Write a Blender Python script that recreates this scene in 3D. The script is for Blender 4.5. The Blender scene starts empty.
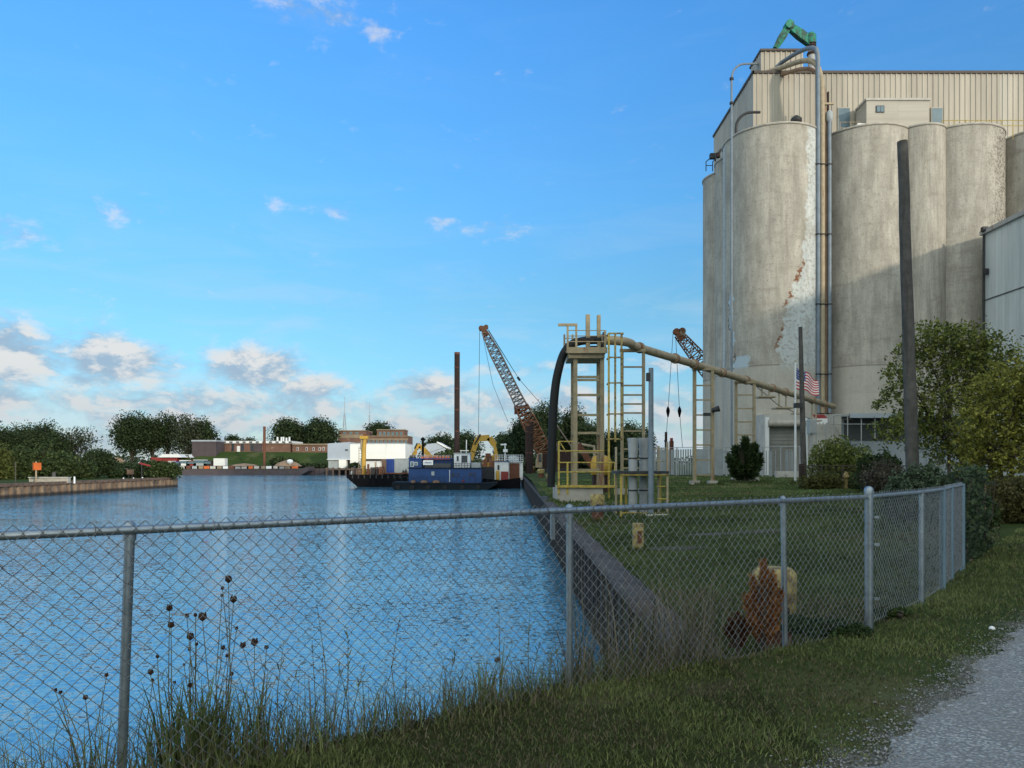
import bpy, math, random
import numpy as np
from mathutils import Vector, Matrix

R = math.radians
scene = bpy.context.scene
COL = scene.collection
rng = np.random.default_rng(7)
random.seed(7)

# ------------------------------------------------------------------ camera
EYE = 3.5            # eye height over the water (water level is z = 0)
FPX = 745.0
cam_d = bpy.data.cameras.new("camera")
cam_d.sensor_width = 36.0
cam_d.lens = 36.0 * FPX / 1024.0
cam_d.shift_y = 80.0 / 1024.0
cam_d.clip_start = 0.05
cam_d.clip_end = 8000.0
cam = bpy.data.objects.new("camera", cam_d)
cam.location = (0, 0, EYE)
cam.rotation_euler = (R(90), 0, 0)
COL.objects.link(cam)
scene.camera = cam

# ------------------------------------------------------------------ light
SUN_EL = 12.0
SUN_AZ = 145.2       # clockwise from +Y
sd = Vector((math.sin(R(SUN_AZ)) * math.cos(R(SUN_EL)), math.cos(R(SUN_AZ)) * math.cos(R(SUN_EL)), math.sin(R(SUN_EL))))
sun_d = bpy.data.lights.new("sun", 'SUN')
sun_d.energy = 2.0
sun_d.angle = R(2.6)
sun_d.color = (1.0, 0.87, 0.70)
sun = bpy.data.objects.new("sun", sun_d)
sun.rotation_euler = (-sd).to_track_quat('-Z', 'Y').to_euler()
sun.location = (60, -90, 60)
COL.objects.link(sun)

vs = scene.view_settings
vs.view_transform = 'Standard'
vs.look = 'None'
vs.exposure = 0.3
vs.gamma = 1.0
vs.use_curve_mapping = False
scene.cycles.max_bounces = 6
scene.cycles.transparent_max_bounces = 8
scene.cycles.use_denoising = True
scene.cycles.sample_clamp_indirect = 6.0

SKY_STRENGTH = 0.15
world = bpy.data.worlds.new("World")
scene.world = world
world.use_nodes = True


class NT:
    """compact node-tree writer"""
    def __init__(self, nt):
        self.nt = nt
        nt.nodes.clear()

    def n(self, t, **kw):
        nd = self.nt.nodes.new(t)
        for k, v in kw.items():
            setattr(nd, k, v)
        return nd

    def set(self, sock, v):
        if isinstance(v, bpy.types.NodeSocket):
            self.nt.links.new(v, sock)
        elif v is not None:
            if sock.type == 'RGBA' and not hasattr(v, '__len__'):
                v = (v, v, v, 1)
            elif sock.type == 'RGBA' and len(v) == 3:
                v = (*v, 1)
            sock.default_value = v

    def m(self, op, a, b=None, c=None, clamp=False):
        nd = self.n('ShaderNodeMath', operation=op)
        nd.use_clamp = clamp
        for i, v in enumerate((a, b, c)):
            if v is not None:
                self.set(nd.inputs[i], v)
        return nd.outputs[0]

    def mix(self, f, a, b, blend='MIX'):
        nd = self.n('ShaderNodeMix', data_type='RGBA', blend_type=blend)
        self.set(nd.inputs['Factor'], f)
        self.set(nd.inputs[6], a)
        self.set(nd.inputs[7], b)
        return nd.outputs[2]

    def smooth(self, v, lo, hi, a=0.0, b=1.0):
        nd = self.n('ShaderNodeMapRange', interpolation_type='SMOOTHSTEP')
        for s, x in zip(('Value', 'From Min', 'From Max', 'To Min', 'To Max'), (v, lo, hi, a, b)):
            self.set(nd.inputs[s], x)
        return nd.outputs[0]

    def lin(self, v, lo, hi, a=0.0, b=1.0):
        nd = self.n('ShaderNodeMapRange')
        nd.clamp = True
        for s, x in zip(('Value', 'From Min', 'From Max', 'To Min', 'To Max'), (v, lo, hi, a, b)):
            self.set(nd.inputs[s], x)
        return nd.outputs[0]

    def noise(self, vec, scale, detail=4.0, rough=0.55, dist=0.0):
        nd = self.n('ShaderNodeTexNoise')
        if vec is not None:
            self.set(nd.inputs['Vector'], vec)
        nd.inputs['Scale'].default_value = scale
        nd.inputs['Detail'].default_value = detail
        nd.inputs['Roughness'].default_value = rough
        nd.inputs['Distortion'].default_value = dist
        return nd.outputs['Fac']

    def xyz(self, x, y, z):
        nd = self.n('ShaderNodeCombineXYZ')
        for i, v in enumerate((x, y, z)):
            self.set(nd.inputs[i], v)
        return nd.outputs[0]

    def sep(self, v):
        nd = self.n('ShaderNodeSeparateXYZ')
        self.set(nd.inputs[0], v)
        return nd.outputs

    def scl(self, v, s):
        nd = self.n('ShaderNodeMapping')
        self.set(nd.inputs['Vector'], v)
        nd.inputs['Scale'].default_value = s
        return nd.outputs[0]

    def ramp(self, v, pts):
        nd = self.n('ShaderNodeValToRGB')
        cr = nd.color_ramp
        while len(cr.elements) < len(pts):
            cr.elements.new(0.5)
        for e, (p, c) in zip(cr.elements, pts):
            e.position = p
            e.color = (*c, 1) if len(c) == 3 else c
        self.set(nd.inputs[0], v)
        return nd.outputs[0]

    def bump(self, h, strength=0.3, dist=0.02):
        nd = self.n('ShaderNodeBump')
        nd.inputs['Strength'].default_value = strength
        nd.inputs['Distance'].default_value = dist
        self.set(nd.inputs['Height'], h)
        return nd.outputs[0]


# sky: Nishita air with clouds placed by azimuth and elevation on the dome
w = NT(world.node_tree)
sky = w.n('ShaderNodeTexSky', sky_type='NISHITA')
sky.sun_disc = False
sky.sun_elevation = R(SUN_EL)
sky.sun_rotation = R(SUN_AZ)
sky.air_density = 1.0
sky.dust_density = 0.4
sky.ozone_density = 2.2
gen = w.n('ShaderNodeTexCoord').outputs['Generated']
dx, dy, dz = w.sep(gen)
azi = w.m('ARCTAN2', dx, dy)
ele = w.m('ARCSINE', w.m('MINIMUM', w.m('MAXIMUM', dz, -1.0), 1.0))
CLOUDS = [  # azimuth, elevation, half-widths (degrees), strength
    (-27.6, 6.9, 4.0, 1.9, 1.05), (-29.4, 5.6, 3.0, 1.2, .7), (-18.8, 6.8, 3.6, 2.0, 1.05), (-16.0, 5.6, 5.5, 1.3, .75), (-34.5, 7.0, 5.0, 2.6, 1.0),
    (-35.5, 4.2, 4.5, 1.4, .9), (-34.6, 14.6, 3.4, 1.3, .50), (-27.5, 16.6, 4.2, 1.0, .44), (-14.5, 18.3, 4.0, .8, .45),
    (-1.2, 17.6, 3.2, .8, .42), (-6.2, 18.0, 2.0, .6, .36), (-14.0, 30.0, 6.4, 1.4, .44), (-9.6, 27.8, 1.0, .8, .30), (-6.5, 5.6, 4.4, 1.6, .75),
    (-23.0, 3.0, 12.0, 1.5, .72), (-5.5, 2.8, 11.0, 1.7, .72), (13.5, 4.0, 8.0, 1.9, .66), (1.5, 7.3, 9.5, .8, .46), (-36.5, 12.8, 2.0, .5, .42), (12.5, 7.4, 6.0, .8, .44),
    (-15.0, 1.4, 60.0, 1.9, .58), (-22.0, 4.2, 20.0, 2.0, .74), (2.0, 4.6, 14.0, 1.8, .64), (48.0, 5.0, 14.0, 2.0, .7), (-60.0, 8.0, 14.0, 3.0, .7), (120.0, 6.0, 50.0, 3.0, .6), (-130.0, 7.0, 50.0, 4.0, .6)]
blob = 0.0
for (a, e, wa, we, s) in CLOUDS:
    u = w.m('DIVIDE', w.m('SUBTRACT', azi, R(a)), R(wa))
    v = w.m('DIVIDE', w.m('SUBTRACT', ele, R(e)), R(we))
    g = w.m('MULTIPLY', w.m('EXPONENT', w.m('MULTIPLY', w.m('ADD', w.m('MULTIPLY', u, u), w.m('MULTIPLY', v, v)), -1.0)), s)
    blob = g if blob == 0.0 else w.m('MAXIMUM', blob, g)
cv = w.xyz(azi, w.m('MULTIPLY', ele, 1.9), 0.0)
n1 = w.noise(cv, 17.0, 9.0, 0.62, 0.25)
cv_up = w.xyz(w.m('ADD', azi, 0.012), w.m('ADD', w.m('MULTIPLY', ele, 1.9), 0.030), 0.0)
n1b = w.noise(cv_up, 17.0, 9.0, 0.62, 0.25)
dens = w.m('SUBTRACT', w.m('ADD', blob, w.m('MULTIPLY', w.m('SUBTRACT', n1, 0.5), 1.75)), 0.20)
alpha = w.smooth(dens, 0.0, 0.62)
lit = w.smooth(w.m('SUBTRACT', n1, n1b), -0.09, 0.11)
lit = w.m('MULTIPLY', lit, w.lin(ele, R(1.0), R(7.0), 0.45, 1.0))
CK = 4.5
ccol = w.mix(lit, (0.42 * CK, 0.56 * CK, 0.72 * CK), (0.98 * CK, 0.94 * CK, 0.90 * CK))
# deep, saturated evening blue: grade of the air colour by elevation
grade = w.ramp(w.m('DIVIDE', ele, R(60)), [(0.0, (0.50, 0.60, 0.80)), (0.05, (.50, .65, .84)), (0.12, (.48, .75, .92)), (0.20, (.53, .86, .97)), (0.325, (.56, 1.08, 1.36)), (0.51, (.58, 1.27, 1.80)), (1.0, (.66, 1.3, 1.85))])
air = w.mix(1.0, sky.outputs[0], grade, 'MULTIPLY')
n2 = w.noise(w.xyz(azi, w.m('MULTIPLY', ele, 5.0), 3.0), 5.0, 7.0, 0.6, 0.6)
veil = w.m('MULTIPLY', w.smooth(n2, 0.44, 0.72), w.lin(ele, R(3), R(20), 0.42, 0.03))
veil = w.m('ADD', veil, w.lin(ele, R(-1), R(7), 0.42, 0.0))
air = w.mix(w.m('MINIMUM', veil, 1.0), air, (3.15, 3.9, 4.5))
final = w.mix(w.m('MULTIPLY', alpha, 0.88), air, ccol)
# unseen over-bright cloud deck, added behind the viewer to fill the shade
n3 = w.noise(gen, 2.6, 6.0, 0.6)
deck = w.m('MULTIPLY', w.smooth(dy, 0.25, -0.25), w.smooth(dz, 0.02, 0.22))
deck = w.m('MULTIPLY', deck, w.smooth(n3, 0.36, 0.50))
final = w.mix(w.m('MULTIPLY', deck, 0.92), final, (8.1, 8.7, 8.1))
bg = w.n('ShaderNodeBackground')
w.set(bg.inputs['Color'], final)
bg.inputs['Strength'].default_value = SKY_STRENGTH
wo = w.n('ShaderNodeOutputWorld')
w.nt.links.new(bg.outputs[0], wo.inputs['Surface'])

# ------------------------------------------------------------------ materials
MATS = {}


def base_mat(name):
    mt = bpy.data.materials.new(name)
    mt.use_nodes = True
    t = NT(mt.node_tree)
    b = t.n('ShaderNodeBsdfPrincipled')
    o = t.n('ShaderNodeOutputMaterial')
    t.nt.links.new(b.outputs[0], o.inputs[0])
    MATS[name] = mt
    return mt, t, b


def mat(name, color, rough=0.6, metal=0.0, var=0.25, scale=3.0, dirt=None, dirt_amt=0.5, dirt_scale=1.2, bump=0.15, bscale=40.0, streak=False, spec=0.4):
    """painted / weathered surface: mottled base colour, patches of a second (dirt, rust) colour, fine bump"""
    mt, t, b = base_mat(name)
    co = t.n('ShaderNodeTexCoord').outputs['Object']
    n = t.noise(co, scale, 5, 0.6)
    lo = tuple(c * (1 - var) for c in color)
    hi = tuple(min(1, c * (1 + var * 0.7)) for c in color)
    c = t.mix(t.lin(n, 0.3, 0.7), lo, hi)
    if dirt is not None:
        v = t.scl(co, (1, 1, 0.12)) if streak else co
        d = t.noise(v, dirt_scale, 8, 0.65)
        th = 0.72 - 0.34 * dirt_amt
        c = t.mix(t.m('MULTIPLY', t.smooth(d, th, th + 0.12), 0.85), c, dirt)
    t.set(b.inputs['Base Color'], c)
    b.inputs['Roughness'].default_value = rough
    b.inputs['Metallic'].default_value = metal
    b.inputs['Specular IOR Level'].default_value = spec
    if bump:
        t.set(b.inputs['Normal'], t.bump(t.noise(co, bscale, 4, 0.6), bump, 0.02))
    return mt


RUST = (0.16, 0.055, 0.025)
mat('galvanized', (0.30, 0.34, 0.37), 0.42, 0.75, .25, 9, (0.16, 0.15, 0.14), .3, 6, .05)
mat('wire', (0.29, 0.30, 0.305), 0.5, 0.5, .3, 30, (0.08, 0.07, 0.06), .6, 14, 0)
mat('old_wire', (0.06, 0.05, 0.045), 0.8, 0.2, .3, 30, (0.09, 0.04, 0.02), .5, 10, 0)
mat('tan_paint', (0.36, 0.29, 0.19), 0.55, 0, .22, 3, RUST, .45, 2.2, .1, streak=True)
mat('tower_paint', (0.30, 0.24, 0.145), 0.6, 0, .25, 3, RUST, .45, 2.2, .1, streak=True)
mat('yellow_paint', (0.43, 0.315, 0.06), 0.6, 0, .3, 5, (0.17, 0.085, 0.04), .55, 4.0, .15)
mat('faded_yellow', (0.35, 0.275, 0.11), 0.9, 0, .35, 7, (0.12, 0.075, 0.045), .72, 6.0, .5)
mat('excavator_yellow', (0.52, 0.31, 0.045), 0.5, 0, .15, 2, (0.25, 0.13, 0.04), .3, 1.5, .05)
mat('crane_orange', (0.21, 0.085, 0.042), 0.8, 0, .45, 1.6, (0.36, 0.29, 0.20), .55, 1.1, .1)
mat('crane_grey', (0.25, 0.20, 0.175), 0.7, 0, .35, 1.2, (0.26, 0.10, 0.04), .45, .5, .1)
mat('rust', (0.15, 0.06, 0.035), 0.9, 0, .35, 3, (0.07, 0.035, 0.025), .5, 1.5, .3)
mat('dark_rust', (0.036, 0.021, 0.018), 0.9, 0, .35, 3, (0.075, 0.034, 0.024), .4, 1.0, .3)
mat('dark_steel', (0.035, 0.035, 0.038), 0.6, .2, .3, 4, (0.08, 0.05, 0.035), .3, 2, .1)
mat('rubber', (0.007, 0.0075, 0.0085), 0.7, 0, .3, 6, (0.022, 0.020, 0.018), .3, 3, .1)
mat('hull_black', (0.004, 0.0045, 0.006), 0.85, 0, .4, .8, (0.025, 0.020, 0.017), .4, .7, .1, streak=True, spec=.12)
mat('hull_navy', (0.006, 0.012, 0.018), 0.6, 0, .3, .8, (0.03, 0.034, 0.035), .4, .9, .1, streak=True, spec=.15)
mat('blue_paint', (0.010, 0.048, 0.165), 0.45, 0, .2, .8, (0.05, 0.09, 0.14), .3, .8, .05, streak=True)
mat('container_blue', (0.012, 0.045, 0.22), 0.45, 0, .2, .8, (0.04, 0.05, 0.1), .3, .8, .05, streak=True)
mat('container_grey', (0.34, 0.37, 0.38), 0.5, 0, .15, .8, (0.25, 0.2, 0.16), .3, .8, .05, streak=True)
mat('white_paint', (0.72, 0.73, 0.73), 0.5, 0, .08, 1.0, (0.42, 0.39, 0.35), .25, .8, .03, streak=True)
mat('white_siding', (0.80, 0.80, 0.76), 0.5, 0, .05, .3, (0.66, 0.65, 0.60), .25, .3, .03, streak=True)
mat('grey_siding', (0.36, 0.41, 0.47), 0.5, 0, .08, .3, (0.30, 0.33, 0.36), .3, .3, .03, streak=True)
mat('red_paint', (0.26, 0.03, 0.028), 0.5, 0, .25, 1.2, (0.2, 0.03, 0.02), .4, 1, .05)
mat('orange_paint', (0.58, 0.13, 0.025), 0.5, 0, .2, 2, (0.5, 0.3, 0.2), .3, 1, .05)
mat('green_paint', (0.02, 0.24, 0.15), 0.6, 0, .4, 2.0, (0.03, 0.045, 0.04), .80, 2.2, .2)
mat('brick', (0.17, 0.095, 0.07), 0.9, 0, .25, .5, (0.33, 0.24, 0.18), .4, .4, .1)
mat('dark_brick', (0.075, 0.06, 0.065), 0.9, 0, .2, .5, None, .4, .4, .1)
mat('tan_band', (0.25, 0.20, 0.14), 0.85, 0, .2, .5, None, .4, .4, .1)
mat('roof_dark', (0.08, 0.085, 0.09), 0.8, 0, .2, .5, None)
mat('roof_trim', (0.085, 0.07, 0.06), 0.7, 0, .2, 1, None)
mat('roof_grey', (0.33, 0.37, 0.41), 0.6, 0, .15, .6, None)
mat('door_panel', (0.27, 0.265, 0.24), 0.6, 0, .12, .8, (0.22, 0.2, 0.17), .35, .7, .05, streak=True)
mat('conc_light', (0.46, 0.44, 0.40), 0.9, 0, .2, 1.2, (0.28, 0.26, 0.23), .45, .9, .3)
mat('conc_base', (0.40, 0.37, 0.32), 0.9, 0, .25, 1.5, (0.22, 0.15, 0.09), .45, 1.3, .35, streak=True)
mat('cap_conc', (0.080, 0.069, 0.063), 0.95, 0, .3, 2.5, (0.065, 0.055, 0.05), .6, 1.6, .5, 20)
mat('wood_pole', (0.085, 0.080, 0.072), 0.9, 0, .35, 4, (0.05, 0.045, 0.04), .55, 5, .4, 30, streak=True)
mat('wood_brown', (0.16, 0.105, 0.075), 0.9, 0, .35, 2, (0.06, 0.045, 0.035), .5, 1.2, .4, 10, streak=True)
mat('bark', (0.075, 0.058, 0.045), 0.95, 0, .35, 6, (0.04, 0.035, 0.03), .5, 4, .5, 20)
mat('stem', (0.17, 0.155, 0.07), 0.8, 0, .35, 8, (0.11, 0.065, 0.04), .5, 6, 0)
mat('seed_brown', (0.075, 0.035, 0.022), 0.9, 0, .4, 30, None, bump=0)
mat('pipe_grey', (0.34, 0.35, 0.35), 0.55, .1, .15, 2, (0.22, 0.15, 0.10), .35, 1.5, .1, streak=True)
mat('pipe_blue', (0.17, 0.21, 0.25), 0.55, .15, .2, 2, (0.16, 0.12, 0.10), .35, 1.5, .1, streak=True)
mat('pipe_brown', (0.27, 0.17, 0.11), 0.6, .1, .3, 1, RUST, .5, .8, .1, streak=True)
mat('glass_dark', (0.03, 0.04, 0.05), 0.12, 0, .2, 1, None, bump=0, spec=.6)
mat('window_blue', (0.10, 0.16, 0.19), 0.2, 0, .2, 1, None, bump=0, spec=.6)
mat('gravel_heap', (0.30, 0.20, 0.13), 0.95, 0, .3, 1, None, bump=.4, bscale=3)
mat('flag_red', (0.50, 0.03, 0.04), 0.8, 0, .1, 3, None, bump=0)
mat('flag_white', (0.78, 0.77, 0.75), 0.8, 0, .05, 3, None, bump=0)
mat('flag_blue', (0.03, 0.05, 0.20), 0.8, 0, .1, 3, None, bump=0)
mat('slat_grey', (0.25, 0.275, 0.285), 0.6, 0.1, .15, 1.5, (0.24, 0.25, 0.25), .4, 1, .05, streak=True)
mat('slat_blue', (0.16, 0.24, 0.30), 0.55, 0.2, .15, 3, (0.12, 0.17, 0.2), .4, 3, .05, streak=True)
mat('pebble', (0.27, 0.265, 0.25), 0.9, 0, .4, 12, None, bump=.2)
mat('soil_bank', (0.07, 0.055, 0.04), 1, 0, .3, 3, None, bump=.5, bscale=15)


def silo_mat(name, special=False):
    mt, t, b = base_mat(name)
    co = t.n('ShaderNodeTexCoord').outputs['Object']
    x, y, z = t.sep(co)
    ang = t.m('ARCTAN2', y, x)
    rnd = t.m('MULTIPLY', t.n('ShaderNodeObjectInfo').outputs['Random'], 60.0)   # every silo weathered differently
    co = t.xyz(t.m('ADD', x, rnd), y, t.m('ADD', z, rnd))
    wrap = t.xyz(t.m('MULTIPLY', ang, 4.33), t.m('MULTIPLY', z, 0.22), rnd)
    fine = t.xyz(t.m('MULTIPLY', ang, 4.33), z, rnd)
    st = t.noise(wrap, 1.1, 8, 0.7)
    mo = t.noise(co, 0.45, 7, 0.65)
    fi = t.noise(fine, 3.2, 8, 0.72)
    rings = t.noise(t.xyz(t.m('MULTIPLY', ang, 0.9), z, rnd), 1.1, 6, 0.7)
    c = t.mix(t.lin(st, 0.34, 0.66), (0.30, 0.278, 0.240), (0.50, 0.468, 0.405))
    c = t.mix(t.m('MULTIPLY', t.smooth(t.noise(t.xyz(t.m('MULTIPLY', ang, 17.0), t.m('MULTIPLY', z, .22), rnd), 1.0, 6, .7), .46, .66), .26), c, (0.21, 0.192, 0.163))
    c = t.mix(t.m('MULTIPLY', t.smooth(mo, 0.47, 0.68), 0.45), c, (0.25, 0.23, 0.197))
    c = t.mix(t.m('MULTIPLY', t.smooth(fi, 0.52, 0.70), 0.50), c, (0.155, 0.138, 0.115))
    c = t.mix(t.m('MULTIPLY', t.smooth(t.noise(fine, 9.0, 4, .7), .52, .66), .35), c, (0.13, 0.115, 0.095))
    c = t.mix(t.m('MULTIPLY', t.smooth(rings, 0.54, 0.68), 0.34), c, (0.22, 0.19, 0.155))
    # painted band at the foot, with a joint line
    foot = t.smooth(t.m('ADD', z, t.m('MULTIPLY', t.m('SUBTRACT', fi, 0.5), 0.15)), 10.05, 10.0)
    c = t.mix(t.m('MULTIPLY', foot, 0.5), c, t.mix(mo, (0.43, 0.405, 0.355), (0.49, 0.46, 0.40)))
    joint = t.m('MULTIPLY', t.smooth(z, 9.93, 9.98), t.smooth(z, 10.1, 10.04))
    c = t.mix(t.m('MULTIPLY', joint, 0.6), c, (0.14, 0.12, 0.1))
    if special == 'worn':   # spalled, dark-pocked right flank
        pk = t.noise(fine, 5.5, 6, 0.6)
        zone = t.smooth(t.m('ADD', ang, t.m('MULTIPLY', mo, 0.4)), -1.45, -0.55)
        c = t.mix(t.m('MULTIPLY', t.smooth(pk, 0.50, 0.57), t.m('MULTIPLY', zone, 0.85)), c, (0.07, 0.052, 0.042))
    if special == 'painted':
        deg = t.m('MULTIPLY', ang, 180 / math.pi)
        big = t.noise(fine, 0.9, 8, 0.65)
        jag = t.m('ADD', t.m('MULTIPLY', t.m('SUBTRACT', big, 0.5), 34.0), t.m('MULTIPLY', t.m('SUBTRACT', fi, 0.5), 9.0))
        d = t.m('ADD', deg, jag)
        edge = t.ramp(t.m('DIVIDE', z, 34.0), [(0.0, (0.10,) * 3), (0.33, (0.10,) * 3), (0.45, (0.20,) * 3), (0.56, (0.38,) * 3), (0.66, (0.44,) * 3), (1.0, (0.49,) * 3)])
        edge = t.m('ADD', t.m('MULTIPLY', edge, 100.0), -112.0)       # degrees
        past = t.m('SUBTRACT', d, edge)
        above = t.smooth(z, 9.0, 10.6)
        pm = t.m('MULTIPLY', t.smooth(past, 0.0, 1.2), above)
        pc = t.mix(t.lin(st, 0.35, 0.7), (0.40, 0.43, 0.43), (0.60, 0.62, 0.60))
        pc = t.mix(t.m('MULTIPLY', t.smooth(fi, 0.50, 0.60), 0.7), pc, (0.27, 0.25, 0.215))
        pc = t.mix(t.m('MULTIPLY', t.smooth(mo, 0.52, 0.60), 0.45), pc, (0.33, 0.315, 0.28))
        c = t.mix(pm, c, pc)
        zone = t.m('MULTIPLY', t.smooth(z, 10.5, 12.5), t.smooth(z, 22.5, 19.0))
        bm = t.m('MULTIPLY', t.m('MULTIPLY', t.smooth(past, -4.5, -3.0), t.smooth(past, 0.6, -0.3)), t.m('MULTIPLY', zone, t.smooth(t.noise(fine, .8, 5), 0.48, 0.54)))
        c = t.mix(bm, c, t.mix(fi, (0.25, 0.11, 0.06), (0.13, 0.07, 0.045)))
        # two scabs of old light-blue paint on the left flank
        d2 = t.m('MODULO', t.m('ADD', d, 360.0), 360.0)
        for (a0, a1, z0, z1) in ((196.0, 203.0, 12.0, 17.2), (203.0, 228.0, 9.8, 11.2)):
            k = t.m('MULTIPLY', t.m('MULTIPLY', t.smooth(d2, a0, a0 + .6), t.smooth(d2, a1, a1 - .6)), t.m('MULTIPLY', t.smooth(z, z0, z0 + .3), t.smooth(z, z1, z1 - .3)))
            c = t.mix(k, c, t.mix(st, (0.34, 0.42, 0.47), (0.48, 0.55, 0.58)))
            k2 = t.m('MULTIPLY', t.m('MULTIPLY', t.smooth(d2, a0 - 1.5, a0 - 1), t.smooth(d2, a0 + 1.2, a0 + .4)), t.m('MULTIPLY', t.smooth(z, z0, z0 + .3), t.smooth(z, z1 + .4, z1)))
            c = t.mix(t.m('MULTIPLY', k2, 0.8), c, (0.06, 0.05, 0.045))
    t.set(b.inputs['Base Color'], c)
    b.inputs['Roughness'].default_value = 0.92
    b.inputs['Specular IOR Level'].default_value = 0.2
    t.set(b.inputs['Normal'], t.bump(t.m('ADD', fi, t.m('MULTIPLY', st, .6)), 0.45, 0.06))
    return mt


silo_mat('silo_concrete')
silo_mat('silo_worn', 'worn')
silo_mat('silo_painted', 'painted')


def siding_mat(name, col, panel=4.0):
    mt, t, b = base_mat(name)
    co = t.n('ShaderNodeTexCoord').outputs['Object']
    n = t.noise(t.scl(co, (1, 1, .08)), .9, 7, .65)
    n2 = t.noise(t.scl(co, (.35, .35, .02)), 1.0, 2, .5)
    c = t.mix(t.lin(n, .35, .68), tuple(k * .78 for k in col), tuple(k * 1.1 for k in col))
    c = t.mix(t.m('MULTIPLY', t.smooth(n2, .60, .66), .35), c, (0.50, 0.48, 0.43))
    t.set(b.inputs['Base Color'], c)
    b.inputs['Roughness'].default_value = .5
    b.inputs['Specular IOR Level'].default_value = .3
    return mt


siding_mat('beige_siding', (0.40, 0.362, 0.298))
siding_mat('pale_siding', (0.53, 0.575, 0.585))


def leaf_mat(name, trans=0.25):
    mt, t, b = base_mat(name)
    a = t.n('ShaderNodeAttribute', attribute_name='tint').outputs['Color']
    t.set(b.inputs['Base Color'], a)
    b.inputs['Roughness'].default_value = .65
    b.inputs['Specular IOR Level'].default_value = .25
    if trans:
        out = [n for n in t.nt.nodes if n.type == 'OUTPUT_MATERIAL'][0]
        tr = t.n('ShaderNodeBsdfTranslucent')
        t.set(tr.inputs[0], a)
        mx = t.n('ShaderNodeMixShader')
        mx.inputs[0].default_value = trans
        t.nt.links.new(b.outputs[0], mx.inputs[1])
        t.nt.links.new(tr.outputs[0], mx.inputs[2])
        t.nt.links.new(mx.outputs[0], out.inputs[0])
    return mt


leaf_mat('foliage')
leaf_mat('blades', .2)


def grass_ground(name, a, b_, dry, scale=.5, path=False):
    mt, t, b = base_mat(name)
    co = t.n('ShaderNodeTexCoord').outputs['Object']
    n = t.noise(co, scale, 7, .65)
    f = t.noise(co, 14.0, 6, .7)
    d = t.noise(co, scale * .6 + .13, 6, .6)
    c = t.mix(t.lin(n, .35, .65), a, b_)
    c = t.mix(t.lin(f, .35, .7, 0, .6), c, tuple(k * .45 for k in a))
    c = t.mix(t.m('MULTIPLY', t.smooth(d, .52, .66), .6), c, dry)
    if path:     # trodden grit beside the gravel path
        ox, oy, oz = t.sep(co)
        pd_ = t.m('SUBTRACT', t.m('MULTIPLY', t.m('SUBTRACT', ox, 1.68), .71), t.m('MULTIPLY', t.m('SUBTRACT', oy, 3.68), .70))
        pd_ = t.m('ADD', pd_, t.m('MULTIPLY', t.m('SUBTRACT', t.noise(co, 2.2, 6, .7), .5), 1.3))
        c = t.mix(t.m('MULTIPLY', t.smooth(pd_, -.24, .04), .85), c, t.mix(f, (0.09, 0.082, 0.068), (0.24, 0.23, 0.205)))
    t.set(b.inputs['Base Color'], c)
    b.inputs['Roughness'].default_value = 1
    b.inputs['Specular IOR Level'].default_value = .05
    t.set(b.inputs['Normal'], t.bump(t.m('ADD', f, t.noise(co, 50, 3)), .6, .05))
    return mt


grass_ground('turf_near', (0.034, 0.044, 0.014), (0.062, 0.066, 0.024), (0.12, 0.10, 0.065), 1.3, True)
grass_ground('turf_lawn', (0.042, 0.062, 0.019), (0.072, 0.096, 0.030), (0.125, 0.115, 0.055), .35, True)
grass_ground('turf_far', (0.036, 0.062, 0.018), (0.065, 0.095, 0.03), (0.10, 0.10, 0.05), .05)

# gravel path
mt, t, b = base_mat('gravel')
co = t.n('ShaderNodeTexCoord').outputs['Object']
vo = t.n('ShaderNodeTexVoronoi')
t.set(vo.inputs['Vector'], co)
vo.inputs['Scale'].default_value = 48
vs1 = t.sep(vo.outputs['Color'])[0]
c = t.mix(vs1, (0.27, 0.272, 0.262), (0.52, 0.52, 0.495))
c = t.mix(t.smooth(vo.outputs['Distance'], .2, .65, .0, .7), c, (0.11, 0.11, 0.106))
c = t.mix(t.lin(t.noise(co, 1.1, 6, .65), .38, .66, 0, .7), c, t.mix(t.noise(co, 160, 2), (0.14, 0.137, 0.125), (0.30, 0.295, 0.275)))
vo2 = t.n('ShaderNodeTexVoronoi')
t.set(vo2.inputs['Vector'], co)
vo2.inputs['Scale'].default_value = 19
c = t.mix(t.m('MULTIPLY', t.smooth(t.sep(vo2.outputs['Color'])[1], .80, .82), t.smooth(vo2.outputs['Distance'], .34, .28)), c, (0.42, 0.415, 0.39))
t.set(b.inputs['Base Color'], c)
b.inputs['Roughness'].default_value = 1
hgt = t.m('ADD', t.m('MULTIPLY', vo.outputs['Distance'], -1.0), t.m('MULTIPLY', t.noise(co, 110, 3), .4))
t.set(b.inputs['Normal'], t.bump(hgt, .8, .02))

# water
mt, t, b = base_mat('water')
co = t.n('ShaderNodeTexCoord').outputs['Object']
gust = t.smooth(t.noise(t.scl(co, (.014, .05, 1)), 1.0, 6, .65), .36, .62, .55, 1.25)
def wavelets(scale, sx, sy, detail):
    nd = t.n('ShaderNodeTexNoise')
    t.set(nd.inputs['Vector'], t.scl(co, (sx, sy, 1)))
    nd.inputs['Scale'].default_value = scale
    nd.inputs['Detail'].default_value = detail
    nd.inputs['Roughness'].default_value = .6
    nd.inputs['Distortion'].default_value = .3
    return t.sep(nd.outputs['Color'])
w1, w2, w3 = wavelets(4.6, .8, 1.4, 3), wavelets(.7, .6, 1.3, 2), wavelets(10.0, .8, 1.3, 2)
sx_ = t.m('ADD', t.m('ADD', t.m('MULTIPLY', t.m('SUBTRACT', w1[0], .5), .20), t.m('MULTIPLY', t.m('SUBTRACT', w2[0], .5), .10)), t.m('MULTIPLY', t.m('SUBTRACT', w3[0], .5), .30))
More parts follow.
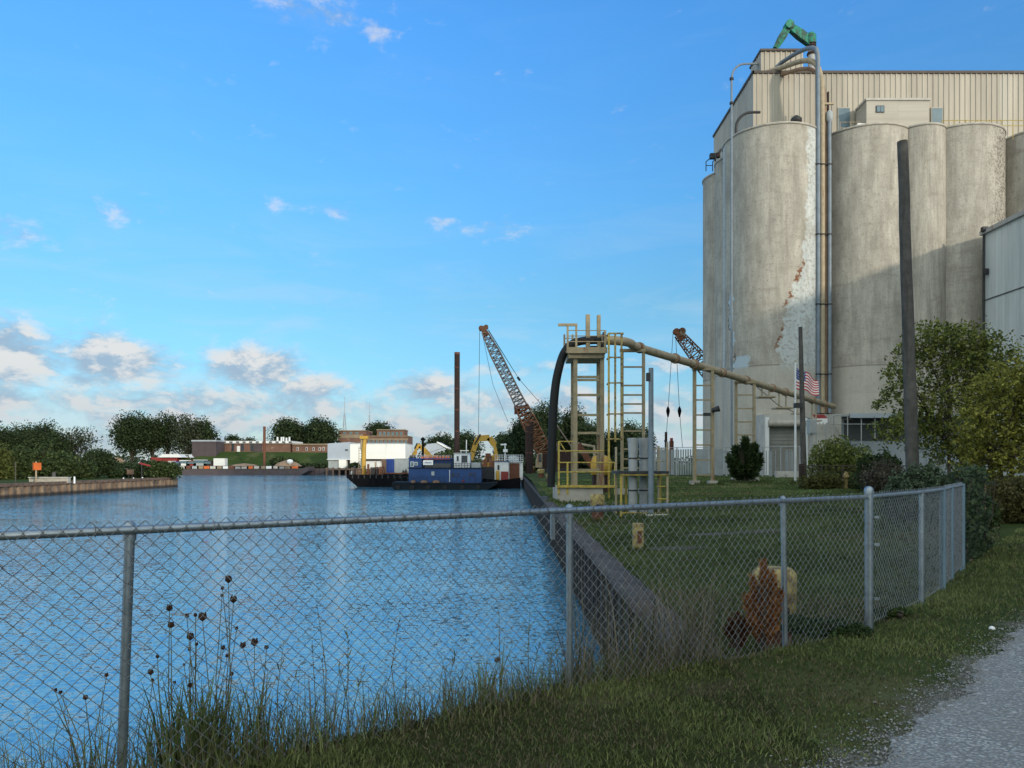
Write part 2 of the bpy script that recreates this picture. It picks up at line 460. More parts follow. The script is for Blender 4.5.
sy_ = t.m('ADD', t.m('ADD', t.m('MULTIPLY', t.m('SUBTRACT', w1[1], .5), .34), t.m('MULTIPLY', t.m('SUBTRACT', w2[1], .5), .16)), t.m('MULTIPLY', t.m('SUBTRACT', w3[1], .5), 1.0))
vn = t.n('ShaderNodeVectorMath', operation='NORMALIZE')
t.set(vn.inputs[0], t.xyz(t.m('MULTIPLY', sx_, gust), t.m('MULTIPLY', sy_, gust), 1.0))
t.set(b.inputs['Normal'], vn.outputs[0])
t.set(b.inputs['Base Color'], (0.068, 0.225, 0.340))
b.inputs['Roughness'].default_value = .05
b.inputs['IOR'].default_value = 3.0
b.inputs['Specular IOR Level'].default_value = .5

# wall cap: cast in lengths, with dark joints and a rusty lip
mt, t, b = base_mat('wall_cap')
co = t.n('ShaderNodeTexCoord').outputs['Object']
yy_ = t.sep(co)[1]
n = t.noise(co, 2.2, 8, .68)
c = t.mix(t.lin(n, .34, .66), (0.036, 0.030, 0.027), (0.088, 0.074, 0.066))
c = t.mix(t.m('MULTIPLY', t.smooth(t.noise(co, .8, 6, .7), .54, .64), .7), c, (0.075, 0.042, 0.027))
fr = t.m('FRACT', t.m('DIVIDE', t.m('ADD', yy_, t.m('MULTIPLY', n, .06)), 2.4))
jn = t.m('MULTIPLY', t.smooth(fr, .0, .008), t.smooth(fr, .034, .024))
c = t.mix(t.m('MULTIPLY', jn, .85), c, (0.014, 0.013, 0.012))
cr = t.n('ShaderNodeTexVoronoi', feature='DISTANCE_TO_EDGE')
t.set(cr.inputs['Vector'], t.scl(co, (1.4, .6, 1)))
cr.inputs['Scale'].default_value = 1.3
c = t.mix(t.m('MULTIPLY', t.smooth(cr.outputs['Distance'], .020, .006), .6), c, (0.02, 0.018, 0.017))
t.set(b.inputs['Base Color'], c)
b.inputs['Roughness'].default_value = .95
t.set(b.inputs['Normal'], t.bump(t.m('ADD', n, t.noise(co, 25, 4)), .5, .03))

# sheet piling
mt, t, b = base_mat('sheet_pile')
co = t.n('ShaderNodeTexCoord').outputs['Object']
z = t.sep(co)[2]
n = t.noise(t.scl(co, (1, 1, .2)), 1.6, 7, .65)
c = t.mix(t.lin(n, .35, .65), (0.010, 0.010, 0.012), (0.034, 0.030, 0.029))
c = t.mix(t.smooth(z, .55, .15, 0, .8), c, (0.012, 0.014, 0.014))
t.set(b.inputs['Base Color'], c)
b.inputs['Roughness'].default_value = .85
t.set(b.inputs['Normal'], t.bump(t.noise(co, 12, 4), .4, .03))
mt, t, b = base_mat('sheet_pile_tan')
co = t.n('ShaderNodeTexCoord').outputs['Object']
z = t.sep(co)[2]
n = t.noise(t.scl(co, (1, 1, .3)), .7, 7, .65)
c = t.mix(t.lin(n, .35, .65), (0.10, 0.06, 0.04), (0.30, 0.22, 0.15))
c = t.mix(t.smooth(t.noise(co, .5, 5), .55, .66, 0, .8), c, (0.06, 0.045, 0.04))
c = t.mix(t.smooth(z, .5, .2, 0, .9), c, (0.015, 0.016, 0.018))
t.set(b.inputs['Base Color'], c)
b.inputs['Roughness'].default_value = .9

# ------------------------------------------------------------------ geometry helpers
def at(px, py, Y):
    return ((px - 512.0) * Y / FPX, Y, EYE - (py - 464.0) * Y / FPX)


def wloc(o):
    v = Vector((0, 0, 0))
    while o is not None:
        v += o.location
        o = o.parent
    return v


def tag(o, label=None, cat=None, group=None, kind=None):
    if label: o['label'] = label
    if cat: o['category'] = cat
    if group: o['group'] = group
    if kind: o['kind'] = kind
    return o


def thing(name, label, cat, loc=(0, 0, 0), group=None):
    o = bpy.data.objects.new(name, None)
    o.empty_display_size = .3
    o.location = loc
    COL.objects.link(o)
    return tag(o, label, cat, group)


def link_mesh(name, me, mats, parent, loc=None):
    for m_ in (mats if isinstance(mats, (list, tuple)) else [mats]):
        me.materials.append(MATS[m_])
    o = bpy.data.objects.new(name, me)
    COL.objects.link(o)
    if parent is not None:
        o.parent = parent
    elif loc is not None:
        o.location = loc
    return o


def spline(pts, k=5):
    """Catmull-Rom through the points, for pipes and hoses that bend smoothly"""
    p = [Vector(q) for q in pts]
    p = [p[0] * 2 - p[1]] + p + [p[-1] * 2 - p[-2]]
    out = []
    for i in range(1, len(p) - 2):
        a, b, c, d = p[i - 1:i + 3]
        for j in range(k):
            t = j / k
            out.append(.5 * ((2 * b) + (c - a) * t + (2 * a - 5 * b + 4 * c - d) * t * t + (3 * b - a - 3 * c + d) * t ** 3))
    return out + [p[-2]]


class MB:
    """collects shapes (world coordinates) and links them as ONE mesh object"""
    def __init__(self):
        self.v, self.f, self.mi, self.sm = [], [], [], []

    def add(self, vs, fs, mi=0, smooth=False):
        k = len(self.v)
        self.v += [tuple(p) for p in vs]
        self.f += [tuple(i + k for i in f) for f in fs]
        self.mi += [mi] * len(fs)
        self.sm += [smooth] * len(fs)
        return self

    def box(self, x0, x1, y0, y1, z0, z1, mi=0):
        vs = [(x0, y0, z0), (x1, y0, z0), (x1, y1, z0), (x0, y1, z0), (x0, y0, z1), (x1, y0, z1), (x1, y1, z1), (x0, y1, z1)]
        return self.add(vs, [(0, 3, 2, 1), (4, 5, 6, 7), (0, 1, 5, 4), (1, 2, 6, 5), (2, 3, 7, 6), (3, 0, 4, 7)], mi)

    def obox(self, p, q, w_, h_, mi=0, up=(0, 0, 1)):
        """bar of rectangular section from p to q"""
        p, q = Vector(p), Vector(q)
        d = (q - p).normalized()
        u = Vector(up)
        if abs(d.dot(u)) > .98: u = Vector((0, 1, 0))
        s = d.cross(u).normalized()
        u = s.cross(d).normalized()
        vs = []
        for c_ in (p, q):
            for a, b_ in ((-1, -1), (1, -1), (1, 1), (-1, 1)):
                vs.append(c_ + s * a * w_ / 2 + u * b_ * h_ / 2)
        return self.add(vs, [(0, 1, 2, 3), (7, 6, 5, 4), (0, 4, 5, 1), (1, 5, 6, 2), (2, 6, 7, 3), (3, 7, 4, 0)], mi)

    def tube(self, pts, r, n=8, mi=0, caps=True, smooth=True):
        pts = [Vector(p) for p in pts]
        rs = r if hasattr(r, '__len__') else [r] * len(pts)
        vs, fs = [], []
        prev = None
        for i, p in enumerate(pts):
            a = pts[max(i - 1, 0)]
            b_ = pts[min(i + 1, len(pts) - 1)]
            d = (b_ - a).normalized()
            if prev is None:
                ref = Vector((0, 0, 1)) if abs(d.z) < .9 else Vector((1, 0, 0))
                s = d.cross(ref).normalized()
            else:
                s = (prev - d * prev.dot(d)).normalized()
            prev = s
            u = d.cross(s)
            for k in range(n):
                t_ = 2 * math.pi * k / n
                vs.append(p + (s * math.cos(t_) + u * math.sin(t_)) * rs[i])
        for i in range(len(pts) - 1):
            for k in range(n):
                fs.append((i * n + k, i * n + (k + 1) % n, (i + 1) * n + (k + 1) % n, (i + 1) * n + k))
        self.add(vs, fs, mi, smooth)
        if caps:
            m_ = (len(pts) - 1) * n
            self.add(vs[:n], [tuple(range(n))[::-1]], mi)
            self.add(vs[m_:], [tuple(range(n))], mi)
        return self

    def lathe(self, cx, cy, prof, n=24, mi=0, smooth=True, caps=True):
        vs, fs = [], []
        for (r, z) in prof:
            for k in range(n):
                t_ = 2 * math.pi * k / n
                vs.append((cx + r * math.cos(t_), cy + r * math.sin(t_), z))
        for i in range(len(prof) - 1):
            for k in range(n):
                fs.append((i * n + k, i * n + (k + 1) % n, (i + 1) * n + (k + 1) % n, (i + 1) * n + k))
        self.add(vs, fs, mi, smooth)
        if caps:
            self.add(vs[:n], [tuple(range(n))[::-1]], mi)
            self.add(vs[-n:], [tuple(range(n))], mi)
        return self

    def prism(self, prof, y0, y1, mi=0):
        """profile in XZ (counter-clockwise seen from -Y) extruded along Y"""
        n = len(prof)
        vs = [(x, y0, z) for x, z in prof] + [(x, y1, z) for x, z in prof]
        fs = [tuple(range(n)), tuple(range(2 * n - 1, n - 1, -1))]
        fs += [(i, i + n, (i + 1) % n + n, (i + 1) % n) for i in range(n)]
        return self.add(vs, fs, mi)

    def prism_x(self, prof, x0, x1, mi=0):
        """profile in YZ extruded along X"""
        n = len(prof)
        vs = [(x0, y, z) for y, z in prof] + [(x1, y, z) for y, z in prof]
        fs = [tuple(range(n))[::-1], tuple(range(n, 2 * n))]
        fs += [(i, (i + 1) % n, (i + 1) % n + n, i + n) for i in range(n)]
        return self.add(vs, fs, mi)

    def build(self, name, mats, parent=None, loc=None, bevel=0):
        org = wloc(parent) if parent is not None else Vector(loc or (0, 0, 0))
        me = bpy.data.meshes.new(name)
        me.from_pydata([tuple(Vector(p) - org) for p in self.v], [], self.f)
        me.polygons.foreach_set('material_index', self.mi)
        me.polygons.foreach_set('use_smooth', self.sm)
        me.update()
        o = link_mesh(name, me, mats, parent, org if parent is None else None)
        if bevel:
            b_ = o.modifiers.new('bevel', 'BEVEL')
            b_.width = bevel
            b_.segments = 2
            b_.limit_method = 'ANGLE'
        return o


def np_obj(name, V, Fc, mats, parent=None, loc=None, tint=None, smooth=False):
    """big mesh from arrays: V (N,3), Fc (M,k), optional per-face tint (M,3)"""
    org = np.array(wloc(parent) if parent is not None else Vector(loc or (0, 0, 0)))
    V = np.asarray(V, dtype=np.float64) - org
    Fc = np.asarray(Fc)
    M_, k = Fc.shape
    me = bpy.data.meshes.new(name)
    me.vertices.add(len(V))
    me.vertices.foreach_set('co', V.astype(np.float32).ravel())
    me.loops.add(M_ * k)
    me.loops.foreach_set('vertex_index', Fc.ravel().astype(np.int32))
    me.polygons.add(M_)
    me.polygons.foreach_set('loop_start', (np.arange(M_) * k).astype(np.int32))
    me.polygons.foreach_set('loop_total', np.full(M_, k, dtype=np.int32))
    if smooth:
        me.polygons.foreach_set('use_smooth', np.ones(M_, dtype=bool))
    me.update(calc_edges=True)
    if tint is not None:
        at_ = me.attributes.new('tint', 'FLOAT_COLOR', 'FACE')
        c4 = np.ones((M_, 4), dtype=np.float32)
        c4[:, :3] = tint
        at_.data.foreach_set('color', c4.ravel())
    return link_mesh(name, me, mats, parent, Vector(org) if parent is None else None)


def copy_tree(o, parent=None):
    c = o.copy()
    COL.objects.link(c)
    if parent is not None:
        c.parent = parent
    for ch in list(o.children):
        copy_tree(ch, c)
    return c


def sm(a):
    a = np.clip(a, 0, 1)
    return a * a * (3 - 2 * a)


FD = np.array((.826, .563))          # run of the near fence
def s_line1(x, y): return -.563 * (x - .38) + .826 * (y - 4.9)
def s_line2(x, y): return -.77 * (x - 3.30) + .64 * (y - 6.9)


def ground_z(x, y):
    """height of the grassed ground on the near and right-hand side"""
    x = np.asarray(x, float); y = np.asarray(y, float)
    s = np.minimum(s_line1(x, y), s_line2(x, y))
    lawn = 1.60 + .41 * sm((x - 2) / 10) + .5 * sm((y - 35) / 30)
    zl = 2.0 + (lawn - 2.0) * sm((s + .12) / .42)
    s1 = s_line1(x, y)
    zb = 2.0 - np.clip(s1 - .10, 0, None) * .95
    zb = np.maximum(zb, -1.6)
    return np.where(x < 1.63, zb, zl) + .02 * np.sin(x * 2.1 + 1) * np.sin(y * 1.7)

# ================================================================== SETTING
def grid_obj(name, xs, ys, zf, m_, kind='structure', drop=None):
    X, Y = np.meshgrid(xs, ys)
    Z = zf(X, Y)
    V = np.stack([X, Y, Z], -1).reshape(-1, 3)
    nx, ny = len(xs), len(ys)
    i = np.arange(nx - 1)[None, :] + (np.arange(ny - 1) * nx)[:, None]
    Fc = np.stack([i, i + 1, i + 1 + nx, i + nx], -1).reshape(-1, 4)
    if drop is not None:
        c_ = V[Fc].mean(1)
        Fc = Fc[~drop(c_)]
    o = np_obj(name, V, Fc, m_, smooth=True)
    return tag(o, kind=kind)


mb = MB()
mb.add([(-4000, -300, 0), (4000, -300, 0), (4000, 6000, 0), (-4000, 6000, 0)], [(0, 1, 2, 3)])
o = mb.build('harbour_water', 'water')
tag(o, kind='structure')

xs = np.concatenate([np.linspace(-60, -6, 28)[:-1], np.linspace(-6, 1.63, 70), [1.69, 1.75]])
ys = np.concatenate([np.linspace(-90, -4, 20)[:-1], np.linspace(-4, 10, 120)])
grid_obj('grass_bank', xs, ys, lambda x, y: np.where(x > 1.64, np.minimum(ground_z(np.minimum(x, 1.62), y), ground_z(x, y)) - .012, ground_z(np.minimum(x, 1.62), y)), 'turf_near')

xs = np.concatenate([[1.64], np.linspace(1.9, 14, 90), np.linspace(14.6, 60, 40)[1:], [90, 150, 260, 600]])
ys = np.concatenate([[-90, -60, -30, -12], np.linspace(-4, 20, 160), np.linspace(20.5, 90, 80)[1:], [110, 140, 180, 260, 400, 900]])
grid_obj('lawn', xs, ys, ground_z, 'turf_lawn')

mb = MB()   # land on the far side of the basin and beyond
mb.add([(-3000, 246, 2.0), (3000, 246, 2.0), (3000, 5000, 2.0), (-3000, 5000, 2.0)], [(0, 1, 2, 3)])
tag(mb.build('far_shore', 'turf_far'), kind='structure')
mb = MB()
mb.add([(-400, -60, 1.45), (-52.1, -60, 1.45), (-52.1, 114.4, 1.45), (-400, 116, 1.45)], [(0, 1, 2, 3)])
mb.add([(-400, 116, 1.45), (-52.1, 114.4, 1.45), (-62, 119, 1.2), (-400, 119, 1.45)], [(0, 1, 2, 3)])
mb.add([(-700, 119, 1.45), (-62, 119, 1.2), (-137, 248, 1.9), (-700, 248, 1.9)], [(0, 1, 2, 3)])
tag(mb.build('west_bank', 'turf_far'), kind='structure')

# far grass berm that carries the brick building
mb = MB()
x0, x1 = -112, -64
mb.add([(x0 - 7, 254, 1.9), (x1 + 2, 254, 1.9), (x1 + 2, 268, 7.6), (x0 + 4, 268, 8.0), (x1 + 2, 320, 7.6), (x0 + 4, 320, 8.0), (x0 - 7, 320, 1.9), (x1 + 2, 320, 1.9)],
       [(0, 1, 2, 3), (3, 2, 4, 5), (0, 3, 5, 6), (1, 7, 4, 2)])
tag(mb.build('grass_hill', 'turf_far'), kind='structure')

# gravel path: sheet with a ragged edge
n_ = 1400
t_ = np.linspace(-8, 62, n_)
er = .05 * np.sin(t_ * 1.3) + .035 * np.sin(t_ * 3.7 + 1) + np.interp(t_, np.linspace(-8, 62, 420), rng.normal(0, .035, 420)) + np.interp(t_, np.linspace(-8, 62, 1400), rng.normal(0, .016, 1400))
ex = 1.68 + .702 * t_ + er * .71
ey = 3.68 + .712 * t_ - er * .70
PATH_T, PATH_E = t_, er
def path_d(x, y):
    """distance inside the path (positive on the gravel)"""
    dx_, dy_ = x - 1.68, y - 3.68
    t = dx_ * .702 + dy_ * .712
    d = dx_ * .71 - dy_ * .70
    return d - np.interp(t, PATH_T, PATH_E)
V, Fc = [], []
cols_ = [0, .12, .5, 1.5, 3.2]
for i in range(n_):
    for j, c_ in enumerate(cols_):
        x_, y_ = ex[i] + c_ * .71, ey[i] - c_ * .70
        V.append((x_, y_, float(ground_z(x_, y_)) + (.006 if j == 0 else .016)))
for i in range(n_ - 1):
    for j in range(len(cols_) - 1):
        a = i * len(cols_) + j
        Fc.append((a, a + 1, a + 1 + len(cols_), a + len(cols_)))
tag(np_obj('gravel_path', V, Fc, 'gravel', smooth=True), kind='structure')

# ================================================================== QUAY WALLS
def sheet_profile(y0, y1, x0, depth, pitch, flip=1):
    pts, y = [], y0
    while y < y1:
        pts += [(x0, y), (x0, y + pitch * .30), (x0 + depth * flip, y + pitch * .45), (x0 + depth * flip, y + pitch * .85)]
        y += pitch
    return pts


q = thing('quay_wall', 'dark steel sheet pile quay wall with a weathered concrete cap beside the lawn', 'quay wall', (1.63, 5.2, 0))
pts = sheet_profile(5.2, 150, 1.66, .22, .78)
mb = MB()
k = len(pts)
mb.add([(x, y, -2) for x, y in pts] + [(x, y, 1.60) for x, y in pts], [(i, i + 1, i + 1 + k, i + k) for i in range(k - 1)])
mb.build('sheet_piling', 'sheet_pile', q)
V, Fc = [], []
yy = np.concatenate([np.linspace(5.0, 40, 120), np.linspace(41, 150, 60)])
for y in yy:
    j = rng.normal(0, .012, 4)
    a, b_ = 1.575 + j[0], 2.03 + j[1] * 2.0
    V += [(a, y, 1.575), (a, y, 1.655 + j[2] * .6), (a + .03, y, 1.675 + j[2] * .6), (b_ - .04, y, 1.675 + j[3] * .6), (b_, y, 1.645), (b_, y, 1.30)]
for i in range(len(yy) - 1):
    for j in range(5):
        a = i * 6 + j
        Fc.append((a, a + 6, a + 7, a + 1))
np_obj('wall_cap', V, Fc, 'wall_cap', q)
mb = MB()   # pale fitting on the wall where the hose tower stands
mb.box(1.50, 1.66, 28.6, 29.3, .6, 1.74)
mb.box(1.45, 2.2, 28.9, 29.0, 1.70, 1.80)
mb.build('ladder_bracket', 'galvanized', q)

q = thing('seawall', 'rusty tan sheet pile seawall along the opposite bank with a pointed end', 'seawall', (-51.5, 114.4, 0))
pts = sheet_profile(-60, 114.0, -51.75, .25, 1.25)
k = len(pts)
mb = MB()
mb.add([(x, y, -2) for x, y in pts] + [(x, y, 1.18) for x, y in pts], [(i + 1, i, i + k, i + 1 + k) for i in range(k - 1)])
mb.box(-53, -51.55, 113.8, 114.5, -2, 1.62)
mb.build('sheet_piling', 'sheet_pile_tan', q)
MB().box(-52.2, -51.38, -60, 114.3, 1.18, 1.50).build('wall_cap', 'wood_brown', q)

q = thing('timber_wall', 'low dark timber wall along the far shore beneath the white warehouse', 'wharf', (-60, 245, 0))
mb = MB()
for i, x in enumerate(np.arange(-220, 8, 1.6)):
    mb.box(x, x + 1.5, 244.6 + .2 * (i % 2), 246, -1, 2.05 + .1 * (i % 3 == 0))
mb.build('plank_face', 'dark_brick', q)

# ================================================================== GRAIN ELEVATOR
ZG = 2.5
SR, SY, STOP = 4.33, 72.0, 34.35
def silo(name, label, cx, cy, r, top, m_, group='concrete silos of the elevator'):
    t = thing(name, label, 'silo', (cx, cy, ZG), group)
    MB().lathe(cx, cy, [(r, ZG - .6), (r, ZG + (top - ZG) * .33), (r, ZG + (top - ZG) * .66), (r, top)], 72).build('silo_wall', m_, t)
    mb = MB()
    mb.lathe(cx, cy, [(r + .06, top), (r + .10, top + .04), (r + .10, top + .17), (r + .02, top + .21), (r - .6, top + .30)], 72)
    mb.build('roof_slab', 'conc_base', t)
    return t


A = silo('silo', 'corner silo with peeling white paint and exposed brick on its right flank', 25.05, SY, 4.5, STOP, 'silo_painted')
silo('silo', 'wide silo just right of the tall vertical pipes', 33.8, SY, SR, STOP, 'silo_concrete')
silo('silo', 'pockmarked silo that the pale shed wall runs into', 42.5, SY, SR, STOP, 'silo_worn')
silo('silo', 'silo cut off by the picture edge behind the pale shed', 51.3, SY, SR, STOP, 'silo_worn')
silo('silo', 'narrow silo tucked between two wide ones, behind the tall leaning pole', 38.2, 70.0, 2.25, STOP + .02, 'silo_concrete')
silo('silo', 'slim shaded silo peeking out left of the corner silo', 23.75, 76.6, 2.75, STOP, 'silo_concrete')
silo('silo', 'farthest left silo, a shaded sliver against the sky', 23.8, 81.2, 2.9, STOP, 'silo_concrete')


def ribbed(p, q, z0, z1, pitch=.52, depth=.09):
    """vertical-rib metal cladding along p->q (outward normal to the right of travel)"""
    p, q = Vector((*p, 0)), Vector((*q, 0))
    L = (q - p).length
    d = (q - p) / L
    nrm = Vector((d.y, -d.x, 0))
    pr, u = [], 0.0
    while u < L - pitch:
        pr += [(u, 0), (u + pitch * .62, 0), (u + pitch * .70, depth), (u + pitch * .92, depth)]
        u += pitch
    pr.append((L, 0))
    bt = [p + d * a + nrm * b_ + Vector((0, 0, z0)) for a, b_ in pr]
    tp = [v + Vector((0, 0, z1 - z0)) for v in bt]
    k = len(pr)
    return bt + tp, [(i, i + 1, i + 1 + k, i + k) for i in range(k - 1)]


HX0, HX1, HY0, HY1, HZ0, HZ1 = 23.5, 66.0, 72.6, 86.8, STOP, 41.65
h = thing('headhouse', 'long beige ribbed metal headhouse across the tops of the silos', 'building', (HX0, HY0, HZ0))
mb = MB()
mb.add(*ribbed((HX0, HY0), (HX1, HY0), HZ0 + .36, HZ1, depth=.07))
mb.build('front_wall', 'beige_siding', h)
mb = MB()
mb.add(*ribbed((HX0, HY1), (HX0, HY0), HZ0 - 2.6, HZ1, depth=.05))
mb.build('side_wall', 'beige_siding', h)
mb = MB()
mb.box(HX0 + .12, HX1, HY0 + .12, HY1, HZ1 - .3, HZ1 - .02)
mb.box(HX1 - .3, HX1, HY0 + .1, HY1, HZ0, HZ1 - .3)
mb.box(HX0 + .15, HX1, HY1 - .3, HY1, HZ0 - 2, HZ1 - .3)
mb.build('roof', 'roof_dark', h)
mb = MB()
mb.box(HX0 - .12, HX1, HY0 - .16, HY0 + .02, HZ1 - .12, HZ1 + .12)
mb.box(HX0 - .14, HX0 + .05, HY0 - .16, HY1, HZ1 - .12, HZ1 + .12)
mb.build('roof_trim', 'roof_trim', h)
for (a, b_) in ((838, 849), (931, 941.5)):
    xa, xb = at(a, 0, HY0)[0], at(b_, 0, HY0)[0]
    wd = MB().box(xa - .06, xb + .06, HY0 - .15, HY0 - .02, 35.6, 38.2).build('window', 'beige_siding', h)
    MB().box(xa, xb, HY0 - .17, HY0 - .145, 35.66, 38.1).build('pane', 'window_blue', wd)

h = thing('penthouse', 'small beige metal penthouse on the left end of the headhouse roof', 'building', (24.8, 74.2, HZ1))
mb = MB()
mb.add(*ribbed((24.8, 74.2), (29.0, 74.2), HZ1, 44.6))
mb.add(*ribbed((24.8, 77.4), (24.8, 74.2), HZ1, 44.6, depth=.05))
mb.box(24.95, 28.98, 74.35, 77.4, HZ1, 44.55)
mb.build('walls', 'beige_siding', h)
mb = MB()
mb.box(24.68, 29.1, 74.0, 77.5, 44.58, 44.78)
mb.build('roof_trim', 'roof_trim', h)

h = thing('elevator_room', 'plain concrete box room standing on the silo roofs', 'building', (33.4, 70.2, STOP))
mb = MB()
mb.box(33.4, 36.35, 70.2, 72.3, STOP + .3, 37.75)
mb.box(36.37, 39.3, 70.22, 72.3, STOP + .3, 37.78)
mb.build('walls', 'silo_concrete', h)
MB().box(33.3, 39.4, 70.1, 72.35, 37.76, 37.95).build('roof', 'conc_light', h)
wd = MB().box(34.28, 35.06, 70.12, 70.24, 36.6, 37.25).build('window', 'roof_dark', h)
MB().box(34.35, 34.65, 70.10, 70.14, 36.66, 37.18).box(34.70, 35.0, 70.10, 70.14, 36.66, 37.18).build('pane', 'window_blue', wd)

# roof-edge rails (yellowish) and small roof things
h = thing('roof_railing', 'thin yellow guard rail on the silo roofs right of the concrete room', 'railing', (40.5, 68.6, STOP))
mb = MB()
for z in (.55, 1.05):
    mb.tube([(40.2, 69.6, STOP + .2 + z), (47.9, 69.6, STOP + .2 + z)], .03, 6)
mb.build('rail', 'yellow_paint', h)
for x in np.linspace(40.2, 47.9, 8):
    MB().tube([(x, 69.6, STOP - .5), (x, 69.6, STOP + 1.3)], .03, 6).build('post', 'yellow_paint', h)
h = thing('roof_railing', 'short pale guard rail beside the window right of the vertical pipes', 'railing', (31.0, 70.4, STOP))
mb = MB()
for z in (.6, 1.15):
    mb.tube([(31.0, 70.4, STOP + .3 + z), (32.9, 70.4, STOP + .3 + z)], .03, 6)
mb.build('rail', 'tan_paint', h)
for x in (31.0, 32.0, 32.9):
    MB().tube([(x, 70.4, STOP + .25), (x, 70.4, STOP + 1.45)], .03, 6).build('post', 'tan_paint', h)
o = MB().box(32.0, 33.0, 69.0, 69.8, STOP + .34, STOP + .72).build('roof_hatch', 'white_paint', bevel=.05)
tag(o, 'small white hatch cover on the silo roof left of the concrete room', 'hatch')
h = thing('roof_fan', 'little dark fan on the roof edge of the corner silo', 'fan', (26.4, 69.2, STOP))
MB().lathe(26.4, 69.2, [(.22, STOP + .3), (.22, STOP + .75), (.5, STOP + .9), (.5, STOP + 1.2), (.15, STOP + 1.5)], 14).build('hood', 'dark_steel', h)
MB().lathe(26.4, 69.2, [(.16, STOP + .2), (.16, STOP + .42)], 12).build('base', 'rust', h)

# shed below the corner silo with a roll-up door
SH = (22.2, 33.0, 65.6, 68.6)
h = thing('loading_shed', 'concrete loading shed with a grey roll-up door at the foot of the silos', 'building', (22.2, 65.6, ZG))
dx0, dx1 = at(769, 0, 65.6)[0], at(803, 0, 65.6)[0]
mb = MB()
mb.box(22.2, dx0, 65.6, 68.6, ZG - .5, 7.9)
mb.box(dx0, dx1, 65.6, 68.6, 7.2, 7.9)
mb.box(dx1, 29.0, 65.6, 68.6, ZG - .5, 7.9)
mb.build('walls', 'conc_light', h)
d_ = MB()
d_.box(dx0 - .02, dx1 + .02, 66.0, 66.2, ZG - .5, 7.2)
for z in np.arange(ZG + .2, 7.0, .32):
    d_.box(dx0, dx1, 65.95, 66.0, z, z + .25)
d_ = d_.build('door', 'door_panel', h)
MB().tube([(dx0 - .15, 65.45, 7.05), (dx1 + .1, 65.45, 7.05)], .30, 12).build('roller', 'conc_base', d_)
for xd in (dx0 - .35, dx1 + .05):
    MB().box(xd, xd + .3, 65.42, 65.6, ZG - .3, 7.6).build('door_jamb', 'white_paint', d_)

h = thing('loading_dock', 'grey dock room under a flat canopy right of the roll-up door', 'building', (29.0, 66.4, ZG))
mb = MB()
mb.box(29.05, 41.4, 66.4, 68.6, ZG - .5, 7.5)
mb.build('walls', 'roof_grey', h)
mb = MB()
mb.box(29.3, 41.6, 64.6, 68.4, 7.65, 7.85)
mb.box(29.3, 41.6, 64.55, 64.68, 7.5, 7.9)
mb.build('canopy', 'roof_grey', h)
mb = MB()
mb.box(29.6, 35.6, 66.3, 66.42, 5.6, 7.48)
mb.build('dark_opening', 'roof_dark', h)
MB().box(36.2, 41.3, 66.22, 66.44, 4.9, 5.5).build('bumper_beam', 'container_grey', h)
MB().box(33.3, 33.9, 66.15, 66.45, 6.1, 6.9).build('junction_box', 'container_grey', h)

h = thing('dock_railing', 'pale pipe railing in front of the dark dock opening', 'railing', (30.2, 64.8, 5.4))
mb = MB()
zt, zb_ = at(0, 415.5, 64.8)[2], at(0, 433, 64.8)[2]
xa, xb, xc = at(834, 0, 64.8)[0], at(875, 0, 64.8)[0], at(826, 0, 64.8)[0]
mb.tube([(xc, 64.8, zb_ + .5), (xa - .25, 64.8, zt - .15), (xa, 64.8, zt), (xb, 64.8, zt)], .05, 8)
mb.tube([(xa - .3, 64.8, zt - .75), (xb, 64.8, zt - .75)], .04, 8)
mb.build('rail', 'pipe_grey', h)
for x in np.linspace(xa, xb, 4):
    MB().tube([(x, 64.8, ZG), (x, 64.8, zt)], .05, 8).build('post', 'pipe_grey', h)

h = thing('utility_box', 'light grey electrical cabinet on a post beside the leaning wood post', 'cabinet', (at(812, 0, 60)[0], 60, 2.4))
cx = at(812, 0, 60)[0]
MB().box(cx - .3, cx + .3, 59.8, 60.3, 5.9, 7.1).build('cabinet', 'container_grey', h, bevel=.04)
MB().box(cx - .26, cx + .26, 59.76, 59.8, 6.0, 7.0).build('door', 'pipe_grey', h)
MB().tube([(cx, 60.1, 2.3), (cx, 60.1, 6.0)], .07, 8).build('post', 'pipe_grey', h)

h = thing('awning', 'small red awning with a ragged white valance above the grey cabinet', 'awning', (at(820, 0, 63)[0], 63, 7.0))
xa, xb = at(815, 0, 63)[0], at(827, 0, 63)[0]
zA, zB = at(0, 414, 63)[2], at(0, 428, 63)[2]
mb = MB()
nst = 7
for i in range(nst):
    u0, u1 = xa + (xb - xa) * i / nst, xa + (xb - xa) * (i + 1) / nst
    mb.add([(u0, 62.9, zA - .38), (u1, 62.9, zA - .38), (u1, 63.6, zA), (u0, 63.6, zA)], [(0, 1, 2, 3)], 0)
    mb.add([(u0, 62.9, zA - .75 - .12 * (i % 2)), (u1, 62.9, zA - .75 - .12 * (i % 2)), (u1, 62.9, zA - .38), (u0, 62.9, zA - .38)], [(0, 1, 2, 3)], 1)
sol = mb.build('canopy', ['red_paint', 'flag_white'], h)
sol.modifiers.new('thick', 'SOLIDIFY').thickness = .03
for x in (xa + .1, xb - .1):
    MB().tube([(x, 63.0, ZG), (x, 63.0, zA - .4)], .04, 8).build('post', 'pipe_grey', h)

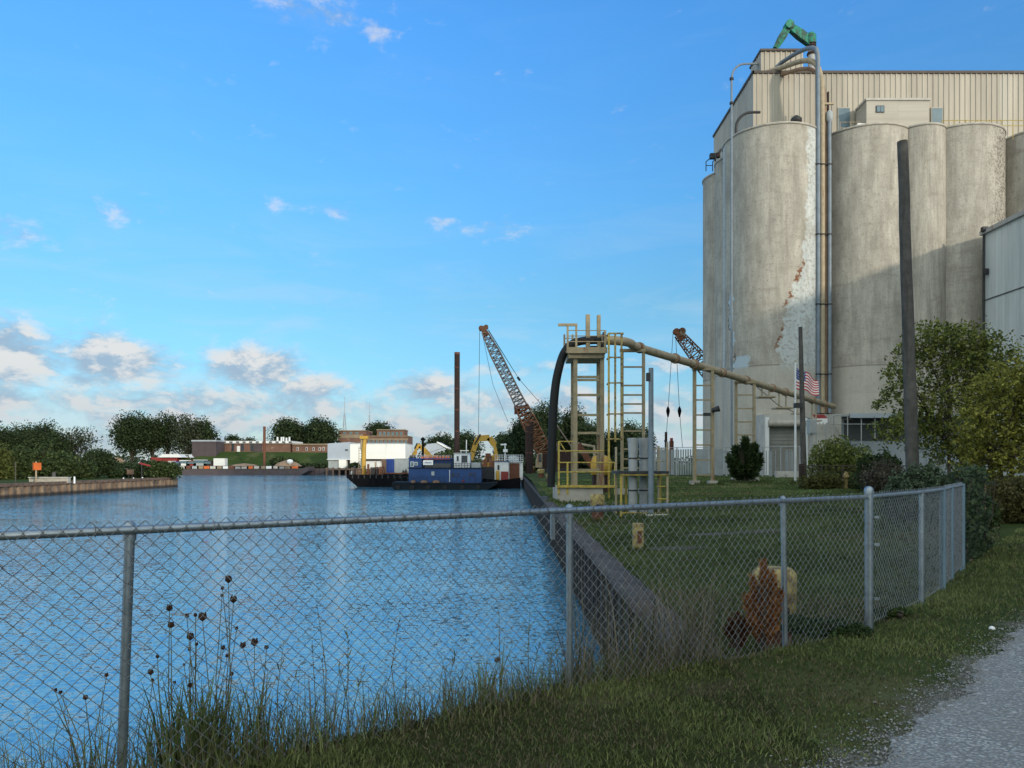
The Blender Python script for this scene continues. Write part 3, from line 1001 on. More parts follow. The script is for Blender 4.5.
# pale metal shed at the right, running toward the viewer and far past the frame
PX = 41.75
h = thing('metal_shed', 'tall pale blue-grey metal shed wall entering at the right edge', 'building', (PX, 66, 2))
mb = MB()
mb.add(*ribbed((PX, 65.9), (PX, -62), 1.5, 24.0, .9, .014))
mb.add([(PX, 65.9, 1.5), (78, 65.9, 1.5), (78, 65.9, 24), (60, 65.9, 28), (PX, 65.9, 24)], [(0, 1, 2, 3, 4)])
mb.add([(PX, -62, 1.5), (78, -62, 1.5), (78, -62, 24), (60, -62, 28), (PX, -62, 24)], [(4, 3, 2, 1, 0)])
mb.add([(78, 65.9, 1.5), (78, -62, 1.5), (78, -62, 24), (78, 65.9, 24)], [(0, 1, 2, 3)])
mb.build('walls', 'pale_siding', h)
mb = MB()
mb.add([(PX - .15, 66.05, 24.02), (60, 66.05, 28.2), (60, -62.2, 28.2), (PX - .15, -62.2, 24.02)], [(0, 1, 2, 3)])
mb.add([(60, 66.05, 28.2), (78.2, 66.05, 24.02), (78.2, -62.2, 24.02), (60, -62.2, 28.2)], [(0, 1, 2, 3)])
mb.build('roof', 'roof_grey', h)
mb = MB()
mb.box(PX - .28, PX + .02, -62.2, 66.1, 23.75, 24.12)
mb.build('roof_trim', 'pipe_grey', h)
mb = MB()
for z in (11.2, 17.9):
    mb.box(PX - .07, PX + .02, -62, 65.8, z, z + .09)
mb.build('seam_strip', 'roof_dark', h)
MB().tube([(PX - .13, 65.75, 2), (PX - .13, 65.75, 23.7)], .09, 8).build('downpipe', 'dark_steel', h)
MB().box(PX - .5, PX - .05, 65.2, 65.6, 23.9, 24.3).build('vent_cowl', 'dark_steel', h)
MB().box(PX - .45, PX - .1, 65.1, 65.4, 20.1, 20.6).build('pipe_bracket', 'dark_steel', h)

# ------------------------------------------------------------------ pipes on the elevator
def arc(c, r, a0, a1, n=10, plane='xz'):
    out = []
    for i in range(n + 1):
        a = R(a0 + (a1 - a0) * i / n)
        if plane == 'xz':
            out.append((c[0] + r * math.cos(a), c[1], c[2] + r * math.sin(a)))
    return out


def riser(name, label, px, Y, r, m_, top_pts, zbot=8.2, clamps=4, cat='pipe'):
    x = at(px, 0, Y)[0]
    t = thing(name, label, cat, (x, Y, zbot), 'tall pipes in the gap between the silos')
    top = [Vector(p) for p in top_pts]
    MB().tube([(x, Y, zbot), (x, Y, 20)] + spline([(x, Y, 32)] + top, 5), r, 10).build('pipe', m_, t)
    for z in np.linspace(zbot + 3.5, 31, clamps):
        MB().lathe(x, Y, [(r + .04, z), (r + .04, z + .12)], 10).build('clamp', 'dark_steel', t)
    return t


PY = 68.55
x1 = at(818.5, 0, PY)[0]
riser('conveying_pipe', 'thin blue-grey pipe, leftmost of the tall bundle, bent over at the very top', 818.0, PY, .20, 'pipe_blue',
      [(x1 - .05, PY, 39.0), (x1 - .1, PY, 41.3), (x1 - .25, PY + .6, 42.1), (x1 - .7, PY + 2.2, 42.75), (x1 - 1.6, PY + 4.6, 43.0), (x1 - 2.4, PY + 5.4, 42.4)])
x2 = at(822.0, 0, PY)[0]
riser('conveying_pipe', 'tan pipe, second of the tall bundle, sweeping onto the roof', 822.3, PY + .1, .24, 'tan_paint',
      [(x2, PY, 37.4), (x2 - .1, PY + .1, 39.3), (x2 - .5, PY + .4, 40.6), (x2 - 1.2, PY + 1.5, 41.4), (x2 - 2.4, PY + 3.6, 41.9), (x2 - 4.5, PY + 6.6, 42.4)])
x3 = at(825.6, 0, PY)[0]
riser('conveying_pipe', 'rusty brown pipe in the middle of the tall bundle', 825.8, PY + .35, .18, 'pipe_brown',
      [(x3, PY + .3, 37.0), (x3 - .15, PY + .4, 38.6), (x3 - .6, PY + .8, 40.0), (x3 - 1.5, PY + 2.0, 40.9), (x3 - 3.2, PY + 5.0, 41.6), (x3 - 5.4, PY + 6.8, 41.8)])
x4 = at(829.3, 0, PY)[0]
riser('conveying_pipe', 'blue-grey pipe, rightmost of the tall bundle, ending below the roof line', 829.6, PY, .17, 'pipe_blue', [(x4, PY, 34.3), (x4 + .02, PY, 35.0)])
t = thing('pipe_filter', 'small silver filter can at the top of the right-hand pipe', 'filter', (x4 + .1, PY, 35))
MB().lathe(x4 + .02, PY, [(.14, 34.95), (.30, 35.15), (.30, 35.75), (.15, 36.0)], 14).build('can', 'container_grey', t)
MB().obox((x2 - .1, PY, 36.65), (x4 + .4, PY, 36.65), .16, .16).build('bracket', 'tan_paint', t)

# rack behind the pipes
t = thing('pipe_ladder', 'dark rusty cable rack behind the tall pipe bundle', 'rack', (at(824, 0, 68)[0], 68.3, 8))
xa, xb = at(820.5, 0, 69.5)[0], at(828, 0, 69.5)[0]
for x in (xa, xb):
    MB().box(x - .07, x + .07, 69.4, 69.6, 7.9, 38.2).build('upright', 'dark_rust', t)
for z in (13.0, 17.2, 21.0, 26.0, 31.5, 36.6):
    MB().box(xa, xb, 69.42, 69.56, z, z + .1).build('rung', 'dark_rust', t)

# gooseneck at the left corner
xg = at(731.6, 0, 67.3)[0]
t = thing('vent_pipe', 'grey gooseneck pipe rising up the left edge and turning into the penthouse', 'pipe', (xg, 68.5, 6))
pts = [(xg, 67.3, 4.0), (xg, 67.3, 20), (xg, 67.3, 38.3)] + [at(731.6 + 1.15 * FPX / 67.3 * (1 - math.cos(R(a))), 78.5 - 14.5 * math.sin(R(a)), 67.3 + a / 90 * 2.2) for a in range(12, 91, 13)] + [at(755.5, 63.5, 73.2), at(757, 64, 75.2)]
MB().tube(pts, .095, 10).build('pipe', 'pipe_blue', t)
for z in (36.0, 38.2):
    MB().lathe(xg, 67.3, [(.19, z), (.19, z + .18)], 10).build('coupling', 'dark_steel', t)
for (label, px, py, Y, r_) in (('small bent vent pipe just above the corner silo roof edge', 736, 128, 71.0, 1.5), ('small bent vent pipe above the second shaded silo', 718, 157, 75.0, 1.0)):
    x, _, z = at(px, py, Y)
    t = thing('roof_vent', label, 'pipe', (x, Y, STOP))
    MB().tube([(x, Y, STOP), (x, Y, z)] + [(x + r_ - r_ * math.cos(R(a)), Y, z + r_ * math.sin(R(a))) for a in range(15, 91, 15)] + [(x + r_ + .8, Y, z + r_)], .13, 8).build('pipe', 'dark_steel', t)
    MB().lathe(x, Y, [(.22, STOP), (.22, STOP + .45)], 10).build('flange', 'dark_rust', t)
# floodlight on the left silo
x, _, z = at(714, 157, 78.0)
t = thing('floodlight', 'tiny floodlight and whip aerial at the left rim of the silos', 'floodlight', (x, 78, z - 3))
MB().tube([(x + .3, 78, STOP), (x + .1, 78, z)], .05, 6).build('stand', 'dark_steel', t)
MB().box(x - .45, x + .1, 77.7, 78.2, z - .2, z + .3).build('lamp_head', 'dark_steel', t)
t = thing('rim_ladder', 'small bent ladder hoop on the rim of the farthest left silo', 'ladder', (at(707, 0, 79)[0], 79, STOP))
xl = at(706, 0, 79)[0]
mb = MB()
for dx_ in (0, .7):
    mb.tube([(xl + dx_, 79, STOP + .2), (xl + dx_, 79, STOP + 1.2), (xl + dx_ + .5, 79.4, STOP + 1.7)], .05, 6)
mb.tube([(xl, 79, STOP + .8), (xl + .7, 79, STOP + .8)], .04, 6)
mb.build('hoop', 'dark_steel', t)

# fat grey stack on the roof
t = thing('roof_stack', 'fat pale grey stack with a dark collar on the headhouse roof', 'chimney', (at(811, 0, 74)[0], 74, HZ1))
xs_ = at(811.5, 0, 74)[0]
MB().lathe(xs_, 74, [(.34, HZ1 - .1), (.34, 45.2), (.30, 45.9)], 18).build('stack', 'pipe_grey', t)
mb = MB()
for z in (44.1, 44.9):
    mb.lathe(xs_, 74, [(.42, z), (.46, z + .1), (.42, z + .25)], 18)
mb.build('collar', 'dark_rust', t)

# green jointed unloading arm on the roof
t = thing('loader_arm', 'green jointed loading arm folded into an inverted V above the penthouse', 'loader', (xs_, 74, 45.0))
P0, P1, P2 = Vector(at(811, 43, 74)), Vector(at(788.5, 26, 74.2)), Vector(at(775.5, 48.5, 74.6))
def boxarm(p, q, w0, w1, mi=0):
    mb = MB()
    p, q = Vector(p), Vector(q)
    d = (q - p).normalized()
    u = d.cross(Vector((0, 1, 0))).normalized()
    s = Vector((0, 1, 0))
    vs = []
    for c_, w_ in ((p, w0), (p.lerp(q, .5), max(w0, w1) * 1.08), (q, w1)):
        for a, b_ in ((-1, -1), (1, -1), (1, 1), (-1, 1)):
            vs.append(c_ + s * a * w_ * .4 + u * b_ * w_ / 2)
    fs = []
    for k in (0, 4):
        fs += [(k, k + 4, k + 5, k + 1), (k + 1, k + 5, k + 6, k + 2), (k + 2, k + 6, k + 7, k + 3), (k + 3, k + 7, k + 4, k)]
    fs += [(0, 1, 2, 3), (11, 10, 9, 8)]
    return mb.add(vs, fs, mi)
boxarm(P0, P1, .75, .6).build('inner_arm', 'green_paint', t)
boxarm(P1, P2, .7, .5).build('outer_arm', 'green_paint', t)
MB().tube([P1 + Vector((0, -.45, 0)), P1 + Vector((0, .45, 0))], .42, 14).build('joint', 'green_paint', t)
MB().tube([P0.lerp(P1, .15) + Vector((.2, 0, -.55)), P0.lerp(P1, .7) + Vector((0, 0, -.5))], .1, 8).build('ram', 'dark_steel', t)
MB().lathe(P0.x, P0.y, [(.5, 45.2), (.5, 46.0), (.3, 46.3)], 14).build('turntable', 'green_paint', t)

# ================================================================== HOSE TOWER AND CONVEYING PIPE
TY = 38.0
def gz(x, y): return float(ground_z(x, y))
t = thing('hose_tower', 'tan steel tower with a railed top platform beside the quay wall', 'tower', (3.9, TY, 2.4))
lx, rx = at(575.3, 0, TY)[0], at(602, 0, TY)[0]
PLZ = at(0, 353, TY)[2]
for (x, y_) in ((lx, TY), (rx, TY), (lx, TY + 1.5), (rx, TY + 1.5)):
    mb = MB()
    mb.box(x - .10, x + .10, y_ - .125, y_ - .085, 2.3, PLZ).box(x - .10, x + .10, y_ + .085, y_ + .125, 2.3, PLZ).box(x - .03, x + .03, y_ - .085, y_ + .085, 2.3, PLZ)
    mb.build('leg', 'tower_paint', t)
for py in (377, 380, 395, 415, 433, 452, 470):
    z = at(0, py, TY)[2]
    MB().box(lx + .12, rx - .12, TY - .05, TY + .05, z - .06, z + .06).build('crossbar', 'tower_paint', t)
for py in (395, 433):
    z = at(0, py, TY)[2]
    for x in (lx, rx):
        MB().box(x - .05, x + .05, TY + .13, TY + 1.38, z - .07, z + .07).build('side_bar', 'tower_paint', t)
px0, px1 = at(566, 0, TY)[0], at(606, 0, TY)[0]
MB().box(px0, px1, TY - .5, TY + 2.0, PLZ, PLZ + .10).box(px0, px1, TY - .52, TY - .46, PLZ - .08, PLZ + .22).box(px0 + .1, px1 - .1, TY - .3, TY + 1.8, PLZ - .30, PLZ).build('platform', 'tower_paint', t)
rl = MB()
zt = at(0, 332, TY)[2]
for z in (zt, zt - .28, zt - .56, PLZ + .5):
    rl.tube([(px0 + .05, TY - .45, z), (px1 - .1, TY - .45, z)], .025, 6)
    rl.tube([(px0 + .05, TY + 1.9, z), (px1 - .1, TY + 1.9, z)], .025, 6)
rl = rl.build('railing', 'tower_paint', t)
for x in (px0 + .05, at(575.5, 0, TY)[0], px1 - .1):
    for yy_ in (TY - .45, TY + 1.9):
        MB().box(x - .05, x + .05, yy_ - .05, yy_ + .05, PLZ + .1, at(0, 328 if x < px1 - .5 else 332, TY)[2]).build('rail_post', 'tower_paint', rl)
z = at(0, 326.5, TY)[2]
MB().obox((at(557.5, 0, TY)[0], TY - .45, z), (at(576.5, 0, TY)[0], TY - .45, z), .11, .13).build('davit_bar', 'tower_paint', t)
for a, b_, top in ((586.5, 590.5, 313.5), (597.8, 601.2, 314)):
    xa, xb = at(a, 0, TY)[0], at(b_, 0, TY)[0]
    MB().box(xa, xb, TY + .2, TY + .5, PLZ, at(0, top, TY)[2]).build('mast_post', 'tower_paint', t)
MB().box(at(603, 0, TY)[0], at(606, 0, TY)[0], TY, TY + .3, PLZ, at(0, 332, TY)[2]).box(at(590, 0, TY)[0], at(604, 0, TY)[0], TY + .6, TY + 1.1, PLZ + .1, at(0, 338, TY)[2] - .3).build('valve_gear', 'dark_steel', t)

# concrete footing with yellow railed deck
t = thing('tower_base', 'concrete footing with a yellow railed deck at the foot of the hose tower', 'footing', (3.9, 37.5, 1.6))
bx0, bx1 = at(557, 0, 36.6)[0], at(617, 0, 36.6)[0]
MB().box(bx0, at(603, 0, 36.6)[0], 36.6, 40.4, 1.2, 2.34).build('footing', 'conc_base', t)
MB().box(bx0 - .02, bx1, 36.45, 36.75, 2.34, 2.46).build('deck_edge', 'yellow_paint', t)
mb = MB()
for py, e in ((441.5, 573), (451, 604), (462.5, 615), (472, 615)):
    z = at(0, py, 36.6)[2]
    mb.tube([(bx0 + .12, 36.6, z), (at(e, 0, 36.6)[0], 36.6, z)], .035, 6)
mb.build('rail', 'yellow_paint', t)
for px, top in ((558.8, 441), (567.5, 463), (608.8, 335), (615, 463)):
    x = at(px, 0, 36.6)[0]
    if top == 335: continue
    MB().box(x - .045, x + .045, 36.56, 36.64, 2.0, at(0, top, 36.6)[2]).build('rail_post', 'yellow_paint', t)
mb = MB()
mb.tube([(bx0 + .12, 36.6, at(0, 441.5, 36.6)[2]), (bx0 + .45, 36.6, at(0, 452, 36.6)[2])], .03, 6)
mb.build('rail_brace', 'yellow_paint', t)

# caged ladder
t = thing('access_ladder', 'yellow caged ladder rising to the tower platform', 'ladder', (at(612, 0, 37.2)[0], 37.2, 2.3))
for px, top in ((608.8, 333), (615.2, 333.5), (621.5, 333)):
    x = at(px, 0, 37.0)[0]
    MB().box(x - .045, x + .045, 36.95, 37.05, 1.8 if px < 612 else 4.6, at(0, top, 37.0)[2]).build('stringer', 'yellow_paint' if px < 612 else 'faded_yellow', t)
for py in (333.5, 357.5, 383, 414, 439):
    z = at(0, py, 37.0)[2]
    MB().box(at(608.8, 0, 37)[0], at(623.5, 0, 37)[0], 36.92, 37.0, z - .035, z + .035).box(at(623, 0, 37)[0] - .03, at(623, 0, 37)[0] + .03, 36.95, 37.7, z - .035, z + .035).box(at(608.8, 0, 37)[0] - .03, at(608.8, 0, 37)[0] + .03, 37.05, 37.7, z - .035, z + .035).build('cage_hoop', 'faded_yellow', t)

# black unloading hose
t = thing('unloading_hose', 'thick black rubber hose arching off the tower platform down to the quay', 'hose', (2.0, TY, 1.7))
hp = [(551.0, 487), (551.6, 465), (552.2, 440), (553.3, 410), (555.6, 385), (559, 368), (563.5, 354), (570, 345.5), (579, 341.6), (590, 340.4), (603, 340.2)]
hq = spline([at(a, b_, TY + .35) for a, b_ in hp], 4)
MB().tube(hq, list(np.interp(np.arange(len(hq)), [0, 8, 20, len(hq) - 1], [.20, .23, .22, .2])), 14).build('hose', 'rubber', t)
mb = MB()
for (a, b_) in ((9, 10),):
    p = Vector(at(*hp[10], TY + .35))
    mb.tube([p - Vector((.1, 0, 0)), p + Vector((.15, 0, 0))], .30, 14)
mb.build('coupling', 'tan_paint', t)

# tan conveying pipe with trestles
pp = [at(603, 340.2, TY + .35), at(618, 340.8, TY + .6), at(630, 343.0, 40.2)]
KN = [(640, 348.0, 41.5), (702, 366.5, 47.0), (745, 379.8, 51.6), (795, 395.0, 58.4), (834, 406.8, 65.2)]
pts = pp + [at(*k) for k in KN]
t = thing('conveying_pipe', 'long tan pipe sloping from the hose tower across to the silos', 'pipe', (pts[4][0], pts[4][1], pts[4][2]))
MB().tube(spline(pts[:6], 5) + [Vector(q) for q in pts[6:]], .235, 14).build('pipe', 'tan_paint', t)
def along(px):
    """point of the pipe whose X/Y ratio matches that column"""
    u = (px - 512) / FPX
    for a, b_ in zip(pts[:-1], pts[1:]):
        fa, fb = a[0] - u * a[1], b_[0] - u * b_[1]
        if fa * fb <= 0 and fa != fb:
            k = fa / (fa - fb)
            return Vector(a).lerp(Vector(b_), k)
    return Vector(pts[-1])
for px in (639.5, 675, 694, 722, 746, 772, 785, 812, 824):
    p = along(px)
    d = (Vector(pts[-1]) - Vector(pts[3])).normalized()
    MB().tube([p - d * .10, p + d * .10], .31, 14).build('flange', 'tan_paint' if px < 640 else 'pipe_brown', t)
for px0_, px1_, dz in ((762, 769, 11), (779, 786, 17), (795, 797, 18), (812, 816, 20)):
    pa, pb = along(px0_), along(px1_)
    s = pa[1] / FPX
    mb = MB()
    for p in (pa, pb):
        mb.box(p.x - .05, p.x + .05, p.y - .05, p.y + .05, p.z - dz * s, p.z)
    mb.box(pa.x - .2, pb.x + .2, pa.y - .08, pb.y + .08, pa.z - dz * s - .1, pa.z - dz * s)
    mb.build('hanger', 'tan_paint', t)
mb = MB()
pa, pb = along(757), along(812)
mb.tube([pa - Vector((0, 0, .25)), pa.lerp(pb, .35) - Vector((0, 0, 1.15)), pb - Vector((0, 0, 1.6))], .025, 5)
mb.build('cable', 'dark_steel', t)

def trestle(label, pa, pb, Y, ztop, rungs, m_='tower_paint', w=.16, foot=True):
    xa, xb = at(pa, 0, Y)[0], at(pb, 0, Y)[0]
    g = gz((xa + xb) / 2, Y)
    t = thing('trestle', label, 'trestle', ((xa + xb) / 2, Y, g), 'ladder-like trestles under the long tan pipe')
    for x in (xa, xb):
        lg = MB().box(x - w / 2, x + w / 2, Y - w / 2, Y + w / 2, g + .1, ztop).build('leg', m_, t)
        if foot:
            MB().box(x - .28, x + .28, Y - .28, Y + .28, g - .3, g + .28).build('footing', 'conc_base', lg)
    for py in rungs:
        z = at(0, py, Y)[2]
        MB().box(xa + w / 2, xb - w / 2, Y - .04, Y + .04, z - .045, z + .045).build('rung', m_, t)
    MB().box(xa - w * .7, xb + w * .7, Y - .13, Y + .13, ztop, ztop + .16).build('head_beam', m_, t)
    return t

trestle('trestle closest to the hose tower, tan with many rungs', 622, 643.5, 41.3, at(0, 352, 41.3)[2], (367, 385.5, 395, 404, 413, 431, 449, 459, 468))
t = trestle('middle trestle standing on the mown lawn with a small floodlight', 694.5, 712.3, 47.0, at(0, 370.5, 47)[2], (385.5, 400, 415, 430, 445, 460, 475), w=.20)
MB().box(at(703.5, 0, 46.8)[0], at(710.5, 0, 46.8)[0], 46.78, 46.9, at(0, 416.2, 47)[2], at(0, 413, 47)[2]).build('name_plate', 'dark_steel', t)
x, y_, z = at(715, 410.5, 46.8)
MB().tube([(x - .2, y_, z), (x + .25, y_ - .15, z + .12)], [.13, .2], 10).build('floodlight', 'dark_steel', t)
trestle('trestle half hidden behind the dark cypress bush', 736, 754, 51.6, at(0, 383.5, 51.6)[2], (395, 408.5, 422, 435, 449), w=.17)

# blue-grey lamp post
LX, LY = at(651, 0, 26)[0], 26.0
t = thing('lamp_post', 'slim blue-grey lamp post in front of the twin grey tanks', 'lamp post', (LX, LY, gz(LX, LY)))
MB().tube([(LX, LY, 1.7), (LX, LY, at(0, 368, 26)[2])], [.10, .085], 12).build('pole', 'pipe_blue', t)
MB().box(LX - .16, LX - .05, LY - .1, LY + .1, at(0, 381, 26)[2], at(0, 373, 26)[2]).build('lamp_head', 'dark_steel', t)
MB().box(LX - .2, LX + .55, LY - .25, LY + .25, 1.62, 1.76).build('base_plate', 'conc_light', t)

# twin grey tanks on a yellow stand
t = thing('filter_tanks', 'pair of upright grey cylinders through a yellow work stand', 'tank', (4.4, 26.6, 1.75))
def tk(px, Y, r):
    x = at(px, 0, Y)[0]
    z = [at(0, q_, Y)[2] for q_ in (516, 455, 441, 438)]
    MB().lathe(x, Y, [(r * .92, z[0]), (r * .95, z[1]), (r * 1.12, z[2]), (r * 1.2, z[3] - .05), (r * 1.2, z[3])], 20).build('cylinder', 'pipe_grey', t)
    for q_ in (459, 491):
        zz = at(0, q_, Y)[2]
        MB().lathe(x, Y, [(r * 1.05, zz), (r * 1.05, zz + .05)], 20).build('strap', 'dark_steel', t)
tk(633, 26.6, .17)
tk(643.5, 27.0, .16)
t = thing('work_stand', 'yellow tubular work stand with a dark grating around the grey cylinders', 'platform', (4.6, 26.6, 1.75))
xa, xb = at(619.5, 0, 26.3)[0], at(667.5, 0, 26.3)[0]
zd = at(0, 472.5, 26.3)[2]
MB().box(xa - .12, xb + .02, 26.1, 27.6, zd - .04, zd + .05).build('grating', 'dark_steel', t)
for px, top, yy_ in ((621, 473, 26.2), (660, 473, 27.4), (667.3, 442, 26.2), (616, 447, 27.5), (626, 473, 27.5), (658.5, 446, 26.9)):
    x = at(px, 0, yy_)[0]
    MB().box(x - .035, x + .035, yy_ - .035, yy_ + .035, 1.65, at(0, top, yy_)[2]).build('leg', 'yellow_paint' if top > 460 else 'tan_paint', t)
mb = MB()
for py in (486.5, 499, 513):
    z = at(0, py, 26.2)[2]
    mb.tube([(at(657, 0, 26.2)[0], 26.2, z), (xb, 26.2, z)], .028, 6)
z = at(0, 513, 26.2)[2]
mb.tube([(at(621, 0, 26.2)[0], 26.2, z), (xb, 26.2, z)], .028, 6)
z = at(0, 475, 26.2)[2]
mb.tube([(at(621, 0, 26.2)[0], 26.15, z), (xb, 26.15, z)], .03, 6)
mb.build('rail', 'yellow_paint', t)
mb = MB()
for py in (449, 461):
    z = at(0, py, 26.9)[2]
    mb.tube([(at(648, 0, 26.9)[0], 26.9, z), (at(667, 0, 26.2)[0], 26.3, z)], .015, 5)
mb.build('guard_chain', 'tan_paint', t)

# yellow and rusty hoist behind the tower
HY = 44.0
x0_, g = at(598, 0, HY)[0], gz(at(598, 0, HY)[0], HY)
t = thing('hoist', 'orange-yellow winch motor with a rusty jib behind the tower railings', 'winch', (x0_, HY, g))
mb = MB()
p = Vector(at(601, 466, HY))
mb.lathe(p.x, p.y, [(.30, p.z - .6), (.62, p.z - .5), (.66, p.z + .2), (.5, p.z + .55), (.2, p.z + .65)], 14)
mb.build('motor_cover', 'excavator_yellow', t)
MB().box(p.x - .5, p.x + .5, HY - .4, HY + .4, g - .2, p.z - .5).build('pedestal', 'dark_rust', t)
q1, q2, q3 = Vector(at(594, 469, HY)), Vector(at(578, 444, HY)), Vector(at(594, 446.5, HY))
MB().obox(q1, q2, .2, .35).build('jib', 'rust', t)
MB().tube([q2, q3, Vector(at(594.5, 462, HY))], .09, 8).build('hook_arm', 'tan_paint', t)

# ------------------------------------------------------------------ mooring bollards on the lawn
def yellow_bollard(label, px, py_base, w, h, g=None, wornness='faded_yellow'):
    zg = 1.70
    Y = FPX * (EYE - zg) / (py_base - 464)
    x = at(px, 0, Y)[0]
    zg = gz(x, Y)
    t = thing('bollard', label, 'bollard', (x, Y, zg), 'mooring bollards along the quay')
    r = w / 2
    MB().lathe(x, Y, [(r * .8, zg - .2), (r * .8, zg + h * .44), (r * .86, zg + h * .47)], 28).build('post', 'rust', t)
    MB().lathe(x, Y, [(r * .9, zg + h * .46), (r, zg + h * .49), (r * 1.02, zg + h * .91), (r * .97, zg + h * .95), (r * .80, zg + h * .995), (r * .3, zg + h * 1.01), (0.001, zg + h * 1.01)], 32).build('cap', wornness, t)
    return t, x, Y, zg
t, x, Y, zg = yellow_bollard('big flaking yellow mooring bollard directly behind the fence', 774, 641, .43, .84)
MB().tube([(x - .02, Y - .20, zg + .44), (x - .02, Y - .27, zg + .44)], .085, 14).build('rust_socket', 'dark_rust', t)
t, x, Y, zg = yellow_bollard('yellow bollard on a dark rusted stem below the tower footing', 597.5, 519, .47, .92)
MB().tube([(x, Y - .20, zg + .50), (x, Y - .26, zg + .50)], .1, 12).build('rust_socket', 'dark_rust', t)
yellow_bollard('small yellow bollard at the quay edge, left of the tower footing', 549.5, 487, .62, .7)
yellow_bollard('yellow bollard farther along the quay, beyond the black hose', 541, 481.5, .75, .9)
yellow_bollard('tiny yellow bollard farthest along the quay, near the tug', 533.5, 475.5, .8, 1.1)
Y = 745 * 1.8 / (548 - 464)
x = at(638, 0, Y)[0]
t = thing('marker_post', 'square yellow marker post standing alone on the lawn', 'post', (x, Y, gz(x, Y)))
zz = gz(x, Y)
MB().box(x - .11, x + .11, Y - .10, Y + .10, zz - .1, zz + .62).build('post', 'faded_yellow', t, bevel=.02)
MB().box(x - .03, x + .06, Y - .115, Y - .10, zz + .2, zz + .46).build('rust_plate', 'rust', t)
x, Y = at(846, 0, 42)[0], 42.0
zz = gz(x, Y)
t = thing('hydrant', 'small bright yellow hydrant before the dark overgrown fence', 'hydrant', (x, Y, zz))
MB().lathe(x, Y, [(.14, zz - .1), (.11, zz + .15), (.11, zz + .62), (.17, zz + .66), (.17, zz + .74), (.11, zz + .88), (.03, zz + 1.0)], 16).build('barrel', 'faded_yellow', t)
MB().tube([(x - .21, Y, zz + .5), (x + .21, Y, zz + .5)], .06, 10).build('outlet', 'faded_yellow', t)

# ------------------------------------------------------------------ poles and flag
def wpole(label, x0, y0, zb, x1, zt, r0, r1, name='utility_pole'):
    t = thing(name, label, 'pole', (x0, y0, zb), None)
    n_ = 14
    pts_ = [(x0 + (x1 - x0) * k / n_ + rng.normal(0, .006), y0 + rng.normal(0, .006), zb + (zt - zb) * k / n_) for k in range(n_ + 1)]
    MB().tube(pts_, list(np.linspace(r0, r1, n_ + 1)), 14).build('shaft', 'wood_pole', t)
    return t
xa, xb = at(914, 0, 22)[0], at(902.3, 0, 22)[0]
t = wpole('tall bare wooden utility pole leaning left among the bushes', xa, 22, 1.8, xb, at(0, 141.5, 22)[2], .19, .145)

xa, xb = at(804, 0, 47)[0], at(800.5, 0, 47)[0]
t = wpole('thin short wooden post right of the flagpole', xa, 47, 2.1, xb, at(0, 327, 47)[2], .19, .12)
x, _, z = at(797.5, 405.5, 46.8)
MB().box(x - .2, x + .22, 46.6, 46.95, z - .15, z + .15).build('lamp_box', 'dark_steel', t)
FY = 49.0
fx = at(795.4, 0, FY)[0]
t = thing('flagpole', 'slender white flagpole in front of the loading shed', 'flagpole', (fx, FY, gz(fx, FY)))
MB().tube([(fx, FY, gz(fx, FY) - .2), (fx, FY, at(0, 362, FY)[2])], [.085, .05], 12).build('pole', 'white_paint', t)
MB().lathe(fx, FY, [(.01, at(0, 362, FY)[2] - .02), (.08, at(0, 362, FY)[2] + .05), (.01, at(0, 362, FY)[2] + .14)], 10).build('finial', 'tan_paint', t)
# flag: real stripes and canton on a rippling cloth
t = thing('flag', 'stars and stripes flag half blown out from the white flagpole', 'flag', (fx, FY, at(0, 367, FY)[2]))
fl_w, fl_h = at(817.5, 0, FY)[0] - fx, 21 * FY / FPX
NU, NV = 52, 13 * 2
V = []
ztop = at(0, 367.5, FY)[2]
for j in range(NV + 1):
    for i in range(NU + 1):
        u, v = i / NU, j / NV
        rip = math.sin(u * 9.5 + v * 1.2)
        V.append((fx + .09 + u * fl_w * .98, FY + .05 + .13 * rip * (.2 + u), ztop - v * fl_h * (1 - .25 * u) - u * .80 - .09 * u * math.sin(u * 8.5 + .6) - .03 * rip))
fs, mi_ = [], []
for j in range(NV):
    for i in range(NU):
        a = j * (NU + 1) + i
        fs.append((a, a + 1, a + NU + 2, a + NU + 1))
        stripe = j // 2
        m_ = 0 if stripe % 2 == 0 else 1
        if stripe < 7 and i < NU * .4:
            ci, cj = i, j
            m_ = 1 if (cj % 3 == 1 and (ci + (cj // 3) * 1) % 3 == 1) else 2
        mi_.append(m_)
mb = MB()
mb.v = V; mb.f = fs; mb.mi = mi_; mb.sm = [True] * len(fs)
mb.build('cloth', ['flag_red', 'flag_white', 'flag_blue'], t)

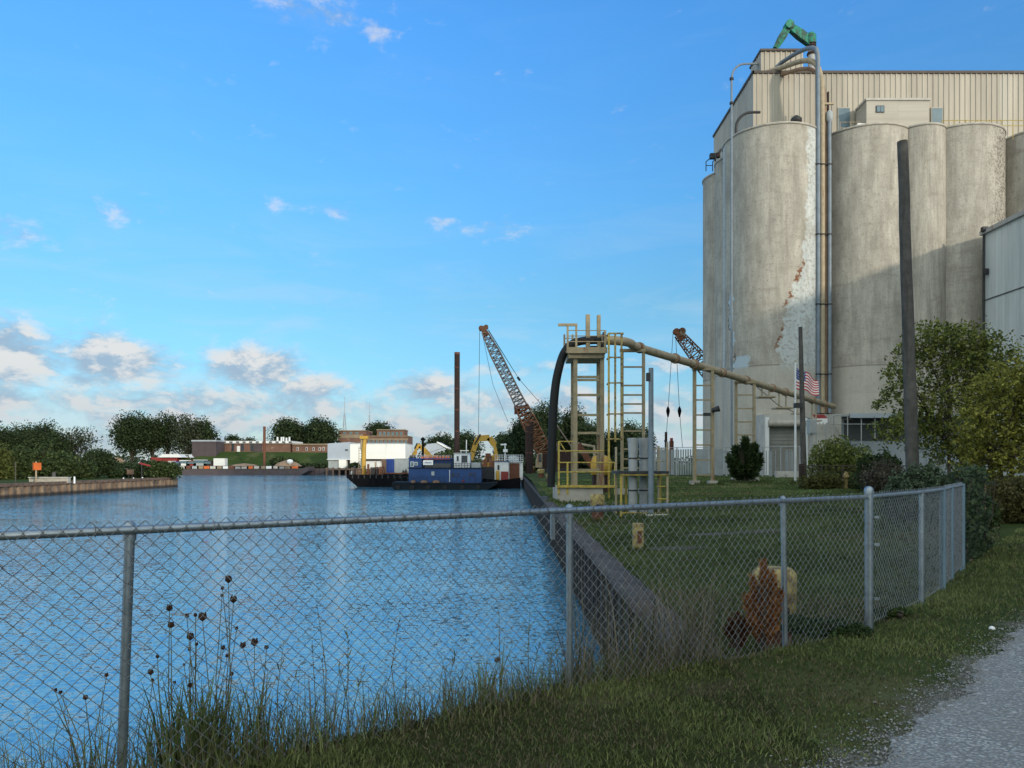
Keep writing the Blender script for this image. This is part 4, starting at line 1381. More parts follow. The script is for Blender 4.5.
# ------------------------------------------------------------------ far security fence by the silos
t = thing('security_fence', 'tall grey slatted security fence beyond the lawn', 'fence', (20, 61, 2.4))
xs_ = np.linspace(at(646, 0, 66)[0], at(800, 0, 58)[0], 10)
ys_ = np.linspace(66, 58, 10)
for i in range(10):
    x, y_ = xs_[i], ys_[i]
    g = gz(x, y_)
    MB().tube([(x, y_, g - .2), (x, y_, g + 2.45)], .05, 8).build('post', 'pipe_grey', t)
for i in range(9):
    a, b_ = Vector((xs_[i], ys_[i], gz(xs_[i], ys_[i]))), Vector((xs_[i + 1], ys_[i + 1], gz(xs_[i + 1], ys_[i + 1])))
    mb = MB()
    nsl = 20
    for k in range(nsl):
        if (i in (2, ) and k % 3 == 0) or rng.random() < (.08 if i < 5 else .62):
            continue
        p, q_ = a.lerp(b_, (k + .08) / nsl), a.lerp(b_, (k + .92) / nsl)
        hgt_ = 2.25 if i < 5 else 2.1
        mb.obox(p.lerp(q_, .5) + Vector((0, 0, .06)), p.lerp(q_, .5) + Vector((0, 0, hgt_)), (q_ - p).length, .02, up=(q_ - p).cross(Vector((0, 0, 1))))
    mb.build('slat_panel', 'slat_grey', t)
    MB().tube([a + Vector((0, 0, 2.4)), b_ + Vector((0, 0, 2.4))], .03, 6).build('top_rail', 'pipe_grey', t)
o = MB().box(at(765, 0, 60)[0], at(803, 0, 60)[0], 57.4, 57.8, 2.2, 2.95).build('kerb_wall', 'conc_light')
tag(o, 'low pale concrete kerb wall under the slatted fence, left of the flagpole base', 'wall')
t = thing('pipe_fitting', 'grey bent standpipe just behind the grey slatted fence', 'pipe', (at(722, 0, 62.5)[0], 63.5, 2.4))
x = at(720, 0, 63)[0]
MB().tube([(x, 63.3, 2.3), (x, 63.3, 4.2), (x + .4, 63.3, 4.6), (x + 1.6, 63.3, 4.6)], .09, 8).build('pipe', 'pipe_grey', t)
MB().lathe(x, 63.3, [(.2, 2.3), (.2, 2.6)], 10).build('flange', 'pipe_grey', t)
t = thing('spud_pile', 'short red-brown pile poking up above the grey slatted fence', 'pile', (at(671.5, 0, 100)[0], 100, 2))
x = at(671.5, 0, 100)[0]
MB().tube([(x, 100, 1.5), (x, 100, at(0, 441, 100)[2])], .30, 12).build('pile', 'rust', t)
MB().lathe(x, 100, [(.2, at(0, 441, 100)[2]), (.2, at(0, 438, 100)[2])], 12).build('cap', 'red_paint', t)

# ------------------------------------------------------------------ CHAIN LINK FENCES
TOPZ = 3.195
def chain_mesh(p, q, z0, z1, d=.072, wr=.0025, knuckle=.045):
    """interlocked zigzag wires between ground and rail; returns verts, quads"""
    p, q = np.array(p, float), np.array(q, float)
    L = np.linalg.norm(q - p)
    u = (q - p) / L
    nrm = np.array((-u[1], u[0]))
    h = d / 2
    nw = int(L / h)
    nz = int((z1 + knuckle - z0) / h)
    V, Fc = [], []
    for w_ in range(nw):
        ks = np.arange(nz + 1)
        side = (ks + w_) % 2
        a = w_ * h + side * (h + .001)
        z = z1 + knuckle - ks * h
        off = np.where(side == 0, .003, -.003)
        jit = rng.normal(0, .0016, nz + 1)
        cx = p[0] + u[0] * (a + jit) + nrm[0] * off
        cy = p[1] + u[1] * (a + jit) + nrm[1] * off
        base = len(V) * 0
        ring = []
        for (s_, t_) in ((1, 0), (0, 1), (-1, 0), (0, -1)):
            ring.append(np.stack([cx + nrm[0] * s_ * wr + u[0] * t_ * wr, cy + nrm[1] * s_ * wr + u[1] * t_ * wr, z], -1))
        V.append(np.stack(ring, 1).reshape(-1, 3))
    nv = (nz + 1) * 4
    V = np.concatenate(V)
    seg = []
    for k in range(4):
        i = np.arange(nz) * 4
        seg.append(np.stack([i + k, i + (k + 1) % 4, i + 4 + (k + 1) % 4, i + 4 + k], -1))
    seg = np.concatenate(seg)
    Fc = (seg[None] + (np.arange(nw) * nv)[:, None, None]).reshape(-1, 4)
    return V, Fc

t = thing('chain_link_fence', 'galvanized chain-link fence crossing the foreground above the water', 'fence', (.38, 4.9, 2.0))
def fpt(x): return (x, 4.9 + .6816 * (x - .38))
px_posts = [-3.92, -1.775, .38, 2.26]
lean = [0, -.05, 0, .02]
for i, x in enumerate(px_posts):
    _, y_ = fpt(x)
    y_ += .03
    gzv = float(ground_z(x, y_ - .1))
    MB().tube([(x + lean[i], y_, gzv - .25), (x, y_, TOPZ - .02)], .0225, 14).build('post', 'galvanized', t)
    MB().lathe(x, y_, [(.027, TOPZ - .05), (.028, TOPZ + .01), (.022, TOPZ + .03), (.006, TOPZ + .042)], 14).build('post_cap', 'galvanized', t)
xc, yc = 3.30, 6.89
pt = MB().tube([(xc, yc, 1.75), (xc, yc, TOPZ + .05)], .037, 16).build('corner_post', 'galvanized', t)
MB().lathe(xc, yc, [(.042, TOPZ + .03), (.043, TOPZ + .06), (.036, TOPZ + .085), (.015, TOPZ + .10)], 16).build('post_cap', 'galvanized', pt)
mb = MB()
for z in (2.25, 2.75, 3.0):
    mb.lathe(xc, yc, [(.043, z), (.043, z + .022)], 16)
    mb.box(xc + .03, xc + .075, yc - .05, yc - .03, z, z + .022)
mb.build('tension_band', 'galvanized', pt)
a, b_ = fpt(-4.6), (xc, yc)
MB().tube([(a[0], a[1], TOPZ), (b_[0], b_[1], TOPZ)], .0205, 14).build('top_rail', 'galvanized', t)
segs = px_posts + [xc]
for x0_, x1_ in [(-4.6, -3.92)] + list(zip(segs[:-1], segs[1:])):
    V, Fc = chain_mesh(np.array(fpt(x0_)) + np.array((.563, -.826)) * .028, np.array(fpt(x1_)) + np.array((.563, -.826)) * .028, 1.95, TOPZ)
    np_obj('chain_link_mesh', V, Fc, 'wire', t)
mb = MB()
for x in np.arange(-4.4, 3.2, .42):
    p = fpt(x)
    mb.tube([(p[0] + .563 * .026 * math.cos(k) , p[1] - .826 * .026 * math.cos(k), TOPZ + .026 * math.sin(k)) for k in np.linspace(0, 6.28, 9)], .002, 4)
mb.build('tie_wire', 'wire', t)

t = thing('chain_link_fence', 'bluish slatted return of the chain-link fence, receding right from the capped corner post', 'fence', (xc, yc, 2.0))
ends = [(4.43, 8.0 + .06), (5.18, 8.95), (5.75, 9.75), (6.56, 10.85)]
prev = (xc, yc)
for i, e in enumerate(ends):
    e = np.array(e)
    MB().tube([(e[0], e[1], 1.7), (e[0], e[1], TOPZ + .02)], .028 if i < 3 else .035, 12).build('post', 'slat_blue' if i else 'galvanized', t)
    V, Fc = chain_mesh(prev, e, 2.0, TOPZ, wr=.0024)
    np_obj('chain_link_mesh', V, Fc, 'wire', t)
    MB().tube([(prev[0], prev[1], TOPZ), (e[0], e[1], TOPZ)], .0205, 12).build('top_rail', 'galvanized', t)
    prev = tuple(e)
for (c0, c1, wd) in ((4.38, 4.50, .13), (5.02, 5.20, .13), (5.22, 5.40, .13), (5.50, 6.52, .13)):
    n_s = max(1, int((c1 - c0) / .11))
    mb = MB()
    for k in range(n_s):
        xm = c0 + (c1 - c0) * (k + .5) / n_s
        ym = np.interp(xm, [xc, 4.43, 5.18, 5.75, 6.56], [yc, 8.06, 8.95, 9.75, 10.85])
        mb.obox((xm, ym + .02, 2.02), (xm, ym + .02, TOPZ - .03), wd * .72, .006, up=(.77, -.64, 0))
    mb.build('privacy_slat', 'slat_blue', t)

t = thing('old_fence', 'dark rusty wire fence with a leaning post, smothered by vines, past the blue slats', 'fence', (7.6, 12.3, 2.0))
V, Fc = chain_mesh((6.6, 11.0), (8.72, 13.75), 2.0, 3.25, wr=.003)
np_obj('wire_mesh', V, Fc, 'old_wire', t)
for (x, y_) in ((8.74, 13.78), (7.6, 12.35)):
    MB().tube([(x + .02, y_, 1.7), (x - .01, y_, 3.28)], .03, 10).build('post', 'pipe_brown', t)

t = thing('overgrown_fence', 'low dark wire fence in front of the rounded green bush', 'fence', (at(845, 0, 43)[0], 43, 2.1))
xa, xb = at(802, 0, 43)[0], at(905, 0, 43)[0]
V, Fc = chain_mesh((xa, 43.4), (xb, 42.6), 2.0, 3.35, d=.16, wr=.008)
np_obj('wire_mesh', V, Fc, 'old_wire', t)
for k in range(6):
    x = xa + (xb - xa) * k / 5
    y_ = 43.4 - .8 * k / 5
    MB().tube([(x, y_, 1.9), (x, y_, 3.45)], .045, 8).build('post', 'old_wire', t)
MB().tube([(xa, 43.4, 3.4), (xb, 42.6, 3.4)], .03, 6).build('top_rail', 'old_wire', t)
MB().box(at(801, 0, 44)[0], at(804.5, 0, 44)[0], 44, 44.3, 1.9, at(0, 464, 44)[2]).build('gate_post', 'dark_rust', t)

# worn stone slabs in the lawn
for i, (px, py, w_, d_) in enumerate(((668, 545, 1.6, .9), (745, 534, 2.5, .8), (700, 533, .8, .5))):
    Y = 745 * 1.78 / (py - 464)
    x = at(px, 0, Y)[0]
    pr = []
    for k in range(14):
        a = 2 * math.pi * k / 14
        rr = 1 + rng.normal(0, .18)
        xx, yy_ = x + math.cos(a) * w_ / 2 * rr, Y + math.sin(a) * d_ / 2 * rr
        pr.append((xx, yy_))
    mb = MB()
    n_ = len(pr)
    mb.add([(a, b_, gz(a, b_) - .05) for a, b_ in pr] + [(a, b_, gz(a, b_) + .028) for a, b_ in pr], [tuple(range(n_, 2 * n_))] + [(k, (k + 1) % n_, (k + 1) % n_ + n_, k + n_) for k in range(n_)])
    o = mb.build('paving_slab', 'cap_conc')
    tag(o, ('worn grey slab sunk in the lawn just right of the square yellow post', 'long thin pale slab across the lawn behind the big bollard', 'smallest pale scrap of slab in the lawn')[i], 'slab')

# ================================================================== BOATS AND BARGES
def windows(parent, rects, y, m_='glass_dark', frame='white_paint'):
    for (a, b_, c_, d_) in rects:
        f = MB().box(a - .05, b_ + .05, y - .05, y + .02, c_ - .05, d_ + .05).build('window', frame, parent)
        MB().box(a, b_, y - .07, y - .052, c_, d_).build('pane', m_, f)

# blue work boat, broadside on
BY = 101.0
X = lambda px: at(px, 0, BY)[0]
Z = lambda py: at(0, py, BY)[2]
t = thing('work_boat', 'blue deckhouse work boat with a white wheelhouse, lying broadside in the channel', 'boat', (X(443), BY + 2.4, 0))
mb = MB()
mb.prism([(X(392), .55), (X(395), -.5), (X(480), -.5), (X(497), .75), (X(497), 1.0), (X(470), .92), (X(392.5), 1.05)], BY, BY + 5)
mb.box(X(392), X(490), BY - .07, BY, .72, .9)
mb.build('hull', 'hull_navy', t)
MB().box(X(408), X(481), BY + .6, BY + 4.6, .9, Z(468.5)).build('deckhouse', 'blue_paint', t)
MB().box(X(407), X(482), BY + .45, BY + 4.7, Z(468.5), Z(467.7)).build('deckhouse_roof', 'hull_navy', t)
MB().box(X(408), X(421), BY + .9, BY + 4.4, Z(467.7), Z(459)).box(X(421.1), X(452), BY + 1.6, BY + 4.4, Z(467.7), Z(459.4)).build('upper_house', 'blue_paint', t)
MB().box(X(407.5), X(452.5), BY + .8, BY + 4.5, Z(459), Z(458.2)).build('upper_roof', 'container_blue', t)
wh = MB()
wh.box(X(453.5), X(469.5), BY + .9, BY + 4.0, Z(467.7), Z(453.6))
wh = wh.build('wheelhouse', 'white_paint', t)
MB().box(X(453), X(470.5), BY + .75, BY + 4.1, Z(453.6), Z(452.8)).build('roof', 'container_grey', wh)
windows(wh, ((X(456.2), X(458.2), Z(461), Z(456)), (X(461), X(467), Z(462.5), Z(455.5))), BY + .9)
MB().tube([(X(465.5), BY + 2, Z(453)), (X(465.5), BY + 2, Z(439.5))], .07, 6).box(X(459), X(468), BY + 1.9, BY + 2.1, Z(450.8), Z(450)).tube([(X(460), BY + 2, Z(453)), (X(460), BY + 2, Z(450))], .05, 6).build('mast', 'white_paint', t)
windows(t, ((X(451.5), X(454), Z(476.5), Z(473.5)), (X(457), X(459), Z(476), Z(473.5)), (X(468.5), X(471.5), Z(475.5), Z(472.8)), (X(473), X(475), Z(475.5), Z(472.8))), BY + .6, frame='container_blue')
MB().box(X(431), X(434), BY + .52, BY + .62, Z(475.5), Z(471.5)).build('vent', 'container_grey', t)
MB().box(X(449), X(449.6), BY + .5, BY + .62, Z(482), Z(470)).build('drain_pipe', 'white_paint', t)
MB().box(X(462), X(464), BY + .5, BY + .62, Z(482), Z(480)).build('fire_box', 'red_paint', t)
sg = MB().box(X(422.5), X(432.5), BY + .7, BY + .8, Z(465), Z(460.2)).build('sign_board', 'white_paint', t)
MB().box(X(424), X(431), BY + .68, BY + .70, Z(463.4), Z(461.8)).build('name_panel', 'container_grey', sg)
windows(t, ((X(410), X(412.5), Z(466.5), Z(462)), (X(414), X(416.5), Z(465), Z(462.5))), BY + .9, m_='window_blue')
MB().box(X(424), X(450), BY + 1.0, BY + 1.5, Z(467.7), Z(463.5)).build('shaded_deck', 'roof_dark', t)
mb = MB()
for x in np.linspace(X(453), X(470), 7):
    mb.box(x - .03, x + .03, BY + .52, BY + .58, Z(467.7), Z(463.5))
for z in (Z(465.5), Z(463.5)):
    mb.box(X(453), X(470), BY + .52, BY + .58, z, z + .06)
mb.build('railing', 'dark_steel', t)
MB().box(X(471), X(480), BY + 1, BY + 3.5, Z(467.7), Z(462.5)).build('deck_locker', 'container_grey', t)
mb = MB()
for (a, b_) in ((410, 416), (420, 428), (432, 440)):
    n_ = 8
    mb.lathe((X(a) + X(b_)) / 2, BY + .3, [((X(b_) - X(a)) / 2, .95), ((X(b_) - X(a)) / 2.2, 1.15), ((X(b_) - X(a)) / 4, 1.28)], 12)
mb.build('rope_coils', 'wood_brown', t)
for a in (398, 412, 428, 445, 462, 478):
    MB().tube([(X(a), BY - .16, .35), (X(a), BY - .01, .35)], .3, 12).build('tyre_fender', 'rubber', t)

mb = MB()
for x in np.linspace(X(408.5), X(451), 12):
    mb.tube([(x, BY + 1.0, Z(458.2)), (x, BY + 1.0, Z(455.2))], .03, 5)
for z in (Z(455.2), Z(456.7)):
    mb.tube([(X(408.5), BY + 1.0, z), (X(451), BY + 1.0, z)], .025, 5)
mb.build('roof_rail', 'container_grey', t)
mb = MB()
mb.tube([(X(465.5), BY + 2, Z(440)), (X(482), BY + 2.4, Z(467))], .02, 4)
mb.tube([(X(465.5), BY + 2, Z(440)), (X(410), BY + 2.4, Z(458))], .02, 4)
mb.build('rigging', 'dark_steel', t)
mb = MB()
for x in np.linspace(X(395), X(494), 17):
    mb.tube([(x, BY + .12, 1.0), (x, BY + .12, 1.75)], .025, 5)
mb.tube([(X(395), BY + .12, 1.75), (X(494), BY + .12, 1.75)], .022, 5)
mb.build('deck_rail', 'dark_steel', t)

# black work barge behind it
QY = 113.0
X = lambda px: at(px, 0, QY)[0]
Z = lambda py: at(0, py, QY)[2]
t = thing('work_barge', 'long black flat work barge with a raked bow, behind the blue boat', 'barge', (X(420), QY + 5, 0))
MB().prism([(X(346.5), 1.45), (X(358), -.05), (X(358), -.6), (1.1, -.6), (1.1, 1.85), (X(346.5), 1.9)], QY, QY + 11).build('hull', 'hull_black', t)
mb = MB()
for x in np.arange(X(352), X(405), .9):
    mb.box(x, x + .16, QY - .06, QY, 1.3, 1.86)
mb.build('deck_cleats', 'dark_steel', t)
mb = MB()
for x in np.linspace(X(349), X(383), 9):
    mb.tube([(x, QY + .3, 1.88), (x, QY + .3, 2.75)], .04, 6)
mb.tube([(X(349), QY + .3, 2.75), (X(383), QY + .3, 2.75)], .04, 6)
mb.build('rope_rail', 'wood_brown', t)
DZ = 1.9
for k, (a_, h_, w2, m_) in enumerate(((352.5, 1.3, .3, 'dark_steel'), (355, .9, .8, 'wood_brown'), (366.5, 1.6, .25, 'rust'), (370.5, 1.1, .9, 'dark_steel'), (374, 1.9, .2, 'tan_paint'), (378.5, 1.2, .6, 'rust'))):
    MB().box(X(a_), X(a_) + w2, QY + .5, QY + 1.0, DZ - .03, DZ + h_).box(X(a_) - .12, X(a_) + w2 + .12, QY + .4, QY + 1.1, DZ - .03, DZ + .12).build('deck_gear', m_, t)
mb = MB()
for k in range(5):
    mb.tube([(X(384) + .1 * k, QY + .5 + .12 * k, DZ + .12 + .09 * (k % 2)), (X(405) + .2 * k, QY + .5 + .12 * k, DZ + .12 + .09 * (k % 2))], .07, 6)
mb.build('pipe_bundle', 'rust', t)
def container(label, pa, pb, top, m_, y0=QY + 1.2, d_=2.6):
    t = thing('container', label, 'container', ((X(pa) + X(pb)) / 2, y0 + d_ / 2, DZ), 'boxes on the black barge')
    mb = MB()
    mb.add(*ribbed((X(pa), y0), (X(pb), y0), DZ, Z(top), .32, .05))
    mb.box(X(pa), X(pb), y0 + .01, y0 + d_, DZ, Z(top) - .01)
    mb.build('body', m_, t)
    MB().box(X(pa) - .03, X(pb) + .03, y0 - .08, y0 + d_ + .03, Z(top) - .02, Z(top) + .1).build('roof', m_, t)
    for x in (X(pa), X(pb) - .12):
        MB().box(x, x + .12, y0 - .09, y0 - .0, DZ, Z(top)).build('corner_post', m_, t)
container('narrow brown-grey container left of the bright blue one', 380.5, 385, 459.6, 'wood_brown')
container('bright blue container on the black barge', 385.2, 393, 459.5, 'container_blue')
container('light grey container right of the bright blue one', 393.3, 407.5, 459.0, 'container_grey')
for i, (a, b_, h_) in enumerate(((376, 382.5, 1.5), (368, 371, .8), (350, 353.5, .7), (402, 405.5, 1.0))):
    x0_, x1_ = X(a), X(b_)
    o = MB()
    nn = 8
    for k in range(6):
        xx = x0_ + (x1_ - x0_) * rng.random()
        rr = (x1_ - x0_) * rng.uniform(.18, .32)
        hh = h_ * rng.uniform(.5, 1)
        o.lathe(xx, QY + .8 + rng.random() * .4, [(rr, DZ), (rr * 1.05, DZ + hh * .5), (rr * .6, DZ + hh * .9), (rr * .1, DZ + hh)], nn)
    o = o.build('tarp_bundle', ['dark_rust', 'wood_brown', 'container_grey', 'dark_steel'][i])
    tag(o, ('dark heap of gear beside the brown-grey container', 'small brown bundle near the davit foot on the barge', 'pale bundle near the barge bow', 'dark bundle at the foot of the light grey container')[i], 'bundle', 'gear heaped on the barge deck')
# davit
t = thing('davit_crane', 'yellow upright davit crane on the bow of the black barge', 'crane', (X(361), QY + 2, DZ))
MB().tube([(X(361), QY + 2, DZ), (X(361.3), QY + 2, Z(449)), (X(362.3), QY + 2, Z(438))], [.36, .33, .28], 12).build('column', 'excavator_yellow', t)
MB().tube([(X(358.6), QY + 2.2, Z(449.5)), (X(359), QY + 2.2, Z(438.5))], .22, 8).build('ram', 'tan_paint', t)
MB().box(X(357.5), X(365.5), QY + 1.6, QY + 2.5, Z(438.5), Z(435.5)).build('crane_head', 'excavator_yellow', t)
MB().box(X(361), X(364), QY + 1.7, QY + 2.3, Z(435.5), Z(433.5)).build('winch', 'rust', t)
mb = MB()
for dx_ in (-.25, .15):
    mb.box(X(357) + dx_, X(357) + dx_ + .07, QY + 2.4, QY + 2.5, DZ, Z(446))
for z in np.arange(DZ, Z(446), .4):
    mb.box(X(357) - .25, X(357) + .2, QY + 2.4, QY + 2.5, z, z + .06)
mb.build('ladder', 'tan_paint', t)
# orange barriers
t = thing('barrier_stack', 'row of orange-red barriers along the barge deck above the blue boat', 'barrier', (X(435), QY + 2, DZ))
MB().box(X(419), X(450), QY + 1.6, QY + 3.6, DZ, Z(459.5)).build('deck_platform', 'dark_steel', t)
for k, x in enumerate(np.linspace(X(419.5), X(446.5), 10)):
    MB().prism([(x, Z(459.5)), (x + .42, Z(459.5)), (x + .34, Z(456.2) + .1 * (k % 3)), (x + .08, Z(456.2) + .1 * (k % 2))], QY + 1.8, QY + 2.2).build('barrier', 'orange_paint', t)

def excavator(name, label, scr, Y, w, arm_pts, stick_i, body_px, body_py, flip=1, deck=DZ):
    """yellow tracked excavator seen side on; arm points in pixels at distance Y"""
    xb, _, zb = at(body_px, body_py, Y)
    t = thing(name, label, 'excavator', (xb, Y, deck))
    for dy in (-1.0, 1.0):
        tr = MB()
        pr = [(xb - 1.9, deck + .35), (xb - 1.6, deck + .02), (xb + 1.6, deck + .02), (xb + 1.9, deck + .35), (xb + 1.9, deck + .6), (xb + 1.6, deck + .9), (xb - 1.6, deck + .9), (xb - 1.9, deck + .6)]
        tr.prism(pr, Y + dy - .3, Y + dy + .3)
        tr.build('track', 'dark_steel', t)
    MB().prism([(xb - 1.2, deck + .95), (xb + 2.0 * flip, deck + .95), (xb + 2.1 * flip, deck + 2.1), (xb + .3 * flip, deck + 2.2), (xb - 1.2 * flip, deck + 1.7)], Y - 1.2, Y + 1.2).build('engine_body', 'excavator_yellow', t)
    cb = MB().prism([(xb - 1.1, deck + 1.2), (xb + .3, deck + 1.2), (xb + .3, deck + 2.95), (xb - .8, deck + 2.95), (xb - 1.1, deck + 2.2)], Y - 1.25, Y - .3).build('cab', 'excavator_yellow', t)
    MB().prism([(xb - .95, deck + 1.9), (xb + .15, deck + 1.9), (xb + .15, deck + 2.8), (xb - .7, deck + 2.8)], Y - 1.29, Y - 1.24).build('window', 'glass_dark', cb)
    P = [Vector(at(a, b_, Y)) for a, b_ in arm_pts]
    boom = MB()
    for a, b_ in zip(P[stick_i:-1], P[stick_i + 1:]):
        boom.obox(a + (a - b_) * .03, b_, .5, w)
    boom.build('boom', 'excavator_yellow', t)
    st = MB()
    for a, b_ in zip(P[:stick_i], P[1:stick_i + 1]):
        st.obox(a, b_ + (b_ - a) * .06, .42, w * .8)
    st.build('stick', 'excavator_yellow', t)
    p = P[0]
    MB().prism([(p.x - .5, p.z + .2), (p.x + .3, p.z + .3), (p.x + .6, p.z - .5), (p.x - .1, p.z - 1.0), (p.x - .7, p.z - .5)], Y - .6, Y + .6).build('bucket', 'dark_rust', t)
    k = P[stick_i]
    MB().tube([k.lerp(P[stick_i + 1], .25) + Vector((0, -.3, w * .7)), k.lerp(P[0], .3) + Vector((-.1, -.3, w * .2))], .12, 8).build('ram', 'dark_steel', t)
    return t
excavator('excavator', 'yellow excavator with its big boom arched high behind the wheelhouse', 1, QY + 4.5, .95, [(470, 462), (473, 452), (477.5, 438.5), (489.5, 437.8), (494.5, 445), (496.5, 455), (493, 463)], 2, 491, 467)
excavator('excavator', 'smaller yellow excavator with its arm bent above the light grey container', 1, QY + 7.5, .75, [(413, 457), (415.5, 452), (416.5, 446.5), (420.5, 446), (426, 452), (431, 457.5), (434, 461)], 2, 436, 466)
t = thing('stack_pipe', 'black exhaust-like post with a round head above the barge', 'post', (X(420.5), QY + 3, DZ))
MB().tube([(X(420.5), QY + 3, DZ), (X(420.5), QY + 3, Z(440))], .18, 8).build('post', 'hull_black', t)
MB().lathe(X(420.5), QY + 3, [(.1, Z(441)), (.36, Z(439)), (.36, Z(438.2)), (.1, Z(436.5))], 12).build('round_head', 'hull_black', t)

# spud piles
def pile(label, px, top, Y, r, m_='dark_rust', zb=-1.0):
    x = at(px, 0, Y)[0]
    t = thing('spud_pile', label, 'pile', (x, Y, zb))
    zt = at(0, top, Y)[2]
    MB().tube([(x, Y, zb), (x + .05, Y, zt)], [r, r], 14).build('pile', m_, t)
    mb = MB()
    mb.lathe(x + .05, Y, [(r * 1.03, zt - .3), (r * 1.03, zt + .02), (r * .6, zt + .03)], 14)
    for z in np.arange(zb + 3, zt - 1, 3.1):
        mb.lathe(x + .03, Y, [(r * 1.02, z), (r * 1.02, z + .12)], 14)
    mb.build('collar', 'rust', t)
pile('very tall dark brown spud pile rising behind the blue boat', 456.8, 352.5, 108.5, .40)
pile('left of two short brown piles beneath the lattice crane', 527.2, 424, 110, .34)
pile('right of two short brown piles beneath the lattice crane', 531.2, 420, 112, .30)

# white and red tug against the quay
UY = 107.0
X = lambda px: at(px, 0, UY)[0]
Z = lambda py: at(0, py, UY)[2]
t = thing('tug', 'white and dark red tug moored bow-on by the quay wall', 'boat', (X(508), UY + 2, 0))
MB().prism([(X(481), 1.1), (X(485), -.5), (1.2, -.5), (1.2, 1.5), (X(500), 1.2), (X(481), 1.45)], UY - 1.2, UY + 4).build('hull', 'hull_black', t)
hs_ = MB().box(X(494.5), X(508.5), UY, UY + 3.6, 1.2, Z(461.6)).build('deckhouse', 'white_paint', t)
MB().box(X(501), X(508.4), UY - .03, UY, 1.25, Z(471.5)).build('lower_band', 'red_paint', hs_)
MB().box(X(494), X(509), UY - .15, UY + 3.7, Z(461.6), Z(461)).build('roof', 'container_blue', hs_)
MB().box(X(497.5), X(499.5), UY - .06, UY - .01, Z(470), Z(465)).build('window', 'glass_dark', hs_)
MB().box(X(496), X(499.5), UY - .8, UY - .3, 1.2, Z(470.5)).build('fuel_drum', 'excavator_yellow', t, bevel=.15)
MB().box(X(508.7), X(523), UY + .8, UY + 3.6, 1.2, Z(462)).build('aft_house', 'white_paint', t)
MB().box(X(509.5), X(519.5), UY + .7, UY + .82, 1.3, Z(463.2)).build('rust_door', 'rust', t)
MB().box(X(509), X(523.5), UY + .6, UY + 3.7, Z(462), Z(461.2)).build('aft_roof', 'white_paint', t)
mb = MB()
for x in np.linspace(X(495), X(523), 13):
    mb.tube([(x, UY + .2, Z(461.5)), (x, UY + .2, Z(455))], .035, 5)
for z in (455, 457.2, 459.4):
    mb.tube([(X(495), UY + .2, Z(z)), (X(523), UY + .2, Z(z))], .03, 5)
mb.build('railing', 'white_paint', t)
MB().tube([(X(505), UY + 1.5, Z(461)), (X(505), UY + 1.5, Z(443))], .09, 6).box(X(500.5), X(506.5), UY + 1.4, UY + 1.6, Z(445), Z(443.5)).box(X(503), X(507.5), UY + 1.3, UY + 1.7, Z(452), Z(449)).build('mast', 'white_paint', t)
MB().lathe(X(513.5), UY + 2, [(.8, Z(461)), (.8, Z(457)), (.4, Z(455.5))], 12).build('life_raft', 'container_grey', t)
MB().box(X(481.5), X(493.5), UY + .4, UY + 3, 1.2, Z(467)).build('engine_box', 'dark_steel', t)
# grapple / rusty gear between boats
t = thing('grapple', 'rusty orange clamshell grapple hanging between the blue boat and the tug', 'grapple', (X(486), UY + 5.2, DZ))
mb = MB()
gx, gzz = X(487), Z(464)
for s in (-1, 1):
    mb.prism([(gx + s * .1, gzz + 1.0), (gx + s * 1.0, gzz + .4), (gx + s * .9, gzz - .9), (gx + s * .15, gzz - 1.5)][::1 if s < 0 else -1], UY + 4.6, UY + 5.6)
mb.build('jaw', 'crane_orange', t)
MB().box(gx - .4, gx + .4, UY + 4.8, UY + 5.4, gzz + 1.0, gzz + 1.6).build('head_block', 'rust', t)

# ------------------------------------------------------------------ lattice cranes
def lattice(p, q, w0, wm, w1, panels, name, m_, parent, r=.06, lace=.035):
    p, q = Vector(p), Vector(q)
    d = (q - p).normalized()
    s = Vector((0, 1, 0))
    s = (s - d * s.dot(d)).normalized()
    u = d.cross(s)
    st = []
    for i in range(panels + 1):
        k = i / panels
        w_ = w0 + (wm - w0) * min(1, k / .18) if k < .5 else wm + (w1 - wm) * max(0, (k - .72) / .28)
        c_ = p.lerp(q, k)
        st.append([c_ + (s * a + u * b_) * w_ / 2 for a, b_ in ((-1, -1), (1, -1), (1, 1), (-1, 1))])
    mb = MB()
    for j in range(4):
        mb.tube([x[j] for x in st], r, 6)
    for i in range(panels):
        for j in range(4):
            a, b_ = (j, (j + 1) % 4) if i % 2 == 0 else ((j + 1) % 4, j)
            mb.tube([st[i][a], st[i + 1][b_]], lace, 4, caps=False)
            mb.tube([st[i][j], st[i][(j + 1) % 4]], lace, 4, caps=False)
    return mb.build(name, m_, parent)

CY = 116.0
t = thing('lattice_crane', 'rusty lattice boom crane leaning left over the barge', 'crane', at(538, 468, CY))
bp, tip = Vector(at(546.5, 457, CY)), Vector(at(484.5, 332, CY))
mid = bp.lerp(tip, .40)
lattice(bp, mid, .9, 2.2, 1.9, 14, 'lower_boom', 'crane_orange', t, .13, .09)
lattice(mid, tip, 1.75, 1.55, .85, 22, 'upper_boom', 'crane_grey', t, .10, .06)
MB().box(mid.x - 1.2, mid.x + .8, CY - .9, CY + .9, mid.z - .2, mid.z + .12).box(mid.x - 1.15, mid.x - .2, CY - .6, CY + .6, mid.z - 1.1, mid.z - .15).build('boom_splice', 'rust', t)
hd = MB()
hd.obox(tip + Vector((.3, 0, -.6)), tip + Vector((-.35, 0, .8)), .7, .8)
hd.tube([tip + Vector((-.5, -.3, .55)), tip + Vector((-.5, .3, .55))], .42, 14)
hd.tube([tip + Vector((.25, -.3, .75)), tip + Vector((.25, .3, .75))], .36, 14)
hd.build('boom_head', 'crane_orange', t)
mb = MB()
hx = tip + Vector((-.75, 0, .5))
